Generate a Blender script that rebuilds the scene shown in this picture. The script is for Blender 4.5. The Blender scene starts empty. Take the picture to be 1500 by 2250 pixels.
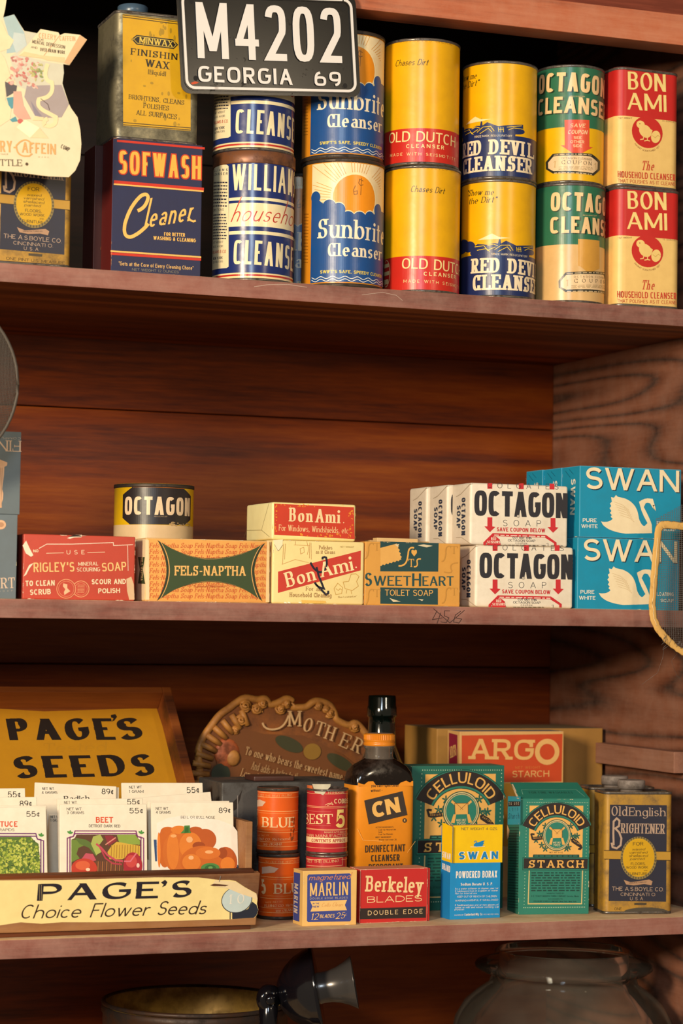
import bpy, bmesh, math, random
from mathutils import Vector, Matrix
from mathutils.geometry import tessellate_polygon

PI = math.pi
SC = bpy.context.scene

# ---------------------------------------------------------------- camera
# long lens, standing left of the shelves, turned about 21 degrees to the right
cam = bpy.data.objects.new('camera', bpy.data.cameras.new('camera'))
SC.collection.objects.link(cam)
right, up, fwd = Vector((.93536, -.35336, .01522)), Vector((-.03023, -.03701, .99886)), Vector((.3524, .93475, .0453))
mw = Matrix.Identity(4)
for k in range(3): mw[k][0], mw[k][1], mw[k][2] = right[k], up[k], -fwd[k]
mw[0][3], mw[1][3], mw[2][3] = -.82108, -2.17798, -.10556
cam.matrix_world = mw
cam.data.sensor_fit = 'HORIZONTAL'; cam.data.sensor_width = 36; cam.data.lens = 36 * 5175 / 1500
cam.data.clip_start = .05; cam.data.clip_end = 50
cam.data.dof.use_dof = True; cam.data.dof.focus_distance = 2.36; cam.data.dof.aperture_fstop = 10
SC.camera = cam

# ---------------------------------------------------------------- light and exposure
world = bpy.data.worlds.new('room_light'); SC.world = world; world.use_nodes = True
bg = world.node_tree.nodes['Background']
bg.inputs['Color'].default_value = (1, .8, .58, 1); bg.inputs['Strength'].default_value = .23


def area(name, loc, target, w, h, power, color):
    l = bpy.data.lights.new(name, 'AREA'); l.shape = 'RECTANGLE'; l.size = w; l.size_y = h; l.energy = power; l.color = color
    o = bpy.data.objects.new(name, l); SC.collection.objects.link(o)
    o.location = loc; o.rotation_euler = (Vector(target) - Vector(loc)).to_track_quat('-Z', 'Y').to_euler()
    return o


area('key_lamp', (-2.2, -2.0, .42), (0, .1, -.05), .42, .5, 98, (1, .82, .58))
area('window_light', (-1.35, -3.1, .95), (.1, 0, -.2), .45, .7, 34, (.74, .88, 1))
area('added_highlight_lamp', (.9, -3.2, 1.0), (0, 0, -.1), .25, .25, 16, (1, .8, .55))  # added light that gives the cans their highlights

SC.view_settings.view_transform = 'Standard'; SC.view_settings.look = 'None'
SC.view_settings.exposure = 0; SC.view_settings.gamma = 1; SC.view_settings.use_curve_mapping = False
SC.cycles.max_bounces = 10; SC.cycles.diffuse_bounces = 4; SC.cycles.glossy_bounces = 4; SC.cycles.transmission_bounces = 8; SC.cycles.transparent_max_bounces = 16
SC.cycles.use_denoising = True
SC.cycles.caustics_reflective = False; SC.cycles.caustics_refractive = False


# ---------------------------------------------------------------- lettering
GLYPHS = {
'A': (.95, '0,0 .5,1!;1,0 .5,1!;.2,.33 .8,.33'),
'B': (.8, '0,0 0,1;0,1 .5,1 @.5,.77,.42,.23,90,-90 0,.54;0,.54 .5,.54 @.5,.27,.5,.27,90,-90 0,0'),
'C': (.88, '@.52,.5,.52,.5,48,312;s.95,.66 .95,1;s.95,0 .95,.3'),
'D': (.9, '0,0 0,1;0,1 .35,1 @.35,.5,.65,.5,90,-90 0,0'),
'E': (.7, '0,0 0,1;0,1 1,1^;0,.52 .85,.52^;0,0 1,0^'),
'F': (.68, '0,0 0,1;0,1 1,1^;0,.5 .85,.5^'),
'G': (.92, '@.52,.5,.52,.5,48,360 .6,.5;s.97,.66 .97,1'),
'H': (.88, '0,0 0,1;1,0 1,1;0,.52 1,.52'),
'I': (0, '0,0 0,1'),
'J': (.55, '1,1 1,.32 @.5,.32,.5,.32,0,-170'),
'K': (.85, '0,0 0,1;0,.38 .98,1;.34,.6 1,0'),
'L': (.65, '0,0 0,1;0,0 1,0^'),
'M': (1.08, '0,0 0,1;1,0 1,1;0,1! .5,.08!;1,1! .5,.08!'),
'N': (.9, '0,0 0,1;1,0! 1,1;0,1! 1,0!'),
'O': (.95, '@.5,.5,.5,.5,0,360'),
'P': (.75, '0,0 0,1;0,1 .52,1 @.52,.73,.48,.27,90,-90 0,.46'),
'Q': (.95, '@.5,.5,.5,.5,0,360;.55,.3 1,-.05!'),
'R': (.82, '0,0 0,1;0,1 .5,1 @.5,.74,.46,.26,90,-90 0,.48;.5,.48! 1,0'),
'S': (.75, '@.5,.755,.47,.245,25,270 @.5,.255,.5,.255,90,-155;s.93,.7 .93,1;s.04,0 .04,.3'),
'T': (.8, '.5,0 .5,1!;0,1^ 1,1^'),
'U': (.86, '0,1 0,.38 @.5,.38,.5,.38,180,360 1,1'),
'V': (.92, '0,1 .5,0!;1,1 .5,0!'),
'W': (1.35, '0,1 .27,0!;.5,1! .27,0!;.5,1! .73,0!;1,1 .73,0!'),
'X': (.88, '0,0 1,1;1,0 0,1'),
'Y': (.88, '.5,0 .5,.45!;0,1 .5,.42!;1,1 .5,.42!'),
'Z': (.78, '0,1^ 1,1 0,0 1,0^'),
'&': (.9, '1,.05! .2,.72 @.45,.8,.25,.2,200,-20 .2,.5 @.4,.25,.4,.25,150,300 1,.5'),
'0': (.72, '@.5,.5,.5,.5,0,360'),
'1': (.3, '.7,0 .7,1!;0,.8 .7,1'),
'2': (.7, '@.5,.7,.5,.3,165,-30 0,0 1,0'),
'3': (.7, '@.48,.75,.45,.25,150,-90 @.48,.26,.5,.26,90,-150'),
'4': (.8, '.78,0! .78,1!;.78,1! 0,.28!;0,.28 1,.28'),
'5': (.7, '.9,1 .15,1 .08,.52 @.45,.32,.52,.32,120,-150'),
'6': (.72, '@.5,.3,.5,.3,0,360;@.75,.3,.75,.7,178,100'),
'7': (.7, '0,1 1,1 .3,0!'),
'8': (.72, '@.5,.76,.43,.24,0,360;@.5,.27,.5,.27,0,360'),
'9': (.72, '@.5,.7,.5,.3,0,360;@.25,.7,.75,.7,-2,-80'),
'.': (.06, '0,0 .9,0'), ',': (.1, '.7,.1! 0,-.15!'), '-': (.35, '0,.42 1,.42'),
"'": (.06, '.5,1! .3,.72!'), '"': (.3, '0,1! 0,.75!;1,1! 1,.75!'), '!': (.06, '.5,1! .5,.3!;.2,0 .9,0'),
'$': (.7, '@.5,.755,.47,.245,25,270 @.5,.255,.5,.255,90,-155;.5,-.1! .5,1.1!'),
'~': (.55, '@.55,.4,.5,.3,50,310;.6,-.02! .6,.82!'),   # cent sign
'*': (.3, '.5,.6! .5,1!;0,.7 1,.9;0,.9 1,.7'), '|': (.1, '0,0! 0,1!'), '[': (.2, '1,1 0,1 0,0 1,0'), ']': (.2, '0,1 1,1 1,0 0,0'),
# lower case: 1 = x-height, 1.5 = ascender, -.5 = descender
'a': (.72, '1,0 1,.62 @.52,.62,.48,.38,0,150;1,.56 .5,.56 @.5,.28,.5,.28,90,270 @.5,.28,.5,.28,-90,-20'),
'b': (.78, '0,0! 0,1.5<;@.5,.5,.5,.5,0,360'),
'c': (.68, '@.52,.5,.52,.5,45,315'),
'd': (.78, '1,0> 1,1.5<;@.5,.5,.5,.5,0,360'),
'e': (.74, '0,.52 1,.52 @.5,.5,.5,.5,0,312'),
'f': (.42, '.35,0 .35,1.15 @.8,1.15,.45,.35,180,70;0,1 .9,1'),
'g': (.76, '1,1! 1,-.1 @.5,-.1,.5,.4,0,-150;@.5,.5,.5,.5,0,360'),
'h': (.74, '0,0 0,1.5<;0,.5 @.5,.5,.5,.5,180,0 1,0'),
'i': (.0, '0,0 0,1<;i0,1.36 0,1.36'),
'j': (.25, '1,1< 1,-.2 @.5,-.2,.5,.3,0,-120;i1,1.36 1,1.36'),
'k': (.72, '0,0 0,1.5<;0,.35! .95,1;.3,.58! 1,0'),
'l': (.0, '0,0 0,1.5<'),
'm': (1.15, '0,0 0,1<;0,.5 @.25,.6,.25,.4,180,0 .5,0;.5,.5 @.75,.6,.25,.4,180,0 1,0'),
'n': (.72, '0,0 0,1<;0,.5 @.5,.5,.5,.5,180,0 1,0'),
'o': (.78, '@.5,.5,.5,.5,0,360'),
'p': (.78, '0,-.5 0,1<;@.5,.5,.5,.5,0,360'),
'q': (.78, '1,-.5 1,1!;@.5,.5,.5,.5,0,360'),
'r': (.45, '0,0 0,1<;0,.4 @.75,.45,.75,.55,180,65'),
's': (.62, '@.5,.755,.46,.245,25,270 @.5,.255,.5,.255,90,-155'),
't': (.42, '.4,1.4! .4,.25 @.8,.25,.4,.25,180,290;0,1 1,1'),
'u': (.72, '0,1< 0,.5 @.5,.5,.5,.5,180,360;1,0> 1,1<'),
'v': (.72, '0,1 .5,0!;1,1 .5,0!'),
'w': (1.1, '0,1 .27,0!;.5,1! .27,0!;.5,1! .73,0!;1,1 .73,0!'),
'x': (.7, '0,0 1,1;1,0 0,1'),
'y': (.72, '0,1 .5,0!;1,1 .2,-.5!'),
'z': (.64, '0,1 1,1 0,0 1,0'),
}
GLYPHS[chr(8216)] = GLYPHS["'"]
# style: stem, hairline, squareness of the bowls, serif length, slant, x-height
STYLES = {
'g': (.21, .19, 3.4, 0, 0, .72), 'gm': (.15, .13, 3.0, 0, 0, .72), 'gl': (.1, .09, 3.0, 0, 0, .72),
's': (.125, .115, 2.05, 0, 0, .66), 'sb': (.2, .18, 2.15, 0, 0, .7), 'sx': (.29, .23, 2.3, 0, 0, .72), 'sl': (.075, .07, 2.05, 0, 0, .66),
'w': (.16, .11, 2.4, 0, 0, .7),
'r': (.21, .07, 2.1, .09, 0, .68), 'rx': (.24, .12, 2.4, .08, 0, .7), 'rm': (.14, .055, 2.0, .08, 0, .66),
'o': (.2, .09, 2.0, 0, 0, .66),
'b': (.2, .14, 2.3, .1, 0, .68), 'i': (.1, .09, 2.1, 0, .28, .62), 'ib': (.17, .14, 2.2, 0, .22, .66), 'ri': (.13, .06, 2.0, .06, .25, .64),
'gmf': (.15, .13, 3.0, 0, 0, .72, .1), 'gd': (.14, .12, 4, 0, 0, .72), 'cl': (.05, .042, 2.1, 0, .45, .42), 'cb': (.105, .085, 2.1, 0, .45, .45), 'cs': (.1, .07, 2.1, 0, .4, .5),
'rn': (.19, .07, 2.4, .05, 0, .62), 'rs': (.17, .12, 2.4, .04, 0, .7), 'sw': (.17, .15, 2.1, 0, 0, .7), 'so': (.2, .19, 2, 0, 0, .7), 'bs': (.2, .15, 2.5, .1, 0, .68),
'gl2': (.12, .08, 3, 0, 0, .7), 'lp': (.13, .125, 3, 0, 0, .7), 'lg': (.19, .17, 3, 0, 0, .7), 'pg': (.36, .13, 2.2, 0, 0, .7),
'c': (.13, .07, 2.1, 0, .5, .5),
}
NIB = (math.cos(math.radians(20)), math.sin(math.radians(20)))


def glyph_strokes(ch, gw, st):
    """stroke quads of one glyph in a box gw wide and 1 tall"""
    T, t, n, ser, sl, xh = STYLES[st][:6] if isinstance(st, str) else st[:6]
    fat = (STYLES[st] if isinstance(st, str) else st)[6:]; fat = fat[0] if fat else 0
    low = ch.islower()
    w0, spec = GLYPHS.get(ch, GLYPHS['.'])
    inx = max(gw - T, 0)

    def mx(x): return T / 2 + x * inx

    def my(y):
        if not low: return t / 2 + y * (1 - t)
        if y <= 1: return t / 2 + y * (xh - t)
        return xh - t / 2 + (y - 1) / .5 * (1 - xh)

    def wid(dx, dy):
        l = math.hypot(dx, dy) or 1
        c = abs(dx / l * NIB[1] - dy / l * NIB[0])
        return t + (T - t) * c * c + fat
    out = []
    for s in spec.split(';'):
        if s[0] == 's':
            if not ser: continue
            s = s[1:]
        if s[0] == 'i':
            x, y = [float(v) for v in s[1:].split(' ')[0].split(',')]
            x, y = mx(x), my(y); r = T * .58
            out.append([(x + r * math.cos(k * PI / 4), y + r * math.sin(k * PI / 4)) for k in range(8)])
            continue
        P, flags, raw = [], [], []
        for tok in s.split(' '):
            if tok[0] == '@':
                cx, cy, rx, ry, a0, a1 = [float(v) for v in tok[1:].split(',')]
                k = max(3, int(abs(a1 - a0) / 15))
                for q in range(k + 1):
                    a = math.radians(a0 + (a1 - a0) * q / k)
                    c, d = math.cos(a), math.sin(a)
                    c = math.copysign(abs(c) ** (2 / n), c); d = math.copysign(abs(d) ** (2 / n), d)
                    P.append((mx(cx + rx * c), my(cy + ry * d))); flags.append('@'); raw.append((cx + rx * c, cy + ry * d))
            else:
                f = ''
                while tok[-1] in '!^<>': f += tok[-1]; tok = tok[:-1]
                x, y = [float(v) for v in tok.split(',')]
                P.append((mx(x), my(y))); flags.append(f); raw.append((x, y))
        Q = [P[0]]; FL = [flags[0]]; RW = [raw[0]]
        for p, f, r in zip(P[1:], flags[1:], raw[1:]):
            if math.hypot(p[0] - Q[-1][0], p[1] - Q[-1][1]) > 1e-3:
                Q.append(p); FL.append(f); RW.append(r)
            elif len(f) and FL[-1] == '@': FL[-1] = f
        if len(Q) < 2: continue
        Q = [list(q) for q in Q]
        # run the level arms out to the full width of the letter
        for e, nb in ((0, 1), (-1, -2)):
            dx, dy = Q[e][0] - Q[nb][0], Q[e][1] - Q[nb][1]
            if FL[e] != '@' and abs(dy) < abs(dx) * .2 and RW[e][0] in (0, 1) and w0 > .12:
                if ch in 'PRBDaf' and RW[e][0] == 0: continue
                Q[e][0] = (0 if RW[e][0] == 0 else gw) + math.copysign(fat / 2, dx)
        # square off the vertical ends on the base line, x-height, cap height
        for e, nb in ((0, 1), (-1, -2)):
            dx, dy = Q[e][0] - Q[nb][0], Q[e][1] - Q[nb][1]
            if FL[e] == '@' or abs(dy) < abs(dx) * .45: continue
            ry = RW[e][1]; g = None
            if ry in (0, 1): g = {0: 0, 1: xh if low else 1}[ry]
            elif low and ry == 1.5: g = 1
            elif low and ry == -.5: g = my(-.5) - t / 2
            if g is None: continue
            Q[e][1] = g + math.copysign(fat / 2, dy)
            if ser and '!' not in FL[e]:
                a, b = T / 2 + ser, T / 2 + ser
                if '<' in FL[e]: b = 0
                if '>' in FL[e]: a = 0
                x = Q[e][0]; y0, y1 = (g, g + t) if dy < 0 else (g - t, g)
                out.append([(x - a, y0), (x + b, y0), (x + b, y1), (x - a, y1)])
        for e, nb in ((0, 1), (-1, -2)):
            if ser and '^' in FL[e]:
                x, y = Q[e]; ry = RW[e][1]
                lo, hi = (y - t / 2, y + .24) if ry == 0 else ((y - .24, y + t / 2) if ry == 1 else (y - .11, y + .11))
                out.append([(x - t * .6, lo), (x + t * .6, lo), (x + t * .6, hi), (x - t * .6, hi)])
        m = len(Q)
        if m == 2:
            dx, dy = Q[1][0] - Q[0][0], Q[1][1] - Q[0][1]; l = math.hypot(dx, dy)
            w = wid(dx, dy) / 2
            if abs(dy) > abs(dx) * .45:
                h = w * l / abs(dy)
                out.append([(Q[0][0] - h, Q[0][1]), (Q[0][0] + h, Q[0][1]), (Q[1][0] + h, Q[1][1]), (Q[1][0] - h, Q[1][1])])
                continue
        out += ribbon(Q, [wid(Q[min(k + 1, m - 1)][0] - Q[max(k - 1, 0)][0], Q[min(k + 1, m - 1)][1] - Q[max(k - 1, 0)][1]) if 1 else 0 for k in range(m)])
    if sl: out = [[(x + sl * y, y) for x, y in q] for q in out]
    return out


def ribbon(Q, W):
    """quads of a band along the polyline Q with the widths W"""
    m = len(Q); closed = m > 3 and math.hypot(Q[0][0] - Q[-1][0], Q[0][1] - Q[-1][1]) < 1e-6
    if not isinstance(W, (list, tuple)): W = [W] * m
    N = []
    for k in range(m - 1):
        dx, dy = Q[k + 1][0] - Q[k][0], Q[k + 1][1] - Q[k][1]; l = math.hypot(dx, dy) or 1e-9
        N.append((-dy / l, dx / l))
    Lf, Rt = [], []
    for k in range(m):
        n0 = N[k - 1] if k else (N[-1] if closed else N[0])
        n1 = N[k] if k < m - 1 else (N[0] if closed else N[-1])
        ax, ay = n0[0] + n1[0], n0[1] + n1[1]; l = math.hypot(ax, ay)
        if l < .5: ax, ay, s = n1[0], n1[1], 1
        else: ax, ay = ax / l, ay / l; s = min(2.4, 2 / l)
        h = W[k] / 2 * s
        Lf.append((Q[k][0] + ax * h, Q[k][1] + ay * h)); Rt.append((Q[k][0] - ax * h, Q[k][1] - ay * h))
    return [[Rt[k], Rt[k + 1], Lf[k + 1], Lf[k]] for k in range(m - 1)]


def glyph_w(ch, st, hs):
    T = (STYLES[st] if isinstance(st, str) else st)[0]
    if ch == ' ': return .42 * hs
    return GLYPHS.get(ch, GLYPHS['.'])[0] * hs + T * (1 if GLYPHS.get(ch, (1,))[0] < .12 else .35)


def text_quads(s, x0, y0, x1, y1, h, st, warp=None, track=None):
    """lettering fitted between two base line points, h tall"""
    L = math.hypot(x1 - x0, y1 - y0); ux, uy = (x1 - x0) / L, (y1 - y0) / L
    S = STYLES[st]; Lh = L / h
    gap = (.16 if S[3] else .12) if track is None else track
    n = sum(c != ' ' for c in s)
    room = (Lh - gap * (len(s) - 1) - .3 * s.count(' ')) / n
    if room < 2.45 * S[0]:   # crowded letters get lighter stems
        k = max(.35, room / (2.45 * S[0])); gap *= max(.5, k)
        S = (S[0] * k, S[1] * max(k, .6) ** .6, S[2], S[3] * k) + tuple(S[4:])
    st = S
    fix = sum(glyph_w(c, st, 0) for c in s) + gap * (len(s) - 1)
    var = sum(glyph_w(c, st, 1) for c in s) - sum(glyph_w(c, st, 0) for c in s)
    hs = (Lh - fix) / max(var, 1e-6)
    if hs < .22 and len(s) > 1:
        gap = max(.02, gap * .4); fix = sum(glyph_w(c, st, 0) for c in s) + gap * (len(s) - 1); hs = max(.16, (Lh - fix) / max(var, 1e-6))
    elif hs > 1.25 and len(s) > 1 and track is None:
        hs = 1.0; gap = (Lh - sum(glyph_w(c, st, 1) for c in s)) / (len(s) - 1)
    x = 0; out = []
    for c in s:
        w = glyph_w(c, st, hs)
        if c != ' ':
            for q in glyph_strokes(c, w, st):
                r = []
                for a, b in q:
                    a, b = (x + a) * h, b * h
                    r.append(warp(a, b) if warp else (x0 + ux * a - uy * b, y0 + uy * a + ux * b))
                out.append(r)
        x += w + gap
    return out

# ---------------------------------------------------------------- materials
def lin(h):
    h = h.lstrip('#'); out = []
    for k in (0, 2, 4):
        c = int(h[k:k + 2], 16) / 255
        out.append(c / 12.92 if c <= .04045 else ((c + .055) / 1.055) ** 2.4)
    return out + [1]


MATS = {}


def node_mat(name):
    m = bpy.data.materials.new(name); m.use_nodes = True
    nt = m.node_tree
    return m, nt, nt.nodes['Principled BSDF']


def paper(hexa, rough=.55, dirt=.1, bump=.12, metal=0, spec=.4, scale=60):
    """printed or painted surface: flat colour, faint blotches of age, faint unevenness"""
    key = ('paper', hexa, rough, dirt, metal, bump)
    if key in MATS: return MATS[key]
    m, nt, b = node_mat('print_' + hexa.lstrip('#'))
    tc = nt.nodes.new('ShaderNodeTexCoord')
    n1 = nt.nodes.new('ShaderNodeTexNoise'); n1.inputs['Scale'].default_value = scale; n1.inputs['Detail'].default_value = 6
    n1.inputs['Roughness'].default_value = .65
    nt.links.new(tc.outputs['Object'], n1.inputs['Vector'])
    r = nt.nodes.new('ShaderNodeMapRange')
    r.inputs[1].default_value = .38; r.inputs[2].default_value = .68; r.inputs[3].default_value = 0; r.inputs[4].default_value = dirt * 1.6
    nt.links.new(n1.outputs['Fac'], r.inputs[0])
    mx = nt.nodes.new('ShaderNodeMix'); mx.data_type = 'RGBA'
    c = lin(hexa); mx.inputs['A'].default_value = c
    mx.inputs['B'].default_value = (c[0] * .55 + .02, c[1] * .45 + .012, c[2] * .35 + .008, 1)
    nt.links.new(r.outputs[0], mx.inputs['Factor']); nt.links.new(mx.outputs['Result'], b.inputs['Base Color'])
    b.inputs['Roughness'].default_value = rough; b.inputs['Metallic'].default_value = metal
    b.inputs['Specular IOR Level'].default_value = spec
    if bump:
        bp = nt.nodes.new('ShaderNodeBump'); bp.inputs['Strength'].default_value = bump; bp.inputs['Distance'].default_value = .002
        n2 = nt.nodes.new('ShaderNodeTexNoise'); n2.inputs['Scale'].default_value = 45; n2.inputs['Detail'].default_value = 3
        nt.links.new(tc.outputs['Object'], n2.inputs['Vector'])
        nt.links.new(n2.outputs['Fac'], bp.inputs['Height']); nt.links.new(bp.outputs['Normal'], b.inputs['Normal'])
    MATS[key] = m
    return m


def rusty(name, base, spot, rough=.4, metal=.7, scale=70, lo=.45, hi=.62):
    """bare or lacquered sheet metal with rust and grime spots"""
    m, nt, b = node_mat(name)
    tc = nt.nodes.new('ShaderNodeTexCoord')
    n = nt.nodes.new('ShaderNodeTexNoise'); n.inputs['Scale'].default_value = scale; n.inputs['Detail'].default_value = 7
    n.inputs['Roughness'].default_value = .7
    nt.links.new(tc.outputs['Object'], n.inputs['Vector'])
    r = nt.nodes.new('ShaderNodeMapRange'); r.inputs[1].default_value = lo; r.inputs[2].default_value = hi
    nt.links.new(n.outputs['Fac'], r.inputs[0])
    mx = nt.nodes.new('ShaderNodeMix'); mx.data_type = 'RGBA'
    mx.inputs['A'].default_value = lin(base); mx.inputs['B'].default_value = lin(spot)
    nt.links.new(r.outputs[0], mx.inputs['Factor']); nt.links.new(mx.outputs['Result'], b.inputs['Base Color'])
    rr = nt.nodes.new('ShaderNodeMapRange'); rr.inputs[3].default_value = rough; rr.inputs[4].default_value = .85
    nt.links.new(r.outputs[0], rr.inputs[0]); nt.links.new(rr.outputs[0], b.inputs['Roughness'])
    mr = nt.nodes.new('ShaderNodeMapRange'); mr.inputs[3].default_value = metal; mr.inputs[4].default_value = metal * .2
    nt.links.new(r.outputs[0], mr.inputs[0]); nt.links.new(mr.outputs[0], b.inputs['Metallic'])
    return m


def wood(name, dark, mid, light, axis=0, grain=1.0, rings=1.0, rough=.55, seed=0, dust=None, dustamt=.0, figure=.5, spec=.35, along=1.6, sharp=1.0):
    """sawn board: stretched noise for the fibres, warped bands for the growth rings, optional dust"""
    m, nt, b = node_mat(name)
    L = nt.links.new
    tc = nt.nodes.new('ShaderNodeTexCoord')
    mp = nt.nodes.new('ShaderNodeMapping'); mp.inputs['Location'].default_value = (seed * 1.7, seed * .9, seed * 2.3)
    s = [26, 26, 26]; s[axis] = along
    mp.inputs['Scale'].default_value = s
    L(tc.outputs['Object'], mp.inputs['Vector'])
    n0 = nt.nodes.new('ShaderNodeTexNoise'); n0.inputs['Scale'].default_value = .35; n0.inputs['Detail'].default_value = 1.2
    L(mp.outputs['Vector'], n0.inputs['Vector'])
    # rings: bands of a slowly varying noise
    mul = nt.nodes.new('ShaderNodeMath'); mul.operation = 'MULTIPLY'; mul.inputs[1].default_value = 60 * rings
    L(n0.outputs['Fac'], mul.inputs[0])
    sn = nt.nodes.new('ShaderNodeMath'); sn.operation = 'SINE'; L(mul.outputs[0], sn.inputs[0])
    mr = nt.nodes.new('ShaderNodeMapRange'); mr.inputs[1].default_value = -1; mr.inputs[2].default_value = 1
    L(sn.outputs[0], mr.inputs[0])
    pw = nt.nodes.new('ShaderNodeMath'); pw.operation = 'POWER'; pw.inputs[1].default_value = sharp
    L(mr.outputs[0], pw.inputs[0])
    n1 = nt.nodes.new('ShaderNodeTexNoise'); n1.inputs['Scale'].default_value = 9 * grain; n1.inputs['Detail'].default_value = 5; n1.inputs['Roughness'].default_value = .7
    L(mp.outputs['Vector'], n1.inputs['Vector'])
    mixf = nt.nodes.new('ShaderNodeMix'); mixf.inputs['Factor'].default_value = figure
    L(n1.outputs['Fac'], mixf.inputs['A']); L(pw.outputs[0], mixf.inputs['B'])
    cr = nt.nodes.new('ShaderNodeValToRGB')
    cr.color_ramp.elements[0].position = .22; cr.color_ramp.elements[0].color = lin(dark)
    cr.color_ramp.elements[1].position = .8; cr.color_ramp.elements[1].color = lin(light)
    e = cr.color_ramp.elements.new(.5); e.color = lin(mid)
    L(mixf.outputs['Result'], cr.inputs['Fac'])
    col = cr.outputs['Color']
    if dust:
        nd = nt.nodes.new('ShaderNodeTexNoise'); nd.inputs['Scale'].default_value = 28; nd.inputs['Detail'].default_value = 8; nd.inputs['Roughness'].default_value = .72
        L(tc.outputs['Object'], nd.inputs['Vector'])
        rd = nt.nodes.new('ShaderNodeMapRange'); rd.inputs[1].default_value = .38; rd.inputs[2].default_value = .7; rd.inputs[3].default_value = dustamt * .25; rd.inputs[4].default_value = dustamt
        L(nd.outputs['Fac'], rd.inputs[0])
        md = nt.nodes.new('ShaderNodeMix'); md.data_type = 'RGBA'; md.inputs['B'].default_value = lin(dust)
        L(rd.outputs[0], md.inputs['Factor']); L(col, md.inputs['A']); col = md.outputs['Result']
    L(col, b.inputs['Base Color'])
    b.inputs['Roughness'].default_value = rough; b.inputs['Specular IOR Level'].default_value = spec
    bp = nt.nodes.new('ShaderNodeBump'); bp.inputs['Strength'].default_value = .25; bp.inputs['Distance'].default_value = .0015
    L(mixf.outputs['Result'], bp.inputs['Height']); L(bp.outputs['Normal'], b.inputs['Normal'])
    return m


def glass(name, tint, rough=.03, ior=1.45):
    m, nt, b = node_mat(name)
    b.inputs['Base Color'].default_value = lin(tint); b.inputs['Roughness'].default_value = rough
    b.inputs['Transmission Weight'].default_value = 1; b.inputs['IOR'].default_value = ior
    return m


def thin_glass(name, dust, gloss_rough):
    """clear glass wall: see-through face on, mirror-like at a slant, with a film of dust"""
    m, nt, b = node_mat(name); nt.nodes.remove(b); L = nt.links.new; N = nt.nodes.new
    out = nt.nodes['Material Output']
    tr = N('ShaderNodeBsdfTransparent'); tr.inputs['Color'].default_value = (.96, .96, .95, 1)
    gl = N('ShaderNodeBsdfGlossy'); gl.inputs['Roughness'].default_value = gloss_rough
    df = N('ShaderNodeBsdfDiffuse'); df.inputs['Color'].default_value = (.6, .5, .4, 1)
    fr = N('ShaderNodeLayerWeight'); fr.inputs['Blend'].default_value = .14
    a = N('ShaderNodeMixShader'); L(fr.outputs['Fresnel'], a.inputs[0]); L(tr.outputs[0], a.inputs[1]); L(gl.outputs[0], a.inputs[2])
    ns = N('ShaderNodeTexNoise'); ns.inputs['Scale'].default_value = 18; ns.inputs['Detail'].default_value = 5
    tc = N('ShaderNodeTexCoord'); L(tc.outputs['Object'], ns.inputs['Vector'])
    mr = N('ShaderNodeMapRange'); mr.inputs[1].default_value = .3; mr.inputs[2].default_value = .75; mr.inputs[3].default_value = dust * .5; mr.inputs[4].default_value = dust * 1.6
    L(ns.outputs['Fac'], mr.inputs[0])
    c = N('ShaderNodeMixShader'); L(mr.outputs[0], c.inputs[0]); L(a.outputs[0], c.inputs[1]); L(df.outputs[0], c.inputs[2])
    L(c.outputs[0], out.inputs['Surface'])
    return m


def gloss(name, hexa, rough=.15, metal=0, coat=0, spec=.5):
    m, nt, b = node_mat(name)
    b.inputs['Base Color'].default_value = lin(hexa); b.inputs['Roughness'].default_value = rough
    b.inputs['Metallic'].default_value = metal; b.inputs['Coat Weight'].default_value = coat; b.inputs['Coat Roughness'].default_value = .05
    b.inputs['Specular IOR Level'].default_value = spec
    return m


# ---------------------------------------------------------------- mesh building (all sizes in millimetres)
MM = .001
EPS = .09


def clip_strip(poly, a, b):
    """the part of a convex 2-D polygon between u = a and u = b"""
    for sgn, lim in ((1, a), (-1, -b)):
        out = []
        for k in range(len(poly)):
            p, q = poly[k - 1], poly[k]
            dp, dq = sgn * p[0] - lim, sgn * q[0] - lim
            if (dp >= 0) != (dq >= 0):
                t = dp / (dp - dq); out.append((lim * sgn, p[1] + (q[1] - p[1]) * t))
            if dq >= 0: out.append(q)
        poly = out
        if len(poly) < 3: return []
    return poly


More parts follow.
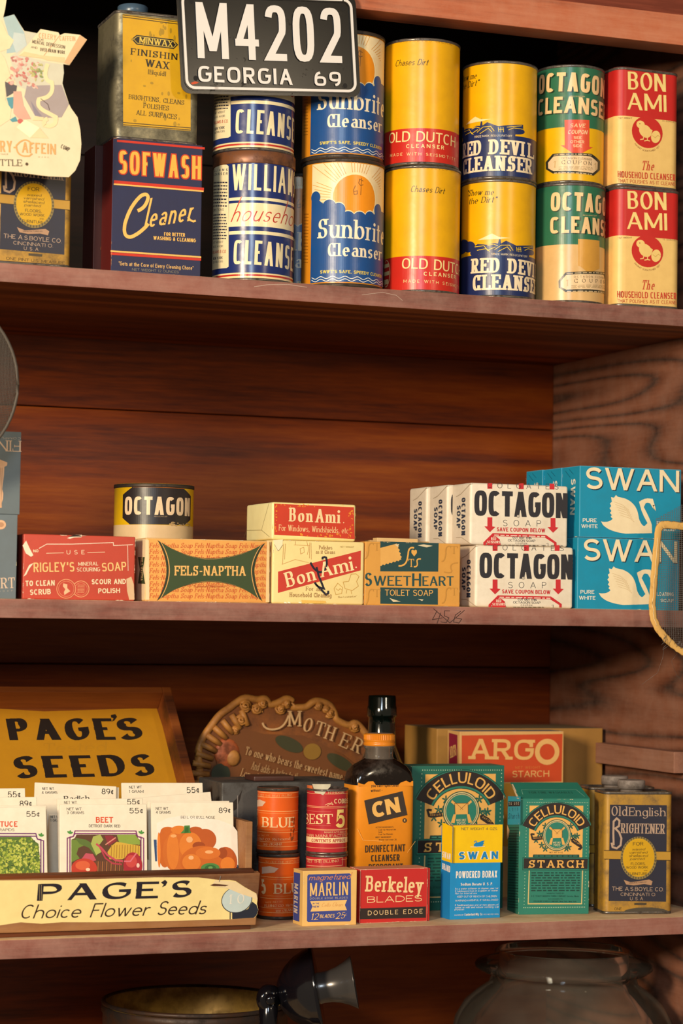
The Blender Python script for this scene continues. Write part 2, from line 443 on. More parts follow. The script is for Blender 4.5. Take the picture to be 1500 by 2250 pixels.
def expand(items):
    """turn the shorthand items (rows of small print, scattered flecks, dotted lines) into plain shapes"""
    for it in items:
        k = it[0]
        if k == 'rows':
            _, col, lay, x0, y0, x1, y1, n, fill, seed, sk = it
            R = random.Random(seed); dy = (y1 - y0) / n
            for j in range(n):
                y = y1 - dy * (j + .5); x = x0
                while x < x1 - .03 * (x1 - x0):
                    w = min(R.uniform(.04, .14) * (x1 - x0) + .2, x1 - x)
                    yield ('l', col, lay, dy * fill, [x, y + sk * (x - x0), x + w, y + sk * (x + w - x0)])
                    x += w + .03 * (x1 - x0)
        elif k == 'sc':
            _, cols, lay, x0, y0, x1, y1, a0, a1, b0, b1, n, seed, rot = it
            R = random.Random(seed); cols = cols.split(' ')
            for j in range(n): yield ('e', R.choice(cols), lay + .015 * (j % 40), R.uniform(x0, x1), R.uniform(y0, y1), R.uniform(a0, a1), R.uniform(b0, b1), R.uniform(0, rot))
        elif k == 'dr':
            _, col, lay, x, y, rx, ry, n, ex, ey = it
            for j in range(n): yield ('e', col, lay, x + rx * math.cos(2 * PI * j / n), y + ry * math.sin(2 * PI * j / n), ex, ey, 0)
        elif k == 'dl':
            P, n = it[4], it[5]
            for j in range(n): yield ('e', it[1], it[2], P[0] + (P[2] - P[0]) * j / (n - 1), P[1] + (P[3] - P[1]) * j / (n - 1), it[6], it[6], 0)
        elif k == 'leaf':
            _, col, lay, x, y, r, ex, ey = it
            for j in range(5):
                th = j * 1.26 + .3; yield ('e', col, lay + .01 * j, x + r * math.cos(th), y + r * math.sin(th), ex, ey, th)
        else: yield it


class MB:
    def __init__(s): s.v = []; s.f = []; s.mi = []; s.sm = []; s.mats = []

    def mat(s, m):
        if isinstance(m, str): m = paper(m)
        if m not in s.mats: s.mats.append(m)
        return s.mats.index(m)

    def face(s, pts, m, smooth=False):
        i = len(s.v); s.v += [tuple(p) for p in pts]; s.f.append(tuple(range(i, i + len(pts)))); s.mi.append(s.mat(m)); s.sm.append(smooth)

    def mesh(s, verts, faces, m, smooth=False):
        i = len(s.v); s.v += [tuple(p) for p in verts]; mi = s.mat(m) if not isinstance(m, list) else None
        for k, f in enumerate(faces):
            s.f.append(tuple(i + j for j in f)); s.mi.append(mi if mi is not None else s.mat(m[k])); s.sm.append(smooth)

    def box(s, x0, y0, z0, x1, y1, z1, m, bevel=.6, seg=2, jig=0, seed=0):
        """bevelled block; m is a material or {'F','B','L','R','T','D','*'}"""
        bm = bmesh.new(); bmesh.ops.create_cube(bm, size=1)
        for v in bm.verts: v.co = Vector(((x0 + x1) / 2 + v.co.x * (x1 - x0), (y0 + y1) / 2 + v.co.y * (y1 - y0), (z0 + z1) / 2 + v.co.z * (z1 - z0)))
        if jig:
            R = random.Random(seed)
            for v in bm.verts: v.co += Vector((R.uniform(-jig, jig), R.uniform(0, jig), 0))
        if bevel: bmesh.ops.bevel(bm, geom=bm.edges[:], offset=bevel, segments=seg, profile=.6, affect='EDGES')
        bm.verts.index_update(); bm.normal_update()
        fs, ms = [], []
        for f in bm.faces:
            n = f.normal; a = [abs(n.x), abs(n.y), abs(n.z)]; k = a.index(max(a))
            key = 'RL'[n.x < 0] if k == 0 else ('BF'[n.y < 0] if k == 1 else 'TD'[n.z < 0])
            mm = m if not isinstance(m, dict) else m.get(key, m.get('*'))
            if isinstance(m, dict) and max(a) < .98 and 'E' in m: mm = m['E']
            fs.append([v.index for v in f.verts]); ms.append(mm if not isinstance(mm, str) else paper(mm))
        s.mesh([v.co for v in bm.verts], fs, ms, bevel > 0 and seg > 2)
        bm.free()

    def lathe(s, prof, m, seg=64, smooth=True, cx=0, cy=0, ax=None, org=None):
        """turned body: prof = [(r, z)...]; m a material or one per ring"""
        V, F, MS = [], [], []
        for r, z in prof:
            for k in range(seg):
                a = 2 * PI * k / seg; V.append(Vector((cx + r * math.cos(a), cy + r * math.sin(a), z)))
        if ax is not None:
            q = Vector((0, 0, 1)).rotation_difference(Vector(ax).normalized()); V = [q @ p + Vector(org) for p in V]
        for i in range(len(prof) - 1):
            for k in range(seg):
                k2 = (k + 1) % seg
                F.append((i * seg + k, i * seg + k2, (i + 1) * seg + k2, (i + 1) * seg + k)); MS.append(m[i] if isinstance(m, list) else m)
        s.mesh(V, F, [paper(q) if isinstance(q, str) else q for q in MS], smooth)

    def disc(s, r, z, m, seg=64, up=True, cx=0, cy=0):
        P = [(cx + r * math.cos(2 * PI * k / seg), cy + r * math.sin(2 * PI * k / seg), z) for k in range(seg)]
        s.face(P if up else P[::-1], m)

    def loft(s, secs, m, smooth=True, cap0=True, cap1=True):
        """skin over rings of equal point count; m one material or one per gap"""
        n = len(secs[0]); V = [p for r in secs for p in r]; F = []; MS = []
        for i in range(len(secs) - 1):
            for k in range(n):
                k2 = (k + 1) % n
                F.append((i * n + k, i * n + k2, (i + 1) * n + k2, (i + 1) * n + k)); MS.append(m[i] if isinstance(m, list) else m)
        if cap0: F.append(tuple(range(n))[::-1]); MS.append(MS[0])
        if cap1: F.append(tuple(range((len(secs) - 1) * n, len(secs) * n))); MS.append(MS[-2 if cap0 else -1])
        s.mesh(V, F, [paper(q) if isinstance(q, str) else q for q in MS], smooth)

    def tube(s, path, r, m, seg=8, smooth=True, cap=True):
        P = [Vector(p) for p in path]; rings = []; up = Vector((0, 0, 1))
        for k, p in enumerate(P):
            d = (P[min(k + 1, len(P) - 1)] - P[max(k - 1, 0)]).normalized()
            a = d.cross(up)
            if a.length < .05: a = d.cross(Vector((0, 1, 0)))
            a.normalize(); b = d.cross(a).normalized()
            rr = r[k] if isinstance(r, (list, tuple)) else r
            rings.append([p + a * rr * math.cos(2 * PI * j / seg) - b * rr * math.sin(2 * PI * j / seg) for j in range(seg)])
        s.loft(rings, m, smooth, cap, cap)

    def ball(s, c, rx, ry, rz, m, seg=16, rings=10):
        V = [(c[0], c[1], c[2] - rz)]; F = []
        for i in range(1, rings):
            t = -PI / 2 + PI * i / rings
            for k in range(seg):
                a = 2 * PI * k / seg; V.append((c[0] + rx * math.cos(t) * math.cos(a), c[1] + ry * math.cos(t) * math.sin(a), c[2] + rz * math.sin(t)))
        V.append((c[0], c[1], c[2] + rz)); l = len(V) - 1
        for k in range(seg):
            k2 = (k + 1) % seg; F.append((0, 1 + k2, 1 + k)); F.append((l, l - seg + k, l - seg + k2))
            for i in range(rings - 2): F.append((1 + i * seg + k, 1 + i * seg + k2, 1 + (i + 1) * seg + k2, 1 + (i + 1) * seg + k))
        s.mesh(V, F, m, True)

    def slab(s, outline, z0, z1, m, side=None, fn=None):
        """prism over a 2-D outline (u, v) between the offsets z0 and z1 of the mapping fn(u, v, off)"""
        fn = fn or (lambda u, v, o: (u, -o, v))
        tri = tessellate_polygon([[Vector((p[0], p[1], 0)) for p in outline]])
        for t in tri:
            q = [outline[k] for k in t]
            if (q[1][0] - q[0][0]) * (q[2][1] - q[0][1]) - (q[1][1] - q[0][1]) * (q[2][0] - q[0][0]) < 0: q = q[::-1]
            s.face([fn(u, v, z1) for u, v in q], m); s.face([fn(u, v, z0) for u, v in q[::-1]], m)
        A = sum(outline[k - 1][0] * outline[k][1] - outline[k][0] * outline[k - 1][1] for k in range(len(outline)))
        o = outline if A > 0 else outline[::-1]
        for k in range(len(o)):
            p, q = o[k - 1], o[k]
            s.face([fn(p[0], p[1], z0), fn(q[0], q[1], z0), fn(q[0], q[1], z1), fn(p[0], p[1], z1)], side or m)

    def art(s, items, fn, strips=None, rough=.55, lift=0, dirt=.1):
        """printing: flat shapes laid a hair above a surface; fn(u, v, offset) -> point"""
        cnt = 0
        for num, it in enumerate(expand(items)):
            k, col, lay = it[0], it[1], it[2]
            m = col if not isinstance(col, str) else paper(col, rough, dirt)
            if k == 't':
                quads = text_quads(it[3], *it[4:9], it[9], track=it[10] if len(it) > 10 else None)
            elif k == 'arc':   # lettering on an arc: text, cx, cy, r, a0, a1, h, style
                txt, cx, cy, r, a0, a1, h, st = it[3:11]
                A0, A1 = math.radians(a0), math.radians(a1); Lr = abs(A1 - A0) * r
                def wp(a, b, cx=cx, cy=cy, r=r, A0=A0, A1=A1, Lr=Lr):
                    th = A0 + (A1 - A0) * a / Lr; rr = r + (b if A1 < A0 else -b)
                    return (cx + rr * math.cos(th), cy + rr * math.sin(th))
                quads = text_quads(txt, 0, 0, Lr, 0, h, st, warp=wp)
            elif k == 'l':
                P = it[4]; quads = ribbon([(P[j], P[j + 1]) for j in range(0, len(P), 2)], it[3])
            elif k == 'e':
                cx, cy, rx, ry, ro = it[3:8]; c, d = math.cos(ro), math.sin(ro)
                n = 32 if max(rx, ry) > 4 else 14
                P = [(rx * math.cos(2 * PI * j / n), ry * math.sin(2 * PI * j / n)) for j in range(n)]
                quads = [[(cx + c * a - d * b, cy + d * a + c * b) for a, b in P]]
            else:
                P = it[3]; P = [(P[j], P[j + 1]) for j in range(0, len(P), 2)]
                tri = tessellate_polygon([[Vector((a, b, 0)) for a, b in P]])
                quads = [[P[j] for j in t] for t in tri]
            for q in quads:
                A = sum(q[j - 1][0] * q[j][1] - q[j][0] * q[j - 1][1] for j in range(len(q)))
                if abs(A) < 1e-5: continue
                if A < 0: q = q[::-1]
                cnt += 1
                off = lift + EPS * lay + .0025 * (num % 19) + .004 * (cnt % 9 if k in ('t', 'l', 'arc') else 0)
                if strips:
                    u0, u1 = min(p[0] for p in q), max(p[0] for p in q)
                    for j in range(int(math.floor(u0 / strips)), int(math.floor(u1 / strips)) + 1):
                        c = clip_strip(q, j * strips, (j + 1) * strips)
                        if len(c) > 2: s.face([fn(a, b, off) for a, b in c], m)
                else: s.face([fn(a, b, off) for a, b in q], m)

    def build(s, name, parent=None, loc=None, rot=None, merge=True):
        me = bpy.data.meshes.new(name)
        me.from_pydata([(a * MM, b * MM, c * MM) for a, b, c in s.v], [], s.f)
        for m in s.mats: me.materials.append(m)
        me.polygons.foreach_set('material_index', s.mi); me.polygons.foreach_set('use_smooth', s.sm)
        me.update()
        o = bpy.data.objects.new(name, me); bpy.context.scene.collection.objects.link(o)
        if parent: o.parent = parent
        if loc: o.location = [c * MM for c in loc]
        if rot: o.rotation_euler = [math.radians(c) for c in rot]
        return o


def tag(o, label, cat, group=None, kind=None):
    if label: o['label'] = label
    if cat: o['category'] = cat
    if group: o['group'] = group
    if kind: o['kind'] = kind
    return o


def thing(name, label, cat, loc, rot=(0, 0, 0), group=None):
    o = bpy.data.objects.new(name, None); bpy.context.scene.collection.objects.link(o)
    o.location = [c * MM for c in loc]; o.rotation_euler = [math.radians(c) for c in rot]; o.empty_display_size = .02
    return tag(o, label, cat, group)


def dup(o, label, loc, rotz=None, parent=None):
    """copy of a thing with its parts, sharing their meshes"""
    c = o.copy(); bpy.context.scene.collection.objects.link(c)
    if parent: c.parent = parent
    else:
        c['label'] = label; c.location = [q * MM for q in loc]
        if rotz is not None: c.rotation_euler.z = math.radians(rotz)
    for ch in list(o.children): dup(ch, None, None, None, c)
    return c


# ---------------------------------------------------------------- packages
def chips(w, h, n, seed, col='#ecdcb4', lay=4, big=1.0):
    """worn spots along the edges of a printed face"""
    R = random.Random(seed); out = []
    for _ in range(n):
        e = R.choice('lrtb'); a = R.random(); l = R.uniform(.8, 5) * big; d = R.uniform(.25, .9) * big
        x, y = {'l': (0, a * h), 'r': (w, a * h), 't': (a * w, h), 'b': (a * w, 0)}[e]
        P = []
        m = 6
        for k in range(m + 1):
            q = -l + 2 * l * k / m
            P.append((x + q, y) if e in 'tb' else (x, y + q))
        for k in range(m - 1, 0, -1):
            q = -l + 2 * l * k / m; dd = d * R.uniform(.3, 1)
            P.append((x + q, y + (-dd if e == 't' else dd)) if e in 'tb' else (x + (dd if e == 'l' else -dd), y + q))
        P = [(min(max(a, .2), w - .2), min(max(b, .2), h - .2)) for a, b in P]
        out.append(('p', col, lay, [c for p in P for c in p]))
    return out


def box_fns(w, d, h):
    return {'F': lambda u, v, o: (u - w / 2, -d / 2 - o, v), 'L': lambda u, v, o: (-w / 2 - o, d / 2 - u, v),
            'R': lambda u, v, o: (w / 2 + o, u - d / 2, v), 'T': lambda u, v, o: (u - w / 2, v - d / 2, h + o)}


def carton(name, label, cat, loc, rot, w, d, h, cols, art, bevel=.6, seg=2, group=None, wear=0, wearcol='#ecdcb4', seed=1, extra=None, part=None, rough=.55, tilt=(0, 0), dirt=.1):
    """printed carton, base centre at loc, front towards -Y"""
    b = MB()
    cols = {k: (paper(v, rough, dirt) if isinstance(v, str) else v) for k, v in cols.items()}
    b.box(-w / 2, -d / 2, 0, w / 2, d / 2, h, cols, bevel, seg)
    fn = box_fns(w, d, h); rnd = random.Random(seed)
    for k, items in art.items(): b.art(items, fn[k], rough=rough, dirt=dirt)
    if wear:
        b.art(chips(w, h, wear, seed, wearcol), fn['F']); b.art(chips(d, h, wear // 2, seed + 1, wearcol), fn['L'])
    o = tag(b.build(name, None, loc, (tilt[0], tilt[1], rot)), label, cat, group)
    if extra: q = MB(); extra(q, fn); q.build(part, o)
    return o


def ring_outline(R, seg=128):
    return [(R * math.sin(2 * PI * k / seg), -R * math.cos(2 * PI * k / seg)) for k in range(seg)]


def rrect(w, d, r, n=8):
    P = []
    for cx, cy, a0 in ((w / 2 - r, -d / 2 + r, -90), (w / 2 - r, d / 2 - r, 0), (-w / 2 + r, d / 2 - r, 90), (-w / 2 + r, -d / 2 + r, 180)):
        for k in range(n + 1):
            a = math.radians(a0 + 90 * k / n); P.append((cx + r * math.cos(a), cy + r * math.sin(a)))
    return P


def grow(P, g):
    c = []
    n = len(P)
    for k in range(n):
        ax, ay = P[k][0] - P[k - 1][0], P[k][1] - P[k - 1][1]; bx, by = P[(k + 1) % n][0] - P[k][0], P[(k + 1) % n][1] - P[k][1]
        nx, ny = ay + by, -(ax + bx); l = math.hypot(nx, ny) or 1
        c.append((P[k][0] + nx / l * g, P[k][1] + ny / l * g))
    return c


def tin_parts(root, outline, h, bands, art, fn, strips, rim, rough=.35, rimh=3, rimg=.7, lidmat=None, dirt=.12, topcap=None):
    """body with a printed label, rolled seams at both ends, a sunk lid"""
    b = MB()
    for v0, v1, col in bands:
        b.loft([[(x, y, v0) for x, y in outline], [(x, y, v1) for x, y in outline]], paper(col, rough, dirt) if isinstance(col, str) else col, True, False, False)
    b.art(art, fn, strips, rough, dirt=dirt)
    b.build('label_body', root)

    def seam(z0, z1, up):
        q = MB(); rings = []
        for g, z in ((-.1, z0), (rimg * .8, z0 + .3), (rimg, (z0 + z1) / 2), (rimg * .8, z1 - .3), (-.2, z1), (-1.6, z1), (-1.9, z1 - 2.2 if up else z1)):
            rings.append([(x, y, z) for x, y in grow(outline, g)])
        q.loft(rings, rim, True, not up, up)
        return q
    seam(h - rimh, h, True).build('top_rim', root)
    seam(0, rimh, False).build('bottom_rim', root)


def can(name, label, cat, loc, rotz, R, h, bands, art, rim, group=None, lid=None, rough=.35, rimh=3, dirt=.12):
    root = thing(name, label, cat, loc, (0, 0, rotz), group)
    seg = 128
    tin_parts(root, ring_outline(R, seg), h, bands, art, lambda u, v, o: ((R + o) * math.sin(u / R), -(R + o) * math.cos(u / R), v), 2 * PI * R / seg, rim, rough, rimh, dirt=dirt)
    if lid:
        z0, g, m = lid; b = MB()
        b.lathe([(R - 2, z0 - .3), (R + g - .3, z0 - .3), (R + g, z0 + .4), (R + g, h - .8), (R + g - .8, h + .05), (R - 1.5, h + .05), (R - 2.2, h - 1)], m, 96)
        b.disc(R - 2.2, h - 1, m, 96)
        b.build('lid', root)
    return root


def flat_tin(name, label, cat, loc, rotz, w, d, h, r, bands, art, rim, group=None, cap=None, rough=.4, rimh=3):
    root = thing(name, label, cat, loc, (0, 0, rotz), group)
    tin_parts(root, rrect(w, d, r), h, bands, art, lambda u, v, o: (u - w / 2, -d / 2 - o, v), None, rim, rough, rimh)
    if cap:
        cx, cr, ch, cm = cap; b = MB()
        b.lathe([(cr * .8, h - 2.5), (cr * .8, h + 2), (cr, h + 2), (cr, h + ch - 1), (cr - 1, h + ch)], cm, 40, cx=cx)
        b.disc(cr - 1, h + ch, cm, 40, cx=cx)
        b.build('screw_cap', root)
    return root

# ================================================================ the shelving
S1, S2, S3, S4 = 224.6, -91.5, -409.5, -727
XL, XR, YB = -655, 428, 409
wb = [wood('wall_board_' + n, '#40160a', '#742f04', '#904608', 0, .8, r, .5, s, None, 0, .3) for n, r, s in (('a', .5, 1), ('b', .35, 7), ('c', .6, 13))]
b = MB()
wb.append(wood('painted_shade_board', '#0c0605', '#1a0d0a', '#24130e', 0, .8, .5, .7, 17, None, 0, .3))  # near-black colour puts the top compartment's shade into its back boards
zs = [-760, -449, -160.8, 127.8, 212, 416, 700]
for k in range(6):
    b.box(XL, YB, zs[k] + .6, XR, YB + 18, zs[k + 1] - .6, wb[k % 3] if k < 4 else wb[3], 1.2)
b.box(XL, YB + 16, -760, XR, YB + 20, 700, wb[0], 0)
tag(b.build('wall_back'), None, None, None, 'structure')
wr = wood('side_board', '#240e08', '#66361f', '#845038', 1, 1.3, 2.0, .6, 4, '#a08070', .34, .55, .35, 2.2, .5)
b = MB(); b.box(XR, -4, -760, XR + 20, YB + 20, 700, wr, 1)
tag(b.build('wall_right'), None, None, None, 'structure')
b = MB(); b.box(XL - 20, -4, -760, XL, YB + 20, 700, wr, 1)
tag(b.build('wall_left'), None, None, None, 'structure')
b = MB(); b.box(XL, 4, 640, XR, YB, 660, wb[0], 0)  # unseen cabinet top, added to keep the top compartment dark
tag(b.build('added_top_panel'), None, None, None, 'structure')
we = wood('shelf_edge_paint', '#54241c', '#7e453a', '#945a4c', 0, 1, .5, .6, 2, '#c0a090', .34, .3)
wu = wood('shelf_underside', '#4a2008', '#7a3c12', '#9a5420', 0, 1, .6, .55, 5, None, 0, .4)
wt = wood('shelf_top_dust', '#a07a58', '#c8a078', '#dcba90', 0, 1, .5, .8, 6, '#ecd6ae', .7, .3)


def shelf(label, z, art=()):
    b = MB(); b.box(XL, 0, z - 18, XR, YB, z, {'F': we, 'T': wt, '*': wu}, .9, 2)
    b.art(art, lambda u, v, o: (u, -o, v))
    return tag(b.build('shelf_board'), label, 'shelf')


shelf('topmost shelf board, carrying the stacked cleanser cans', S1, [('l', '#c8b4a4', 1, .4, [-95, 218, -80, 221, -60, 222.5, -40, 221]), ('l', '#c8b4a4', 1, .3, [18, 217, 40, 221, 55, 219, 62, 214])])
shelf('middle shelf board, carrying the soap boxes, pencil scribble on its front edge', S2,
      [('l', '#3c2420', 1, .7, P) for P in ([104, -96, 99, -105, 110, -103], [108, -98, 104, -109], [118, -96, 112, -96, 112, -101, 117, -103, 114, -108, 108, -107], [130, -96, 124, -100, 122, -107, 128, -108, 131, -104, 125, -103], [100, -94, 118, -108, 134, -95])])
shelf('lower shelf board, carrying the seed box and starch cartons', S3)
shelf('bottom shelf board, carrying the glass jar and the telephone', S4)
wh = wood('header_board', '#843a20', '#b45c38', '#c47450', 0, 1, .5, .6, 8, '#d0a488', .3, .35)
b = MB(); b.box(XL, 0, 504.5, XR, 36, 537, wh, 1); tag(b.build('trim_1'), None, None, None, 'structure')
b = MB(); b.box(XL, 8, 537, XR, 36, 640, wood('frieze_board', '#6a2c1a', '#944630', '#a4583e', 0, 1, .5, .6, 9), 1); tag(b.build('trim_2'), None, None, None, 'structure')
b = MB(); b.box(XR - 16, 70, -266, XR, YB, -243, wood('cleat', '#4a2a1c', '#7a4a34', '#94624a', 1, 1, .6, .65, 3, '#b09080', .3, .4), 1)
tag(b.build('wooden_cleat'), 'short wooden batten on the right wall above the lower shelf', 'batten')

# ---- top shelf: polish tins, cleaner carton, stacked cleanser cans
POLISH_PINT = [
('p','#2c2d3c',1,[5.5,113.9,67.4,113.4,67.5,12.7,5.1,13.8]),
('p','#b88c34',2,[-.7,66.3,20,66.2,20.1,57.4,-.6,57.5]),
('l','#4a3a20',3,.64,[-.7,66.3,20,65.9]),
('l','#4a3a20',3,.64,[-.6,57.5,20.1,57.1]),
('p','#b88c34',2,[54.2,65.2,71.8,65.2,71.9,56.2,54.3,56.2]),
('l','#4a3a20',3,.64,[54.2,65.2,71.9,64.9]),
('l','#4a3a20',3,.64,[54.3,56.2,71.9,55.9]),
('e','#8f7d4c',3,37.1,58.4,19.7,22.4,0),
('e','#cfa018',4,37.1,58.8,17.2,20,0),
('dr','#5f5438',5,37.1,58.6,18.4,21.2,40,.75,1.12),
('t','#b59a86',3,'Old',7.1,102.5,24.2,102.3,10.01,'rm'),
('t','#b59a86',3,'English',26.3,102.3,66,102,8.83,'rm'),
('l','#b59a86',3,2.08,[9.9,71.7,9.4,83.7,9.6,96.5,12.9,99.7,15.9,97.3,15.5,91.7,11.4,89.3,15.6,85.3,18.2,78.9,17.4,71.7,13.3,68.5,8.7,69.7,7.8,73.3,10.7,73.7]),
('t','#b59a86',3,'RIGHTENER',17.7,84.3,65.1,83.6,10.26,'r'),
('t','#2e2a1c',5,'FOR',30.8,71.3,42,71.5,3.69,'s'),
('t','#2e2a1c',5,'waxed',29.6,66.2,43.8,66.4,2.72,'i'),
('t','#2e2a1c',5,'varnished',26.7,62.9,46.3,63.1,2.72,'i'),
('t','#2e2a1c',5,'shellaced',26.5,59.5,46.8,59.7,2.72,'i'),
('t','#2e2a1c',5,'painted',27.7,56.2,43.4,56.4,2.72,'i'),
('t','#2e2a1c',5,'FLOORS,',28.6,50.9,44.7,51,2.88,'s'),
('t','#2e2a1c',5,'WOOD WORK',23.5,47.3,47.3,47.4,2.56,'s'),
('t','#2e2a1c',5,'AND',42.7,44.6,46.9,44.7,1.28,'s'),
('t','#2e2a1c',5,'FURNITURE',26.2,40.5,46.5,40.6,2.88,'s'),
('p','#b08a6c',5,[21.1,35.7,28.6,33.3,38.6,34.4,48.7,36,52.4,34,51.2,30,43.7,31.2,32,30,23.7,30.9]),
('t','#4a3a30',6,'MANUFACTURED BY',27,31.7,46.2,32.8,1.28,'s'),
('t','#b59a86',3,'THE A.S.BOYLE CO.',8.6,24.6,64.9,23.5,4.16,'s'),
('t','#b59a86',3,'CINCINNATI O.',17.9,19.1,56.5,18.6,3.36,'s'),
('t','#b59a86',3,'U.S.A.',28.2,14.5,44,14.4,3.2,'s'),
('p','#4a4030',2,[32.9,11.7,46.2,11.6,46,9.3,32.9,9.4]),
('t','#5a4420',2,'ONE PINT U.S. MEASURE',11.4,4,68.2,3.1,2.88,'s')]
POLISH_WORN = [
('p','#2c2d3c',1,[5.5,113.9,67.4,113.4,67.5,12.7,5.1,13.8]),
('p','#b88c34',2,[-.7,66.3,20,66.2,20.1,57.4,-.6,57.5]),
('l','#4a3a20',3,.64,[-.7,66.3,20,65.9]),
('l','#4a3a20',3,.64,[-.6,57.5,20.1,57.1]),
('p','#b88c34',2,[54.2,65.2,71.8,65.2,71.9,56.2,54.3,56.2]),
('l','#4a3a20',3,.64,[54.2,65.2,71.9,64.9]),
('l','#4a3a20',3,.64,[54.3,56.2,71.9,55.9]),
('e','#8f7d4c',3,37.1,58.4,19.7,22.4,0),
('e','#cfa018',4,37.1,58.8,17.2,20,0),
('dr','#5f5438',5,37.1,58.6,18.4,21.2,40,.75,1.12),
('t','#b59a86',3,'Old',7.1,102.5,24.2,102.3,10.01,'rm'),
('t','#b59a86',3,'English',26.3,102.3,66,102,8.83,'rm'),
('l','#b59a86',3,2.08,[9.9,71.7,9.4,83.7,9.6,96.5,12.9,99.7,15.9,97.3,15.5,91.7,11.4,89.3,15.6,85.3,18.2,78.9,17.4,71.7,13.3,68.5,8.7,69.7,7.8,73.3,10.7,73.7]),
('t','#b59a86',3,'RIGHTENER',17.7,84.3,65.1,83.6,10.26,'r'),
('t','#2e2a1c',5,'FOR',30.8,71.3,42,71.5,3.69,'s'),
('t','#2e2a1c',5,'waxed',29.6,66.2,43.8,66.4,2.72,'i'),
('t','#2e2a1c',5,'varnished',26.7,62.9,46.3,63.1,2.72,'i'),
('t','#2e2a1c',5,'shellaced',26.5,59.5,46.8,59.7,2.72,'i'),
('t','#2e2a1c',5,'painted',27.7,56.2,43.4,56.4,2.72,'i'),
('t','#2e2a1c',5,'FLOORS,',28.6,50.9,44.7,51,2.88,'s'),
('t','#2e2a1c',5,'WOOD WORK',23.5,47.3,47.3,47.4,2.56,'s'),
('t','#2e2a1c',5,'AND',42.7,44.6,46.9,44.7,1.28,'s'),
('t','#2e2a1c',5,'FURNITURE',26.2,40.5,46.5,40.6,2.88,'s'),
('p','#b08a6c',5,[21.1,35.7,28.6,33.3,38.6,34.4,48.7,36,52.4,34,51.2,30,43.7,31.2,32,30,23.7,30.9]),
('t','#4a3a30',6,'MANUFACTURED BY',27,31.7,46.2,32.8,1.28,'s'),
('t','#b59a86',3,'THE A.S.BOYLE CO.',8.6,24.6,64.9,23.5,4.16,'s'),
('t','#b59a86',3,'CINCINNATI O.',17.9,19.1,56.5,18.6,3.36,'s'),
('t','#b59a86',3,'U.S.A.',28.2,14.5,44,14.4,3.2,'s'),
('p','#4a4030',2,[32.9,11.7,46.2,11.6,46,9.3,32.9,9.4]),
('t','#5a4420',2,'ONE',11.4,4.2,19.3,4.2,2.87,'s'),
('p','#4c463c',2,[20.6,1.7,23.9,4.5,35.6,6.7,52.3,6.9,64.9,5.1,69.1,3.4,69.1,-.2,20.6,.6])]
m_tinyellow = rusty('yellowed_tinplate', '#b28632', '#5e4a30', .42, .1, 60, .45, .75)
m_rim = rusty('tin_rim', '#77706a', '#3c322a', .34, .85, 90)
m_darkrim = rusty('dark_rim', '#4a4038', '#2a211b', .45, .6, 90)
m_cap = rusty('dusty_cap', '#8c8078', '#5d534b', .7, .2, 80)
flat_tin('polish_tin', 'blue and yellow floor polish tin standing on the top shelf under the hanging card', 'tin', (-314.7, 27, 224.6), 0, 74.0, 42.0, 127.5, 6, [(0, 127.5, m_tinyellow)], POLISH_PINT, m_rim, None, (-2, 14.5, 11, m_cap))
carton('cleaner_carton', 'navy and red cleaner carton under the tall yellow wax tin', 'carton', (-193.9, 23, 224.6), 0, 89.9, 38.0, 128.8, {'*': '#282b4c', 'L': '#5c1512', 'T': '#c99a62', 'R': '#2a2348', 'B': '#282b4c'}, {'F': [
('l','#c8321e',3,2.16,[3.7,126.1,92,126.2]),
('t','#c63a1c',2,'SOFWASH',6.3,94.6,88.6,95.4,22.38,'gmf',.14),
('t','#f2b048',3,'SOFWASH',6.3,94.6,88.6,95.4,22.38,'gm',.14),
('l','#c8321e',3,2.97,[1.5,86.1,91.9,86]),
('l','#f0b860',3,1.48,[1.3,83.9,91.6,84]),
('l','#f0bc62',3,3.38,[25.5,59.8,27.2,60.6,28.7,61.6,30.1,62.6,31.3,63.8,32.4,65.1,33.3,66.5,34.1,68,34.8,69.6,35.3,71.4,35.7,73.2,35.7,73.9,35.5,74.6,35.2,75.3,34.8,75.7,34.4,76.1,33.9,76.3,33.3,76.4,32.6,76.4,31.8,76.2,31,75.9,30.1,75.5,28.7,74.7,26.6,72.6,24.6,70.3,22.7,67.8,21,65.2,19.3,62.5,17.9,59.6,16.5,56.5,15.3,53.3,14.2,50,13.2,46.5,13,45.1,12.8,42.8,12.7,40.7,12.9,38.9,13.2,37.4,13.7,36.2,14.4,35.2,15.3,34.5,16.4,34.1,17.6,33.9,19,34,20.4,34.4,22.2,35.3,23.9,36.4,25.6,37.5,27.3,38.7,28.9,40.1,30.5,41.5,32,43,33.6,44.6,35,46.3,36.5,48.2]),
('t','#f0bc62',3,'leaner',32.1,43.5,80,54.4,27.62,'cb'),
('l','#f0bc62',3,1.91,[76.1,57.9,78.6,54.7,81.8,53.7,84.2,54.7]),
('t','#f0bc62',3,'FOR BETTER',52.5,37.7,73.6,38.1,3.41,'sb'),
('t','#f0bc62',3,'WASHING & CLEANING',41.8,33.1,84.6,33.4,3.54,'sb'),
('l','#f0b860',3,1.62,[-.5,19,90.3,19.3]),
('l','#c8321e',3,2.42,[-.4,16.6,90.3,17]),
('t','#d8ac6c',3,'"Gets at the Core of Every Cleaning Chore"',7.8,5.8,82.7,6.2,3.8,'sb'),
('t','#8a8474',3,'NET WEIGHT 12 OUNCES',21.1,1.6,68,2,2.44,'s')]}, wear=14, wearcol='#c98a50', seed=4)
carton('cleaner_carton', 'dark red carton hidden behind the navy cleaner carton', 'carton', (-202, 65, 224.6), 0, 88.0, 42.0, 128.6, {'*': '#3a1412', 'L': '#45120f'}, {}, seed=5)
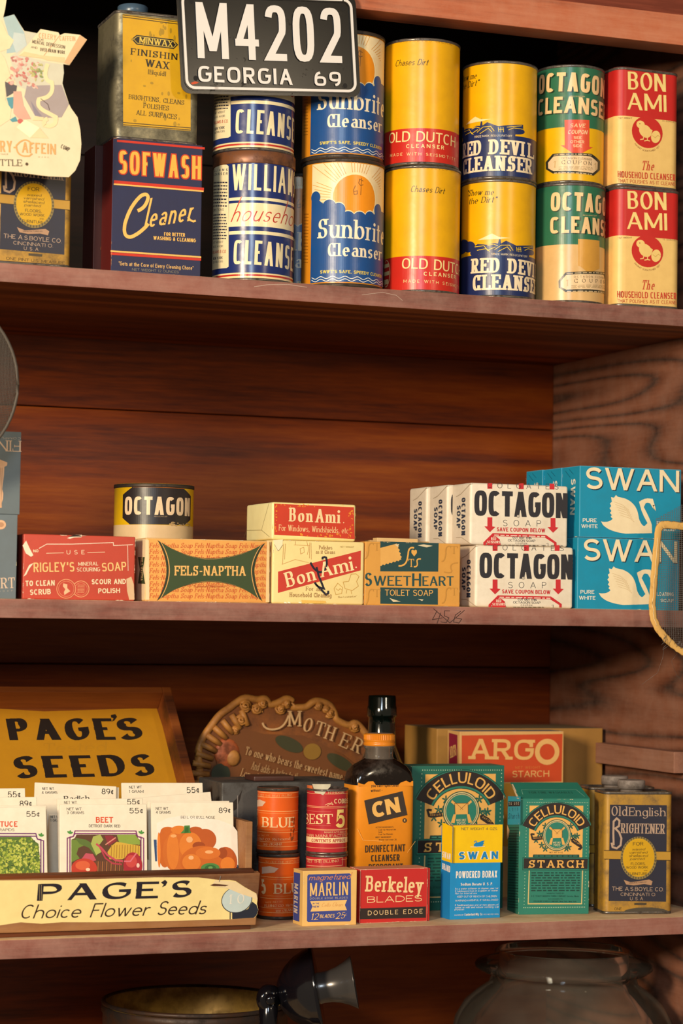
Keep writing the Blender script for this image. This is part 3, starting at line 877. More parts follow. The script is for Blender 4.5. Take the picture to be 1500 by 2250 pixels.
WAX = [
('p','#d2a012',1,[6.4,122,75,120.6,77.1,14,9.2,13.3]),
('l','#3a3018',3,.74,[6.4,121.1,74.8,119.7]),
('l','#3a3018',3,.74,[9.2,14.2,77,14.9]),
('l','#3a3018',3,.74,[6.5,119,74.8,117.6]),
('l','#3a3018',3,.74,[9.1,16.3,77,17]),
('p','#26221c',2,[15.7,98.3,20.8,103,57.5,102.3,62.8,97.6,58.4,92.9,20.9,93.5]),
('l','#c8a840',3,.59,[17.8,98.6,21.5,101.6,57.1,100.9,60.7,97.4,58,94.3,21.7,94.9,17.8,98.6]),
('t','#d8b850',4,'MINWAX',23.6,95.6,57.3,94.7,5.99,'o'),
('t','#2a2418',3,'FINISHING',15.4,83.2,70.5,82.1,6.29,'r'),
('t','#2a2418',3,'WAX',30.2,73.1,53.8,72.4,7.18,'r'),
('t','#3a3018',3,'[Liquid]',32.9,65.9,50.8,65.4,4.49,'rm'),
('t','#3a3018',3,'BRIGHTENS, CLEANS',14.1,39.8,69.8,38.9,4.48,'rm'),
('t','#3a3018',3,'POLISHES',29,32.4,54.5,32,4.63,'rm'),
('t','#3a3018',3,'ALL SURFACES',22,25.1,62.8,24.2,4.62,'rm'),
('sc','#a8841c',2,11.1,14.7,72.6,118.8,.59,1.78,.89,3.26,34,3,0)]
m_oldtin = rusty('old_tinplate', '#8a8268', '#4a4434', .4, .6, 40, .4, .65)
flat_tin('wax_tin', 'tall yellow wax tin on top of the navy cleaner carton', 'tin', (-194.7, 45, 353.5), 0, 85.3, 74, 126, 8, [(0, 126, m_oldtin)], WAX, m_rim, None, (-16, 15, 14, gloss('blue_cap', '#41566a', .3)))
HOUSEHOLD = [
('p','#f0d6a0',1,[-105.3,8,105.3,8,105.3,1,-105.3,1]),
('p','#b8302a',2,[-105.3,6.5,105.3,6.5,105.3,4.7,-105.3,4.7]),
('p','#f0deb2',1,[-26,82.6,100,82.6,100,79.6,-26,79.6]),
('p','#f0deb2',1,[-25.9,77,100,77,100,53.8,-25.9,53.8]),
('p','#f0deb2',1,[-25.3,49.3,100,49.3,100,46,-25.3,46]),
('p','#f0deb2',1,[-62.9,119.6,-30,116.3,-27.2,114.5,-25,14.4,-27.6,13.3,-58,14.3]),
('t','#f0deb2',2,'WILLIA',-22.8,89.8,36,89,25.91,'gd'),
('t','#f0deb2',2,'MS',39.6,89,59.2,88.7,25.91,'gd'),
('t','#c03a30',2,'househ',-23.5,58.5,36.8,58.9,24.6,'cl'),
('t','#c03a30',2,'old',40.3,58.9,70.4,59.2,24.6,'cl'),
('t','#f0deb2',2,'CLEAN',-19.7,16.5,32.8,15,23.95,'gd'),
('t','#f0deb2',2,'SER',36.2,14.9,67.7,14.1,23.95,'gd'),
('t','#3a3a4a',2,'WILLIAMS',-62.9,113.7,-28.4,109.6,2.53,'sb'),
('t','#3a3a4a',2,'CLEANSER',-59.5,109.2,-28.3,105.8,2.53,'sb'),
('rows','#3a3a4a',2,-56.9,77,-28.4,103.7,8,.4,1,-.133),
('t','#3a3a4a',2,'DIRECTIONS',-55,72.9,-32.5,70.7,2.29,'s'),
('rows','#3a3a4a',2,-55,44.1,-28.1,70.8,9,.4,2,-.113),
('t','#3a3a4a',2,'NET WEIGHT',-52.5,40.3,-32.6,38.6,2.03,'s'),
('t','#3a3a4a',2,'14 OZ. AVOIR.',-53.2,36.1,-32.1,34.5,2.03,'s'),
('t','#c0503c',2,'WILLIAMS & CO.',-55.1,30.5,-27.8,28.3,3.04,'gm'),
('t','#3a3a4a',2,'NEW YORK',-52.3,24,-32.9,22.6,2.8,'sb'),
('t','#3a3a4a',2,'DISTRIBUTORS',-52.1,20.6,-32.4,19.3,2.04,'s')]
m_brownlid = rusty('brown_lid', '#7c4c2e', '#4e2c1a', .38, .25, 55)
wc = can('cleanser_can', 'lower of two navy household cleanser cans with brown lids, standing on the shelf', 'can', (-82.4, 44, 224.6), -18.4, 40.5, 129.3, [(0, 129, '#1f2f6a')], HOUSEHOLD, m_rim, 'navy household cleanser cans', (117, .9, m_brownlid), .22)
dup(wc, 'upper navy household cleanser can, top half behind the licence plate', (-83.6, 44, 354.0), -16.9)
SUNRISE = [
('p','#f2dcae',1,[-35.3,6,95,6,95,124.6,-35.3,124.6]),
('l','#d99a48',2,.51,[44.3,82.9,48.1,82.8]),
('l','#d99a48',2,.51,[46.2,85.3,46.2,85.3]),
('l','#d99a48',2,.51,[47.9,87.8,47.9,87.8]),
('l','#d99a48',2,.51,[45.3,103.2,47.4,103.9]),
('l','#d99a48',2,.51,[43.3,104.9,46.7,106.3]),
('l','#d99a48',2,.51,[41.1,106.6,46.2,109]),
('l','#d99a48',2,.51,[38.7,108.1,47.1,112.6]),
('l','#d99a48',2,.51,[36.3,109.5,45.8,115.6]),
('l','#d99a48',2,.51,[33.9,110.8,46.7,120.5]),
('l','#d99a48',2,.51,[31.4,112,45.7,125]),
('l','#d99a48',2,.51,[23.8,114.5,30.8,128.7]),
('l','#d99a48',2,.51,[21.3,115,25.8,127.6]),
('l','#d99a48',2,.51,[18.8,115.4,21.7,127.5]),
('l','#d99a48',2,.51,[16.3,115.6,17.9,127.3]),
('l','#d99a48',2,.51,[13.9,115.6,14.3,127.1]),
('l','#d99a48',2,.51,[11.5,115.4,10.9,126.1]),
('l','#d99a48',2,.51,[9.2,115.1,7.5,126.4]),
('l','#d99a48',2,.51,[2.6,113,-3.2,126.4]),
('l','#d99a48',2,.51,[.6,112,-7.4,126.8]),
('l','#d99a48',2,.51,[-1.3,110.8,-11.7,126.5]),
('l','#d99a48',2,.51,[-3.2,109.5,-13.8,122.9]),
('l','#d99a48',2,.51,[-4.9,108,-22.8,126.7]),
('l','#d99a48',2,.51,[-6.4,106.4,-19.7,118.1]),
('l','#d99a48',2,.51,[-7.9,104.7,-34.6,123.7]),
('l','#d99a48',2,.51,[-11.2,98.8,-28.9,106.2]),
('l','#d99a48',2,.51,[-11.9,96.7,-34.3,104]),
('l','#d99a48',2,.51,[-12.4,94.5,-31.6,99.2]),
('l','#d99a48',2,.51,[-12.7,92.2,-33.5,95.8]),
('l','#d99a48',2,.51,[-12.8,90,-32.6,91.8]),
('l','#d99a48',2,.51,[-12.7,87.7,-33.6,88.1]),
('l','#d99a48',2,.51,[-12.4,85.4,-31.7,84.2]),
('l','#d99a48',2,.51,[-10.3,78.8,-32.8,71.5]),
('e','#f6e2b0',2,13,89.9,25.5,25.5,0),
('e','#ee9218',3,13,89.9,23.2,23.2,0),
('e','#f6e2b0',4,-29.9,92,6.1,6.1,0),
('e','#f6e2b0',4,-14,81.3,7.4,7.4,0),
('e','#f6e2b0',4,-4.2,78.5,6.7,6.7,0),
('e','#f6e2b0',4,5.5,70,7,7,0),
('e','#f6e2b0',4,17.5,69.5,7.7,7.7,0),
('e','#f6e2b0',4,29.7,72,6.7,6.7,0),
('e','#f6e2b0',4,42,81.2,6.7,6.7,0),
('e','#194c8c',5,-29.9,91,6.1,6.1,0),
('e','#194c8c',5,-14,80.3,7.4,7.4,0),
('e','#194c8c',5,-4.2,77.5,6.7,6.7,0),
('e','#194c8c',5,5.5,69,7,7,0),
('e','#194c8c',5,17.5,68.5,7.7,7.7,0),
('e','#194c8c',5,29.7,71,6.7,6.7,0),
('e','#194c8c',5,42,80.2,6.7,6.7,0),
('p','#194c8c',5,[-35.3,5,95,5,95,80.5,42,80.5,29.7,71,5.5,69,-8.7,75.3,-25.7,87.8,-35.3,92.8]),
('l','#8a5a20',6,.64,[12.2,102,10.2,97.4,11,93,14.3,93.8,14,97,10.9,95.9]),
('l','#8a5a20',6,.64,[20.4,107.2,16.5,108.8,15.5,104.8,17.6,102.5,20.4,103.6]),
('l','#8a5a20',6,.51,[18.5,110.2,17.8,92.9]),
('t','#f2e2c4',6,'Sunbrit',-25.8,49.3,45.7,47.8,19.19,'r'),
('t','#f2e2c4',6,'e',48.4,47.7,58.6,47.5,19.19,'r'),
('t','#f2e2c4',6,'Cleanse',-14.6,30.7,42.4,30.6,13.05,'r'),
('t','#f2e2c4',6,'r',44.2,30.6,52.4,30.5,13.05,'r'),
('t','#ecd04c',6,"SWIFT'S SAFE, SPEEDY CLE",-22.5,13.7,39.1,13.4,3.19,'sb'),
('t','#ecd04c',6,'ANSER',39.5,13.4,52.3,13.3,3.19,'sb'),
('l','#e8e4d8',6,.7,[-33.3,10.4,-32,9.8,-30.7,9.1,-29.4,8.6,-28.1,8.4,-26.8,8.6,-25.5,9.3,-24.2,9.9,-22.9,10.4,-21.6,10.6,-20.3,10.2,-19,9.6,-17.7,8.9,-16.4,8.4,-15.1,8.4,-13.8,8.8,-12.5,9.5,-11.2,10.1,-9.9,10.5,-8.6,10.5,-7.3,10,-6,9.3,-4.7,8.7,-3.4,8.4,-2.1,8.5,-.8,9,.5,9.7,1.8,10.3,3.1,10.6,4.4,10.4,5.7,9.8,7,9.1,8.3,8.6,9.6,8.4,10.9,8.6,12.2,9.3,13.5,9.9,14.8,10.5,16.1,10.6,17.4,10.2,18.7,9.6,20,8.9,21.3,8.4,22.6,8.4,23.9,8.8,25.2,9.5,26.5,10.1,27.8,10.5,29.1,10.5,30.4,10,31.7,9.3,33,8.7,34.3,8.4,35.6,8.5,36.9,9,38.2,9.7,39.5,10.3,40.8,10.6,42.1,10.4,43.4,9.8,44.7,9.1,46,8.6,47.3,8.4,48.6,8.6,49.9,9.3,51.2,9.9,52.5,10.5,53.8,10.6,55.1,10.2,56.4,9.6,57.7,8.9,59,8.4,60.3,8.4,61.6,8.8,62.9,9.5,64.2,10.2,65.5,10.5,66.8,10.5,68.1,10,69.4,9.3,70.7,8.7,72,8.4,73.3,8.5,74.6,9,75.9,9.7,77.2,10.3,78.5,10.6,79.8,10.4,81.1,9.8,82.4,9.1]),
('l','#e8e4d8',6,.7,[-33.3,7.8,-32,7.2,-30.7,6.5,-29.4,6,-28.1,5.8,-26.8,6,-25.5,6.7,-24.2,7.3,-22.9,7.8,-21.6,8,-20.3,7.6,-19,7,-17.7,6.3,-16.4,5.8,-15.1,5.8,-13.8,6.2,-12.5,6.9,-11.2,7.5,-9.9,7.9,-8.6,7.9,-7.3,7.4,-6,6.7,-4.7,6.1,-3.4,5.8,-2.1,5.9,-.8,6.4,.5,7.1,1.8,7.7,3.1,8,4.4,7.8,5.7,7.2,7,6.5,8.3,6,9.6,5.8,10.9,6,12.2,6.7,13.5,7.3,14.8,7.9,16.1,8,17.4,7.6,18.7,7,20,6.3,21.3,5.8,22.6,5.8,23.9,6.2,25.2,6.9,26.5,7.5,27.8,7.9,29.1,7.9,30.4,7.4,31.7,6.7,33,6.1,34.3,5.8,35.6,5.9,36.9,6.4,38.2,7.1,39.5,7.7,40.8,8,42.1,7.8,43.4,7.2,44.7,6.5,46,6,47.3,5.8,48.6,6,49.9,6.7,51.2,7.3,52.5,7.9,53.8,8,55.1,7.6,56.4,7,57.7,6.3,59,5.8,60.3,5.8,61.6,6.2,62.9,6.9,64.2,7.6,65.5,7.9,66.8,7.9,68.1,7.4,69.4,6.7,70.7,6.1,72,5.8,73.3,5.9,74.6,6.4,75.9,7.1,77.2,7.7,78.5,8,79.8,7.8,81.1,7.2,82.4,6.5]),
('t','#a86a18',2,'DISINFECTS',-49,83.1,-50.4,113.1,14.28,'s'),
('rows','#a86a18',2,-50.9,26.5,-40.4,78.6,16,.3,3,-.15)]
sc_ = can('cleanser_can', 'lower of two blue cleanser cans with a rising sun, standing on the shelf', 'can', (13.1, 44, 224.6), -20.6, 41.3, 129.4, [(0, 129, '#d88a1e')], SUNRISE, m_darkrim, 'blue sunrise cleanser cans', None, .3, 4)
dup(sc_, 'upper blue sunrise cleanser can, partly behind the right end of the licence plate', (11.5, 44, 354.1), -22.1)
dup(sc_, 'blue sunrise cleanser can in the dark behind the gap between the first two can stacks', (-2, 138, 224.6), -35)
YELLOWRED = [
('p','#c92a1e',1,[-100.9,37.1,100.9,37.1,100.9,1,-100.9,1]),
('t','#c48a10',2,'DISSOLVES',-24.4,125.8,9.2,125.2,3.23,'s'),
('t','#c48a10',2,'GREASE',13.8,125,34.6,125.2,3.28,'s'),
('t','#4a3c14',2,'Chases Dirt',-30.2,102.2,5.5,101.2,6.46,'i'),
('t','#f4d894',3,'OLD DUTC',-38.3,24.5,32.4,22.1,10.64,'w'),
('t','#f4d894',3,'H',33.9,22.1,42.7,21.8,10.64,'w'),
('t','#f4d894',3,'CLEANSER',-15.3,17,24.9,16.8,3.96,'sb'),
('t','#f4d894',3,'MADE WITH SEISM',-36.2,10.2,22.8,8.4,3.09,'s'),
('t','#f4d894',3,'OTITE',23.2,8.4,42.9,7.7,3.09,'s'),
('e','#f0c88c',2,-63,22,8.5,14,0),
('e','#c92a1e',3,-63,22,7.6,13,0),
('p','#f0c88c',4,[-70,20,-56,20,-56,24,-70,24]),
('p','#f0c88c',4,[-69,28,-57,28,-57,32,-69,32]),
('p','#f0c88c',4,[-68,11,-58,11,-58,16,-68,16])]
dc = can('cleanser_can', 'lower yellow and red cleanser can, third stack from the left', 'can', (99.4, 42, 224.6), 3.5, 38.7, 129.5, [(0, 129, '#e6aa0a')], YELLOWRED, m_rim, 'yellow and red cleanser cans', None, .3)
dup(dc, 'upper yellow and red cleanser can, tallest stack just right of the licence plate', (97, 42, 354.4), -22.5)
YELLOWNAVY = [
('p','#1c2c5c',1,[-100.1,44.8,100.1,44.8,100.1,1,-100.1,1]),
('e','#1c2c5c',2,-47.7,56.1,13.9,7.5,0),
('e','#1c2c5c',2,-33.9,54.2,8.7,5.7,0),
('e','#1c2c5c',2,-25.5,47.4,6.4,3.6,0),
('e','#1c2c5c',2,-15.7,44,5,3.3,0),
('e','#1c2c5c',2,-8.3,43.7,4.5,3.3,0),
('e','#1c2c5c',2,1.2,46.2,4.7,4.7,0),
('e','#1c2c5c',2,8.3,44,5.5,4,0),
('e','#1c2c5c',2,15,49.1,4.5,4.3,0),
('e','#1c2c5c',2,26.9,46,10.9,4,0),
('e','#1c2c5c',2,37.6,50.2,11.5,3.6,0),
('p','#1c2c5c',2,[-27.1,53.5,-22,56,-9.6,54.4,-4.9,56.3,-.1,55.7,1.9,64,2.9,55.7,8.1,58.8,11.8,57.2,19.6,54.2,46.8,57.5,47.2,48,-27,45.1]),
('p','#f4dca0',2,[-22,59.9,-15.4,62.3,-6.2,66,.4,62.6,12.4,61.8,2.2,60.2]),
('l','#f0c81c',3,.6,[-25.6,53.3,-14.6,53.7,-10.8,48.8,-2.5,52.1]),
('l','#f0c81c',3,.6,[-22.6,49.5,-12,50.6,-8.3,47.5]),
('l','#f0c81c',3,.59,[-3.6,49.2,3.4,54,11.8,54.3,15.7,49.1]),
('l','#f0c81c',3,.59,[0,47.4,9.4,52.4,13.2,48.4]),
('l','#f0c81c',3,.59,[19.6,53,20.3,48.3]),
('l','#f0c81c',3,.59,[22.4,53.2,22.4,47.9]),
('l','#f0c81c',3,.59,[24.5,53.4,25.1,48.1]),
('l','#f0c81c',3,.59,[19.6,50.9,25.3,50.9]),
('l','#f0c81c',3,.59,[28.4,53.3,45.2,56.1]),
('l','#f0c81c',3,.59,[30.1,50.5,35.5,52.9,47,52.7]),
('l','#f0c81c',3,.59,[-10.9,53.5,-4.9,55.1,-.1,53.3]),
('t','#2a2416',2,'"Show me',-38.1,107.2,-5.5,105.6,6.2,'ri'),
('t','#2a2416',2,'the Dirt"',-35.2,98.4,-2.4,97.9,6.21,'ri'),
('t','#e8d8b8',4,'TRADE MARK REG.U.S.',-7.3,43.7,22.8,43.3,2.14,'s'),
('t','#e8d8b8',4,'PAT.OFF',23.1,43.3,34.2,43.2,2.14,'s'),
('t','#f2dcb8',4,'RED DEV',-29.5,26.1,42.6,24.8,15.18,'rx'),
('t','#f2dcb8',4,'IL',44.7,24.8,65.3,24.5,15.18,'rx'),
('t','#f2dcb8',4,'CLEANSE',-27.6,8.3,48.3,7.9,15.64,'rx'),
('t','#f2dcb8',4,'R',50.5,7.9,61.3,7.9,15.64,'rx')]
rc = can('cleanser_can', 'lower yellow and navy cleanser can with a town skyline', 'can', (185.1, 42, 224.6), -24.4, 38.5, 122.3, [(0, 122, '#e8ae0a')], YELLOWNAVY, m_rim, 'yellow and navy cleanser cans', None, .3)
dup(rc, 'upper yellow and navy cleanser can with a town skyline', (185, 42, 347.1), -55.4)
GREENCREAM = [
('p','#2c6c4e',1,[-96.2,60.9,96.2,60.9,96.2,124.3,-96.2,124.3]),
('t','#143626',2,'OCTAG',-19.8,95.2,40.9,94.4,19.52,'g'),
('t','#143626',2,'ON',43.6,94.4,67.9,94.1,19.52,'g'),
('t','#f0c890',3,'OCTAG',-20.7,96.3,39.2,95.2,19.52,'g'),
('t','#f0c890',3,'ON',41.9,95.1,65.8,94.7,19.52,'g'),
('t','#143626',2,'CLEANS',-20.1,71.7,50.8,72.3,17.27,'g'),
('t','#143626',2,'ER',53.2,72.3,76.9,72.5,17.27,'g'),
('t','#f0c890',3,'CLEANS',-21,72.7,47.4,72.8,17.28,'g'),
('t','#f0c890',3,'ER',49.8,72.8,72.6,72.8,17.28,'g'),
('t','#e8c890',3,'REG.U.S.PAT.OFF.',14,90.9,32.1,91.9,1.33,'s'),
('p','#d39a40',2,[9,66.6,36.7,67.2,37.2,38.3,28.2,34.5,19.9,32.6,12.5,37.7,9.3,39]),
('p','#2c2c24',3,[-10.9,23.1,-3.8,31.5,52.4,36.2,57.5,29.1,57.5,20.1,57.6,14.1,-3.5,11.2,-10.6,15.9]),
('p','#ecca9c',4,[-8.4,22.4,-2.9,29,47.2,32.8,57.5,28.2,57.5,20.9,57.6,16.7,-2.7,13.6,-8.1,16.6]),
('t','#3c3424',5,'OCTAGON CLEANSER',5.1,26,52.9,29.1,1.99,'s'),
('t','#3c3424',5,'COUPON',5.4,20.9,51.1,23.7,3.98,'rm'),
('rows','#8a7448',5,2.4,14.6,57.6,18.5,3,.3,5,.082),
('t','#c8a468',5,'1',-3.6,17.4,-.3,17.3,6.63,'rm'),
('t','#c8a468',5,'1',57.6,20.4,57.5,20.4,6.6,'rm'),
('rows','#c8b088',5,-2.6,29.3,52.4,31.1,1,.5,6,.085),
('rows','#c8b088',5,-1.9,10.1,54.1,12.9,1,.4,7,.056)]
can('cleanser_can', 'lower green and tan cleanser can with a faded arrow', 'can', (267.2, 42, 224.6), -26.2, 37, 125.3, [(0, 125, '#dcb274')], GREENCREAM, m_rim, 'green topped cleanser cans', None, .28)
GREENYELLOW = [
('p','#2c6c4e',1,[-92.6,58.6,92.6,58.6,92.6,123.5,-92.6,123.5]),
('t','#143626',2,'OCTAGO',-39.5,96.1,36.2,93.9,20.07,'g'),
('t','#143626',2,'N',39,93.9,51.6,93.5,20.07,'g'),
('t','#f0c890',3,'OCTAGO',-41.5,97.5,34.7,94.7,20.06,'g'),
('t','#f0c890',3,'N',37.5,94.6,50.2,94.1,20.06,'g'),
('t','#143626',2,'CLEANS',-40.8,73.4,33.8,71.3,17.15,'g'),
('t','#143626',2,'ER',36.2,71.3,61,70.6,17.15,'g'),
('t','#f0c890',3,'CLEANS',-42.9,74.9,32.5,72.1,17.15,'g'),
('t','#f0c890',3,'ER',34.8,72,60,71.1,17.15,'g'),
('t','#e8c890',3,'REG.U.S.PAT.OFF.',-.4,90.1,16.1,90.3,1.34,'s'),
('p','#dd5034',2,[-5.7,66.1,21.2,66.9,21.5,39,26.1,39.2,7.2,28.4,-9.6,39.8,-5.1,39.6]),
('t','#f2cc9c',3,'SAVE',-.1,58.2,16.2,58.6,4.01,'ib'),
('t','#f2cc9c',3,'COUPON',-2.2,51.2,18.4,51.8,4.23,'ib'),
('t','#f2cc9c',3,'SEE',3.9,46.2,12.4,46.3,2.89,'sb'),
('t','#f2cc9c',3,'OTHER',.6,41.6,15.4,42,2.89,'sb'),
('t','#f2cc9c',3,'SIDE',3.4,37.5,13.1,37.7,2.89,'sb'),
('p','#2c2c24',3,[-27.1,23.7,-18.2,31.3,24.7,31.9,38.8,26.2,38.5,17.2,27.2,9.5,-17.9,10.8,-26.7,16.3]),
('p','#ecca9c',4,[-23.8,22.7,-17.2,28.6,23.3,29,33.7,24.4,33.4,17.1,26.2,11.9,-17,13.1,-23.5,16.7]),
('t','#3c3424',5,'OCTAGON CLEANSER',-8.6,25,24.8,24.8,2.0,'s'),
('t','#3c3424',5,'COUPON',-8.3,19.9,24.4,19.6,4.0,'rm'),
('rows','#8a7448',5,-11.3,13.7,26.4,17.6,3,.3,5,.017),
('t','#c8a468',5,'1',-18,17,-14.3,16.7,6.66,'rm'),
('t','#c8a468',5,'1',28.2,15.8,32.7,16.5,6.63,'rm'),
('rows','#c8b088',5,-16.9,29,24.7,30.7,1,.5,6,.017),
('rows','#c8b088',5,-16.1,9.5,25,12.4,1,.4,7,-.018)]
can('cleanser_can', 'upper green and yellow cleanser can with a red arrow', 'can', (267.4, 44, 350.1), -26.2, 35.6, 124.5, [(0, 124, '#ecb40c')], GREENYELLOW, m_rim, 'green topped cleanser cans', None, .28)
CHICK = [
('t','#f4d888',2,'BON',12.1,102.7,58.1,104.4,18.62,'o'),
('t','#f4d888',2,'AMI',11.3,81.2,59.1,83.1,17.93,'o'),
('e','#c62620',2,35.8,59.4,18.6,16.8,0),
('e','#f0cc7c',3,33.3,60.2,7.8,6.5,-.5),
('e','#f0cc7c',3,27.6,66.7,5,4.2,0),
('p','#f0cc7c',3,[22.9,69.5,25.7,68.6,24.5,66.8]),
('p','#f0cc7c',3,[37.7,63.8,42.1,61.9,40.3,56.2,34,54.6]),
('e','#7a5020',4,26.6,67.5,.6,.6,0),
('l','#f0cc7c',3,1.01,[31.5,54.4,30.9,51.6,27.2,50.8]),
('l','#f0cc7c',3,1.01,[35.9,54.2,35.9,50.8,32.2,49.8]),
('l','#f0cc7c',3,1.01,[35.9,50.8,39.1,50.3]),
('e','#f0cc7c',4,45.9,55.4,5.5,6.7,-.35),
('l','#c8a050',5,.45,[41.8,56.3,45.3,54.3,48.4,57.3,50.9,55.8]),
('t','#7a5a2c',2,'NET WEIGHT',.9,70.6,17.6,71.7,1.56,'s'),
('t','#7a5a2c',2,'13 OUNCES',53.9,72.4,69.8,72.8,1.57,'s'),
('arc','#8a5a2c',2,"HASN'T SCRATCHED YET",35.8,59.4,20.7,222,318,1.79,'s'),
('t','#c8462c',2,'The',29.4,18.8,43.9,19.5,9.83,'ri'),
('t','#c63a26',2,'HOUSEHOLD CLEANSER',.9,8.7,70.6,11.1,6.71,'gm'),
('t','#c05a34',2,'THAT POLISHES AS IT CLEANS',1,3.4,70.7,5.7,3.8,'s')]
bt = flat_tin('cleanser_tin', 'lower red and cream cleanser tin at the right end of the top shelf', 'tin', (342.4, 29, 224.6), 0, 76.0, 46.0, 126.0, 11, [(0, 74.3, '#eec678'), (74.3, 126.0, '#c42420')], CHICK, m_rim, 'red and cream cleanser tins')
dup(bt, 'upper red and cream cleanser tin at the right end of the top shelf', (340.9, 31, 350.8), 2.5)
# ---- middle shelf: soap bars and boxes
carton('blue_box', 'grey blue box lying upside down on another at the left end of the middle shelf', 'box', (-382.7, 33, -12.1), 0, 120.0, 60.0, 78.0, {'*': '#667176'}, {'F': [
('t','#d8b89c',3,'FINI',119.6,69.6,94.4,69.3,10.26,'rm'),
('t','#c8b8a8',3,'COMPLE',119.4,72.9,97.3,72.5,2.02,'s',.5),
('p','#dcae88',2,[94.7,50,100.2,51.2,107.2,48.7,107,45.9,104.5,44.5,104.2,36.2,102.8,23.4,104,19.7,103.8,14.3,102.7,10.6,102.8,6,95.6,5.3]),
('l','#a87e60',3,.46,[100.7,43.4,100.2,6.8]),
('l','#a87e60',3,.46,[102.4,43.5,101.9,6.9])]}, wear=8, seed=8)
carton('blue_box', 'lower grey blue box at the left end of the middle shelf', 'box', (-384.5, 33, -91.5), 0, 120.0, 60.0, 79.2, {'*': '#69747a'}, {'F': [
('e','#dcae88',2,104.2,69.4,4.8,4.4,0),
('e','#b88a68',3,104.2,69.4,2.8,2.3,0),
('t','#d8bca4',3,'RT',105.8,9.6,118.5,10.2,9.85,'rm'),
('t','#b8b0a4',3,'SOAP',103.8,6.1,116.7,6.8,1.64,'s')]}, wear=8, seed=9)
carton('soap_box', 'torn red scouring soap box on the middle shelf', 'box', (-263.3, 30, -91.5), 0, 109.1, 50.0, 61.5, {'*': '#be4735', 'L': '#8c2c20'}, {'F': [
('l','#f0dcc4',3,.64,[14.8,48,22.3,52.3,46.7,52.9,87.1,55.4,87.4,52.6,106.6,53.9]),
('l','#f0dcc4',3,.47,[101.3,53,102.3,28.8]),
('p','#f0dcc4',2,[41.9,58.4,48.4,61.8,56,62,55.9,59.7,48.5,59.2,44.7,58]),
('p','#24120e',3,[42.8,59.6,48.4,61.8,54.9,61.8,55.7,60.3,48.5,60.1]),
('p','#ecdcc0',2,[-.9,50.4,2.4,55.1,5.5,48.7,9.6,41.5,7.4,40,2.3,43.1]),
('p','#ecdcc0',2,[10,34.2,5.9,28.6,3.2,23,.5,21.1,5.8,32.2]),
('t','#f0d8b4',3,'NO',9.5,44.2,14.5,44.5,2.57,'sb'),
('t','#f0d8b4',3,'USE',41.7,43,59.2,43.6,4.06,'s'),
('l','#f0d8b4',3,.46,[22,43.6,38.9,44.5]),
('l','#f0d8b4',3,.46,[62,45.2,79.2,46.1]),
('t','#f0c07c',3,"RIGLEY'S",10.2,25.5,49.6,26.9,9.01,'gm'),
('t','#f0d8b4',3,'MINERAL',53.3,32.4,72.7,33.3,3.51,'gm'),
('t','#f0d8b4',3,'SCOURING',52,27,74.6,27.7,3.7,'gm'),
('t','#f0c07c',3,'SOAP',76.7,27.5,100.6,29.2,8.16,'gm'),
('t','#f0d8b4',3,'TO CLEAN',2.7,12.2,30.8,13.3,5.13,'sb'),
('t','#f0d8b4',3,'SCRUB',7.2,3.9,27.2,5,5.13,'sb'),
('t','#f0d8b4',3,'SCOUR AND',66.7,15.1,100.4,16.2,4.82,'sb'),
('t','#f0d8b4',3,'POLISH',73.3,6.7,94.8,7.5,4.63,'sb'),
('e','#eab07c',2,56.3,10.5,8.2,7.9,0),
('e','#be4735',3,56.3,10.5,7.6,7.4,0),
('e','#e09068',4,56.3,10.5,6.3,6.1,0),
('e','#be4735',5,56.3,10.5,5.9,5.7,0),
('e','#eab07c',5,41.9,10.4,9.4,9.2,0),
('e','#be4735',6,41.9,10.4,8.9,8.7,0),
('e','#e09068',7,41.9,10.4,7.6,7.4,0),
('e','#be4735',8,41.9,10.4,7.2,7,0),
('p','#eab890',9,[39,15.5,42.8,14.6,42.9,11,45.8,8.2,43,6.4,40.2,4.5,39.7,7.2,41,10,38.6,12.7]),
('p','#d8b48c',2,[100.7,20.9,105.5,23.3,108.2,15.9,109.2,1.2,104,1,101.7,9.3]),
('rows','#eab07c',6,52.9,6.5,59.8,14.8,6,.3,8,.019)]}, wear=26, seed=11, bevel=1.4, seg=3, wearcol='#ecd4b8')
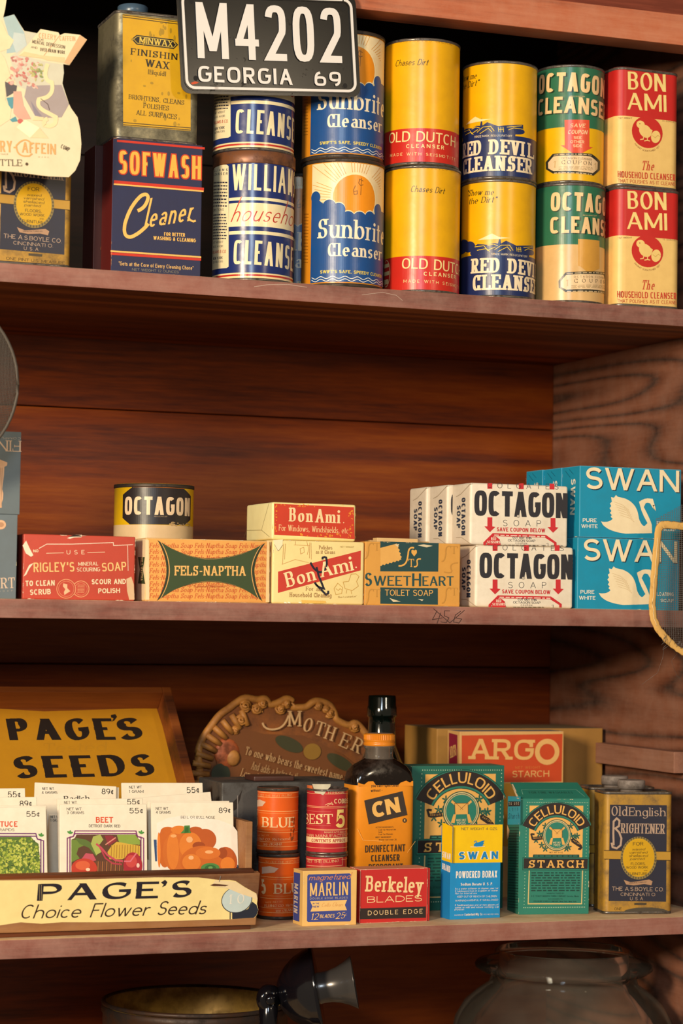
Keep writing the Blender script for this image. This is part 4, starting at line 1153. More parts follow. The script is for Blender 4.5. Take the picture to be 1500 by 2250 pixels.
carton('soap_box', 'orange wrapped laundry soap bar with a dark green pillow shaped label', 'box', (-135.5, 29, -91.5), 0, 126.3, 50.0, 61.0, {'*': '#e2a252', 'L': '#ead2a8', 'E': '#e8b878'}, {'F': [
('t','#c8562c',2,'Fels-Naptha Soap Fels-Naptha Soap Fels-Naptha',3.6,51.4,122.7,53.9,4.71,'ri',.12),
('t','#c8562c',2,'Fels-Naptha Soap Fels-Naptha Soap Fels-Naptha',3.7,45.6,122.8,48,4.71,'ri',.12),
('t','#c8562c',2,'Fels-Naptha Soap Fels-Naptha Soap Fels-Naptha',3.8,39.6,122.9,41.8,4.71,'ri',.12),
('t','#c8562c',2,'Fels-Naptha Soap Fels-Naptha Soap Fels-Naptha',3.9,33.3,123,35.4,4.71,'ri',.12),
('t','#c8562c',2,'Fels-Naptha Soap Fels-Naptha Soap Fels-Naptha',4,27,123.1,29,4.71,'ri',.12),
('t','#c8562c',2,'Fels-Naptha Soap Fels-Naptha Soap Fels-Naptha',4.2,20.7,123.2,22.6,4.7,'ri',.12),
('t','#c8562c',2,'Fels-Naptha Soap Fels-Naptha Soap Fels-Naptha',4.3,14.4,123.3,16.2,4.7,'ri',.12),
('t','#c8562c',2,'Fels-Naptha Soap Fels-Naptha Soap Fels-Naptha',4.4,9,123.4,10.7,4.7,'ri',.12),
('t','#c8562c',2,'Fels-Naptha Soap Fels-Naptha Soap Fels-Naptha',4.5,3,123.5,4.6,4.7,'ri',.12),
('p','#2a3420',3,[11.3,58.9,16.9,55.7,22.4,52.8,27.9,50.3,33.3,48.1,38.6,46.3,43.9,44.8,49.1,43.7,54.2,43,59.2,42.6,64.2,42.6,70.3,42.9,76.3,43.6,82.2,44.5,88,45.7,93.7,47.2,99.3,49,104.9,51,110.3,53.3,115.6,56,120.8,58.9,118.9,56.3,117.1,53.6,115.6,50.9,114.2,48.2,113,45.5,112.1,42.8,111.3,40,110.7,37.2,110.2,34.4,110,31.6,110.3,28.3,110.8,25.1,111.3,21.9,112,18.9,112.8,15.9,113.8,12.9,114.9,10.1,116.1,7.3,117.5,4.5,118.9,1.9,114.2,5.3,109.2,8.4,104.2,11.1,99,13.5,93.6,15.4,88.1,17,82.4,18.3,76.6,19.1,70.7,19.6,64.6,19.8,58.5,19.3,52.6,18.5,46.9,17.4,41.4,15.9,36,14.2,30.8,12.1,25.8,9.7,21,6.9,16.3,3.9,11.8,.5,13.6,3.6,15.2,6.6,16.6,9.6,17.8,12.6,18.8,15.7,19.6,18.7,20.2,21.7,20.7,24.8,20.9,27.8,20.9,30.8,20.7,33.8,20.3,36.8,19.7,39.7,19,42.6,18.1,45.4,17,48.2,15.8,51,14.5,53.6,13,56.3]),
('p','#e0a860',4,[14.2,57.3,19.5,54.3,24.8,51.6,29.9,49.2,35,47.1,40.1,45.4,45,44.1,49.9,43,54.8,42.3,59.5,42,64.2,41.9,70,42.3,75.7,42.9,81.3,43.7,86.7,44.9,92.1,46.3,97.4,48,102.7,49.9,107.8,52.1,112.8,54.6,117.7,57.3,115.9,54.8,114.2,52.3,112.8,49.8,111.5,47.3,110.4,44.7,109.4,42.1,108.7,39.5,108.1,36.9,107.7,34.2,107.5,31.5,107.8,28.4,108.2,25.4,108.8,22.4,109.4,19.5,110.2,16.7,111.1,13.9,112.1,11.2,113.3,8.6,114.5,6,115.9,3.5,111.4,6.7,106.8,9.7,102,12.2,97.1,14.4,92,16.3,86.8,17.8,81.5,19,76,19.8,70.4,20.3,64.6,20.4,58.9,19.9,53.3,19.2,47.9,18.1,42.7,16.8,37.6,15.1,32.7,13.1,28,10.8,23.4,8.3,19,5.4,14.7,2.2,16.4,5,17.9,7.9,19.2,10.8,20.4,13.6,21.3,16.5,22.1,19.3,22.7,22.2,23.1,25.1,23.3,28,23.3,30.8,23.1,33.7,22.7,36.5,22.2,39.2,21.5,42,20.6,44.6,19.6,47.3,18.5,49.9,17.2,52.4,15.8,54.9]),
('p','#38492a',5,[15.3,56.8,20.5,53.8,25.6,51.1,30.7,48.8,35.7,46.8,40.6,45.1,45.5,43.8,50.3,42.8,55,42.1,59.6,41.7,64.2,41.7,69.9,42,75.4,42.6,80.9,43.5,86.3,44.6,91.6,46,96.8,47.6,101.9,49.5,106.9,51.6,111.8,54.1,116.6,56.8,114.8,54.3,113.2,51.9,111.7,49.4,110.5,46.9,109.4,44.4,108.5,41.9,107.8,39.3,107.2,36.7,106.8,34.1,106.6,31.5,106.9,28.5,107.3,25.5,107.8,22.6,108.5,19.8,109.2,17,110.1,14.3,111.1,11.6,112.2,9,113.5,6.5,114.9,4.1,110.5,7.3,105.9,10.1,101.2,12.6,96.4,14.8,91.4,16.6,86.3,18.1,81.1,19.2,75.7,20,70.3,20.5,64.6,20.6,59,20.2,53.6,19.4,48.3,18.4,43.2,17,38.2,15.4,33.4,13.5,28.7,11.3,24.3,8.7,19.9,5.9,15.8,2.8,17.4,5.6,18.9,8.4,20.2,11.2,21.3,14,22.2,16.8,23,19.6,23.6,22.4,24,25.2,24.2,28,24.2,30.8,24,33.6,23.6,36.4,23.1,39.1,22.4,41.7,21.6,44.3,20.6,46.9,19.5,49.5,18.2,51.9,16.8,54.4]),
('t','#e8b468',6,'FELS-NAPTHA',29.2,25.2,101,26.4,9.41,'rs'),
('t','#c04a28',6,'Trademark Registered',48.1,14.3,79.5,14.6,2.12,'rm'),
('p','#ecd2a4',3,[-.6,58.9,2.8,58.7,4.4,1.3,.6,1.3]),
('p','#ecc890',3,[122.5,61.5,125,61.4,126.1,1,122.3,1])], 'L': [
('p','#38492a',2,[23.4,42.8,47.4,42.3,41.5,30.5,50,16.6,25.2,17.2,31.2,30.6]),
('t','#e8c890',3,'FELS-NAPTHA',32.5,41.8,34.1,19.5,7.67,'rs')]}, wear=22, seed=12, bevel=2.2, seg=3, wearcol='#f0dcb8')
carton('soap_box', 'small cream soap box with a red label, lying on top of its neighbours', 'box', (-24.9, 50, -28.8), 0, 88.1, 80.0, 37.0, {'*': '#ecd992', 'L': '#ece2a8'}, {'F': [
('p','#c63a22',1,[1.8,35.4,85.8,34.4,87.2,2.7,2.4,4.8]),
('sc','#e08828',2,2.9,5.3,4.9,34,.3,1.01,.3,.91,14,5,3),
('sc','#e08828',2,3.4,32.8,51.7,35.5,.38,1.27,.25,.76,12,6,3),
('sc','#e08828',2,26.7,3.5,85.6,7.5,.38,1.54,.38,1.02,18,7,3),
('sc','#e08828',2,80.5,5.2,85.2,31.9,.36,1.42,.36,1.42,14,8,3),
('t','#f2d2a0',3,'Bon',17.8,18.4,42,18.4,13.44,'rn'),
('t','#f2d2a0',3,'Ami',45.3,18.1,71,18,13.49,'rn'),
('e','#f2d2a0',3,75.1,18.8,.6,.6,0),
('t','#f2c890',3,'For Windows, Windshields, etc.',7,9,81.7,8.1,6.01,'rn')], 'L': [
('l','#7a6a40',3,.36,[70.5,36.6,48.5,10.2,1.4,11.4,-6.8,3.6]),
('l','#7a6a40',3,.36,[48.5,10.2,73,3])]}, wear=10, seed=13, bevel=2.5, seg=3, wearcol='#d8a858')
carton('soap_box', 'cream and red soap box with black pen scribble, below the small red label box', 'box', (-21.7, 33, -91.5), 0, 96.4, 58.0, 62.4, {'*': '#ecd694'}, {'F': [
('p','#c43a2c',1,[5.9,31.2,92.6,53.9,92.6,34.3,6.1,10.3]),
('t','#f4dca8',3,'Bon',15.7,15.9,45.6,23.9,14.6,'rn'),
('t','#f4dca8',3,'Ami',50.9,26.4,85.2,34.3,14.67,'rn'),
('e','#f4dca8',3,87.7,37.2,.9,.8,0),
('t','#9a6a34',3,'Polishes',48.3,54.1,62.1,54.2,3.84,'rm'),
('t','#9a6a34',3,'as it Cleans',44.9,49.8,65.1,50,3.6,'rm'),
('t','#9a6a34',3,'For all',35.1,13,50.6,13,4.06,'rm'),
('t','#9a6a34',3,'Household Cleaning',18.3,6.7,62,6.9,4.3,'rm'),
('t','#b89850',3,'NET WEIGHT',70.4,56.4,85.2,56.5,1.56,'s'),
('l','#c8904c',3,.36,[21.9,57.8,38.4,57.6]),
('l','#c8904c',3,.36,[23.4,61.4,23.4,57.8]),
('l','#c8904c',3,.36,[35.1,61.7,37.2,54.6,36,48.6]),
('l','#c8904c',3,.36,[39.6,60.6,40.2,43.9]),
('l','#c8904c',3,.36,[38.3,60.6,38.1,45]),
('l','#c8904c',3,.36,[9.6,38.4,23.4,43.5,37.4,40.8]),
('l','#c8904c',3,.36,[11.1,58.7,10.2,38.4]),
('l','#c8904c',3,.36,[13,58.8,12.3,43.3]),
('l','#c8904c',3,.36,[28.3,54.4,32.1,55.7,32.8,50.9,29,49,28.3,54.4]),
('l','#c89c4c',3,.48,[82.4,30.4,87.5,30.8,90.8,28.2,88.3,23.3,90.3,18.6,83.9,14.2,76.2,15.9,74.1,22.4,79.9,23.2,82.4,30.4]),
('l','#c89c4c',3,.48,[64.6,15.7,68.4,21.1,73.6,17,72.7,11,66.6,9.7,64.6,15.7]),
('l','#c89c4c',3,.48,[66.6,15.7,69.1,13.9,71,15.8,73.1,14.4]),
('l','#c89c4c',3,.48,[78.1,14.7,77.5,11.1]),
('l','#c89c4c',3,.48,[82.6,14.2,83.3,10.6]),
('t','#b08840',3,'"Hasn t scratched yet"',68.6,6.4,88.5,7.7,1.68,'ri'),
('l','#1c1c2c',3,2.03,[39.4,40.9,40.4,39.2,41.3,37.7,42.3,36.3,43.3,35.1,44.4,34.1,45.5,33.3,46.6,32.6,47.8,32.1,49,31.7,50.3,31.6,51.6,32.2,52.9,32.8,54,33.5,54.9,34.5,55.6,35.6,56.1,36.9,56.4,38.4,56.6,40.1,56.5,41.9,56.3,43.9,55.8,46.1,54.1,46.6,52.1,46,51.9,44.2]),
('l','#1c1c2c',3,2.03,[45.8,36.6,48.1,28.5,51.8,20.2,53.9,15.5,50.6,16,44.1,21.5,46,18.9,51.9,13.6,56.4,9.5,58.6,11,58.5,13.4]),
('p','#e2b85c',3,[30.4,3.7,55.9,3.5,56.5,1.4,52.1,.8,31.7,.5]),
('p','#f4ead0',4,[12.1,.6,13,1.8,15,1.4,15.8,.2]),
('p','#f4ead0',4,[15.9,.7,16.8,1.9,18.8,1.5,19.6,.3]),
('p','#f4ead0',4,[27.3,.9,28.2,2.1,30.2,1.7,31,.5]),
('p','#f2e4bc',2,[.4,62,10.4,62.9,9.9,57.5,6.8,52.7,4.3,51.4,2,56.1]),
('l','#9a8450',3,.36,[1.5,57.9,5.6,51.4,7.1,52.9,10.3,57.5])]}, wear=10, seed=14, bevel=2.2, seg=3, wearcol='#f6ead0')
carton('soap_box', 'tan toilet soap box with dark green panels, flap torn open on top', 'box', (78.9, 31.5, -91.5), 0, 103.0, 55.0, 63.4, {'*': '#d69a46', 'T': '#b89468'}, {'F': [
('p','#1d4346',1,[15.8,63.7,79,63.5,78.9,34.8,16.3,33.8]),
('p','#1d4346',1,[16.5,17.8,78.8,18.1,79.1,1.6,16.8,1.5]),
('p','#dfa858',2,[15.9,57.1,33.8,61.9,33.8,60.9,35.8,59.2,34.9,57.4,36.9,55.7,36,53.9,38,52.2,37.1,50.5,39.1,48.8,38.2,47,38.7,45.8,37.4,45.9,35.6,44.2,33.7,44.9,31.9,43.1,30,43.8,28.2,42.1,26.3,42.8,24.5,41,22.6,41.7,20.8,40,18.9,40.7,17.1,38.9,16.2,39.2]),
('t','#1f4a4c',3,'S',-.2,19,7.6,19.1,12.97,'o'),
('t','#1f4a4c',3,'WEET',9.5,19.5,49.3,20.1,9.69,'o'),
('t','#1f4a4c',3,'H',50.6,19.7,60.5,19.8,12.76,'o'),
('t','#1f4a4c',3,'EART',61.8,20.3,95.9,21,9.45,'o'),
('t','#e8b060',3,'TOILET SOAP',21.5,9.7,73.5,10.2,6.07,'s'),
('l','#e2a850',3,1.67,[52.3,58,51.2,58.2,50.1,58.3,49.1,58.1,48.3,57.7,47.6,57.1,47,56.4,46.5,55.4,46.2,54.2,46,52.9,45.9,51.3,45.6,49.8,45.3,47.8,44.9,46,44.3,44.4,43.6,43,42.7,41.9,41.6,41,40.4,40.4,39,39.9,37.5,39.7,35.7,39.7]),
('p','#e2a850',3,[52.5,49.5,49.5,52.9,49.4,55.5,51.1,56.3,52.4,55.3,53.7,56.3,55.3,55.6,55.4,53]),
('t','#e2a850',3,'T',46.7,38.9,52.3,39,7.9,'rm'),
('l','#e2a850',3,1.37,[59.8,47.1,58.8,47.1,57.9,47.1,57.2,47,56.6,46.7,56.1,46.4,55.8,46,55.6,45.4,55.6,44.8,55.7,44,55.9,43.2,56,42.4,56,41.7,56,41.2,55.8,40.6,55.5,40.2,55.2,39.8,54.8,39.6,54.3,39.3,53.7,39.2,53.1,39.1,52.3,39.1]),
('p','#d8c8a4',4,[55.9,60.7,62.5,61.9,72.4,60.6,65.8,58.9]),
('p','#d8c8a4',4,[26.4,7.4,33,5.5,38.7,4.1,30.6,3.5]),
('p','#d8c8a4',4,[57.1,7,63.3,6.5,61.7,5]),
('p','#d8c8a4',4,[31,60.8,36.2,61.5,34.6,58.6]),
('l','#c08a3c',3,1.07,[92,60.5,90.9,60.7,89.9,60.8,89.1,60.6,88.4,60.2,87.8,59.7,87.3,58.9,87,57.9,86.8,56.8,86.7,55.4,86.8,53.8,86.8,53,86.5,51.4,86.2,50,85.9,48.8,85.5,47.7,85.1,46.9,84.6,46.2,84.1,45.7,83.5,45.4,82.9,45.2,82.3,45.3]),
('t','#c08a3c',2,'T',92.1,53.2,99.6,53.3,7.65,'rm'),
('l','#c08a3c',3,1.07,[92.9,18.5,91.8,18.7,90.9,18.8,90,18.6,89.3,18.2,88.7,17.7,88.3,16.9,87.9,15.9,87.7,14.8,87.7,13.4,87.7,11.8,87.7,11.1,87.5,9.5,87.2,8.1,86.8,6.8,86.4,5.8,86,4.9,85.5,4.2,85,3.7,84.4,3.4,83.8,3.3,83.2,3.3]),
('t','#c08a3c',2,'T',93.1,11.1,100.5,11.3,7.64,'rm'),
('l','#c08a3c',3,1.06,[8.5,61.4,7.4,61.7,6.5,61.7,5.7,61.5,5,61.2,4.4,60.6,3.9,59.8,3.6,58.9,3.4,57.7,3.4,56.4,3.4,54.8,3.4,54.1,3.2,52.5,2.9,51.1,2.6,49.9,2.2,48.8,1.8,48,1.3,47.3,.8,46.8,.2,46.5,-.3,46.4,-1,46.4]),
('t','#c08a3c',2,'T',8.6,54.2,15.9,54.4,7.56,'rm'),
('l','#c08a3c',3,1.06,[9.2,15.4,8.2,15.6,7.2,15.7,6.4,15.5,5.7,15.2,5.1,14.6,4.7,13.8,4.4,12.9,4.2,11.7,4.1,10.4,4.2,8.8,4.2,8.1,3.9,6.5,3.6,5.1,3.3,3.9,2.9,2.9,2.5,2,2,1.3,1.5,.8,1,.5,.4,.4,-.2,.5]),
('t','#c08a3c',2,'T',9.3,8.2,16.7,8.3,7.55,'rm'),
('l','#c08a3c',3,1.07,[100.1,44.2,98.4,44.1,96.8,43.9,95.6,43.5,94.5,43.1,93.6,42.5,93,41.8,92.6,41,92.4,40.1,92.4,39,92.7,37.9,93.2,37.1,93.5,36.3,93.5,35.6,93.3,35,92.9,34.6,92.2,34.2,91.3,34.1,90.2,34,88.8,34.1,87.1,34.3,85.2,34.7])]}, wear=14, seed=15, bevel=1.0, part='torn_flap', wearcol='#e8c890', extra=lambda b, fn: (b.box(-36, -20, 63.2, 8, -8, 67.5, paper('#d8b47c'), .4), b.box(-38, -6, 63, 26, 10, 65.5, paper('#c8a26c'), .4)))
bars = []
bars.append(carton('soap_bar', 'front lower white wrapped soap bar with big black lettering', 'soap', (202.1, 27.5, -91.5), 0, 110.0, 47.0, 62.8, {'*': '#ece0cc', 'L': '#e6d8c4'}, {'F': [
('t','#2d2c33',3,'COLGATES',18.8,58,98.5,59,5.58,'sl'),
('p','#cc2c34',2,[18.7,62.9,24.1,63,24.2,57.2,18.8,57.1]),
('p','#cc2c34',2,[53.8,63.8,59.2,63.9,59.3,58,53.9,57.9]),
('p','#cc2c34',2,[88.4,64.7,93.9,64.8,94,58.9,88.5,58.8]),
('t','#2d2c33',3,'OCTAGON',4.5,29.4,109.2,29.8,25.7,'g',.07),
('t','#2d2c33',3,'SOAP',36.7,19.8,79.3,20.5,6.19,'sl'),
('e','#2d2c33',4,53.4,30.3,1.7,1.5,0),
('e','#ece0cc',5,53.4,30.3,1.4,1.2,0),
('t','#2d2c33',6,'R',52.7,29.6,54.2,29.6,1.55,'s'),
('p','#cc2c34',2,[19.2,28.1,24.6,28.2,24.7,19,28.1,18.6,22.1,13.1,15.9,18.8,19.3,18.9]),
('p','#cc2c34',2,[90,29.5,95.5,29.7,95.7,20.3,99.1,19.9,93,14.4,86.7,20.1,90.1,20.2]),
('t','#cc2c34',3,'SAVE COUPON BELOW',29.8,14.3,84,14.4,4.02,'sb'),
('p','#cc2c34',2,[15,-.3,15,2.5,25.3,12.2,84.9,12,97.1,4.5,97.1,1.1,94.3,1,94.3,3.5,83.9,9.2,26.2,9.2,18,1.9,18,-.2]),
('rows','#f0d0c0',3,27,8.9,84.1,11.6,1,.4,9,-.001),
('p','#cc2c34',4,[18.7,-.2,19,5,22.8,8.5,28.7,8.9,33,6,34.2,.1]),
('t','#f0dcc8',5,'RED',23.4,5.1,29.1,5.2,2.77,'sb'),
('t','#f0dcc8',5,'SCISSORS',19.2,1.7,33.5,1.9,2.77,'sb'),
('t','#2d2c33',3,'CUT OUT THIS',47.4,7.4,68.7,7.4,2.01,'sb'),
('t','#2d2c33',3,'OCTAGON SOAP',42.3,4.2,73,4.2,2.47,'s'),
('t','#2d2c33',3,'COUPON',50.8,1.9,63.6,1.9,1.55,'s'),
('t','#2d2c33',3,'1',85.1,.6,88.5,.6,3.1,'rm'),
('rows','#2d2c33',3,42.4,-.1,76.5,1.1,1,.4,10,.016)], 'L': [
('t','#2c3a50',3,'OCTAGON',25.8,48.1,26.3,9.7,9.56,'sb'),
('t','#2c3a50',3,'SOAP',14.1,40.8,13.7,17.5,9.27,'sb'),
('l','#b8a890',3,.61,[49.3,62.2,23,52,11.5,49.9]),
('l','#b8a890',3,.61,[51.3,.1,26.3,7.8,12.8,7.9])]}, group='white wrapped soap bars', wear=0, bevel=3.2, seg=4, rough=0.45, dirt=0.18))
for label, x, y, z in (('front upper white wrapped soap bar with big black lettering', 195.6, 27.8, -28.5), ('white wrapped soap bar right behind the front upper one, end showing', 190.4, 75.5, -28.5),
        ('rearmost upper white wrapped soap bar, grey end showing', 187.4, 123.2, -28.5), ('white wrapped soap bar behind the front lower one', 199.8, 75.5, -91.5), ('rearmost lower white wrapped soap bar', 198.2, 123.2, -91.5)):
    dup(bars[0], label, (x, y, z), 0)
cakes = []
cakes.append(carton('soap_box', 'front upper bright blue soap box with a white swan', 'box', (322.4, 24, -17.5), 0, 118.0, 40.0, 73.6, {'*': '#0f8eb2', 'E': '#4aa0c0'}, {'F': [
('t','#14283c',2,'SWAN',7.7,48.8,116.7,48.9,22.59,'sw'),
('t','#f2dfb8',3,'SWAN',6.6,49.7,115.6,49.8,22.58,'sw'),
('p','#f2dfb8',2,[24.8,16.6,26.6,16.3,28.2,16.2,29.7,16.3,31.2,16.4,32.6,16.6,33.9,17,35.1,17.5,36.3,18.1,37.3,18.9,38.3,19.7,35.8,21.8,37.3,23.5,35,25.7,36.7,27.9,34.5,30.6,36.4,32.9,34.9,35.6,37.1,37.3,36.1,42.2,39.5,41.6,41.7,44.5,43.8,42.8,51.9,41.3,52.5,41.1,55,40.2,57.3,39.1,59.3,37.9,61.2,36.4,62.9,34.8,64.4,33,65.6,31,66.7,28.8,67.5,26.4,68.1,23.9,68.8,20.6,69.5,18.9,70.3,17.5,71,16.3,71.8,15.3,72.5,14.5,73.2,13.9,73.9,13.5,74.6,13.3,75.3,13.4,75.9,13.6,78.8,16.5,77.9,17.8,77.1,19.1,76.3,20.4,75.5,21.7,74.7,23,74,24.3,73.4,25.6,72.7,26.9,72.1,28.2,71.5,29.5,68.6,38.3,69.7,39,70.8,39.6,71.8,40.1,72.8,40.6,73.8,41,74.8,41.4,75.8,41.7,76.7,41.9,77.6,42,78.5,42.2,84.7,41.9,85.2,40.6,85.7,39.4,86.1,38.1,86.6,36.8,87,35.5,87.3,34.3,87.7,33,88,31.7,88.3,30.4,88.6,29.2,84.8,32.4,81.7,37,80.7,37.4,79.8,37.6,79,37.7,78.3,37.7,77.6,37.6,77,37.4,76.5,37,76.1,36.5,75.7,35.9,75.5,35.2,74.2,32.9,75.5,31,76.6,29.1,77.7,27.2,78.8,25.4,79.8,23.5,80.7,21.8,81.6,20,82.4,18.3,83.1,16.6,83.8,14.9,84.2,6.1,82.3,6,80.4,5.9,78.5,5.8,76.6,5.7,74.8,5.6,72.9,5.5,71.1,5.5,69.4,5.4,67.6,5.3,65.8,5.3,53.5,4.7,49.7,5.1,46.1,5.6,42.8,6.2,39.8,6.9,37,7.7,34.5,8.6,32.2,9.6,30.2,10.8,28.4,12,26.9,13.3]),
('p','#3a2418',3,[84.4,35.5,87.9,35.6,85.7,34.4,86.5,31.6]),
('p','#c8a878',3,[85.7,33.3,88.6,29.2,85,32.2]),
('l','#d0b484',3,.33,[39.6,37.4,49.5,34.4,56.9,29.1]),
('l','#d0b484',3,.33,[41.1,34.7,51.2,31.7,58.2,26.7]),
('l','#d0b484',3,.33,[42.6,32,53,29,59.5,24.3]),
('l','#d0b484',3,.33,[44.1,29.2,54.7,26.3,60.7,21.9]),
('l','#d0b484',3,.33,[45.6,26.5,56.5,23.5,62,19.5]),
('l','#d0b484',3,.33,[47.1,23.8,58.3,20.8,63.2,17.1]),
('t','#e8e4d4',3,'PURE',3.7,15.4,19.6,15.6,3.95,'sb'),
('t','#e8e4d4',3,'WHITE',2,9.4,20.9,9.5,3.84,'sb'),
('t','#e8e4d4',3,'FLOATING',89.6,15,111.9,15,3.56,'sb'),
('t','#e8e4d4',3,'SOAP',96.3,8.5,112.2,8.5,3.33,'sb')], 'L': [
('t','#e8e4d4',3,'SWAN',20.6,61,18.5,23.5,10.41,'sb'),
('l','#0c4a68',3,.45,[6.6,69.7,18.1,62.4]),
('l','#0c4a68',3,.44,[15.4,70.9,25.4,65.4])]}, wear=8, seed=16, group='blue swan soap boxes', bevel=0.7))
for label, x, y, z in (('lower bright blue soap box with a white swan, right part behind the wire mesh', 320.7, 24, -91.5), ('second blue soap box in the upper row, only its end showing', 321.4, 65, -17.5),
        ('rearmost upper blue soap box, end showing left of the others', 319, 106, -17.5), ('second blue soap box in the lower row behind the swan', 321, 65, -91.5), ('rearmost lower blue soap box', 319, 106, -91.5)):
    dup(cakes[0], label, (x, y, z), 0)
BLACKLABEL = [
('p','#d6b88c',1,[-104.3,76.6,104.3,76.6,104.3,40.6,-104.3,40.6]),
('p','#282224',2,[-35.4,106.7,-22.9,114.1,33.6,113.7,46.6,107.1,46.7,83.4,34.6,77.2,-25,76.9,-35.2,83.5]),
('l','#cc6a1c',3,.97,[-21.9,114.5,4.3,114.5,33.6,114.2]),
('t','#e4c8a4',3,'OCTAGON',-32,86.5,44.2,86.7,18.16,'g'),
('t','#b8a080',3,'REG.U.S.PAT.OFF.',.6,84.4,14.2,84.5,1.21,'s'),
('sc','#b89868',3,15,76,46.3,79.9,.35,1.74,.35,.87,30,9,0)]
can('cleanser_can', 'yellow can with a black eight sided label standing behind the soap bars', 'can', (-158, 120, -91.5), -16.1, 40.1, 118, [(0, 118, '#d8aa12')], BLACKLABEL, m_darkrim, None, None, .35, 4)
# ---- lower shelf: bluing cans, blade cartons, starch, borax, bottles
BLUING = [
('p','#f0b070',2,[-54.1,61.5,54.1,61.5,54.1,61,-54.1,61]),
('p','#f0b070',2,[-54.1,56.9,54.1,56.9,54.1,56.4,-54.1,56.4]),
('p','#f0b070',2,[-54.1,43.1,54.1,43.1,54.1,42.6,-54.1,42.6]),
('p','#f0b070',2,[-54.1,21.8,54.1,21.8,54.1,21.3,-54.1,21.3]),
('p','#f0b070',2,[-54.1,12.2,54.1,12.2,54.1,11.7,-54.1,11.7]),
('p','#f0b070',2,[-54.1,7.6,54.1,7.6,54.1,7.1,-54.1,7.1]),
('p','#e89858',2,[-54.1,40.8,54.1,40.8,54.1,40.5,-54.1,40.5]),
('p','#e89858',2,[-54.1,24.2,54.1,24.2,54.1,23.9,-54.1,23.9]),
('t','#ecc896',3,'BLUE',-16.9,26.5,19.1,26.9,10.02,'r'),
('t','#ecc896',3,'5',-32.4,24.9,-25.5,25.6,14.84,'sb'),
('t','#f0b070',3,'TO GET THE BEST BLUING',-27.3,56.7,15.3,57.9,2.14,'rm'),
('t','#f0b070',3,'MADE ONLY BY',-26.3,16.4,-8.4,17.9,1.64,'rm'),
('t','#ecc896',3,'BLUING CO. Richmond',-27.7,12.7,13.5,14.3,2.46,'rm'),
('t','#ecc896',3,'180 GRAINS',-15.1,8.1,4.6,9,2.22,'rm'),
('sc','#7a3c1c',4,13.6,8.6,20.2,38.7,.33,.87,.66,2.41,14,2,0),
('p','#d8b49c',3,[-32.4,52.1,-21.6,53.8,-12.8,51.9,-17.2,47.5,-32.4,45.5])]
bc = can('bluing_can', 'lower orange bluing can beside the seed box', 'can', (-26.3, 95, -409.5), 15.7, 20.8, 66, [(0, 66, '#dc5c1a')], BLUING, m_darkrim, 'orange bluing cans', None, .28, 3.6)
dup(bc, 'upper orange bluing can stacked beside the seed box', (-28.5, 95, -343.3), -19.3)
REDBLUING = [
('p','#e8a878',2,[-54.1,61.4,54.1,61.4,54.1,60.9,-54.1,60.9]),
('p','#e8a878',2,[-54.1,48.7,54.1,48.7,54.1,48.2,-54.1,48.2]),
('p','#e8a878',2,[-54.1,47.4,54.1,47.4,54.1,47,-54.1,47]),
('p','#e8a878',2,[-54.1,25.9,54.1,25.9,54.1,25.4,-54.1,25.4]),
('p','#e8a878',2,[-54.1,25.1,54.1,25.1,54.1,24.6,-54.1,24.6]),
('p','#e8a878',2,[-54.1,7.1,54.1,7.1,54.1,6.6,-54.1,6.6]),
('p','#d87868',2,[-54.1,43.5,4,43.5,4,43.2,-54.1,43.2]),
('p','#d87868',2,[-54.1,29.4,4,29.4,4,29.1,-54.1,29.1]),
('p','#c4bda6',3,[-17.3,70.6,3,71.2,2.7,68.5,.6,66.4,-4.3,59.9,-7.7,61.2,-13.5,61.9]),
('p','#d8703c',3,[-32.5,68.7,-17.2,69,-15.7,63.3,-32.5,64.6]),
('t','#f0cc98',4,'EST',-20.3,30.3,5.5,31.2,10.02,'r'),
('t','#f0cc98',4,'B',-32.5,29.4,-21.8,30.2,10.07,'r'),
('t','#f0d078',4,'5',8.5,27.2,21.1,27,18.27,'sb'),
('t','#f0cc98',3,'COB',6.8,51.6,19.2,51.4,4.77,'sb'),
('t','#f0cc98',3,'BS',19.9,51.3,28.2,51.2,4.77,'sb'),
('t','#f0cc98',3,'EITHER',.7,61.5,13.1,61.7,2.3,'rm'),
('t','#f0cc98',3,'END',13.5,61.7,19.7,61.8,2.3,'rm'),
('t','#f0cc98',3,'MANUFAC',-2.4,21.8,10.4,21.8,1.81,'rm'),
('t','#f0cc98',3,'TURED BY',10.7,21.8,25.3,21.7,1.81,'rm'),
('t','#f0cc98',3,'COBB MANUFACT',-27.7,16.8,16.8,18,2.95,'rm'),
('t','#f0cc98',3,'URING',17.2,18,34.3,18.5,2.95,'rm'),
('p','#f0d4a4',2,[-54.1,17.2,54.1,17.2,54.1,11.7,-54.1,11.7]),
('t','#b02c30',4,'CONTENTS APPR',-16.9,12.5,15.7,12.8,3.12,'r'),
('t','#b02c30',4,'OX.',16.2,12.8,23.7,12.9,3.12,'r'),
('l','#f0cc98',3,.49,[-2.4,49.9,.9,51.6,4.2,52]),
('l','#f0cc98',3,.49,[.1,49.5,3.4,51.2,6.3,50.8]),
('l','#f0cc98',3,.49,[4.2,53.3,5.5,50]),
('l','#f0cc98',3,.41,[33.6,60.2,78.4,63.5,78.2,55.5,33.9,54.3]),
('t','#f0cc98',3,'GET THE BLUING',36.1,57.5,72.8,59.1,2.46,'rm')]
bc = can('bluing_can', 'lower red bluing can standing behind the small blue and cream carton', 'can', (18.1, 76, -409.5), -185.4, 20.8, 66, [(0, 66, '#b42a32')], REDBLUING, m_rim, 'red bluing cans', None, .25, 2.6)
dup(bc, 'upper red bluing can with a torn silver patch', (18.1, 76, -343.3), -20.4)
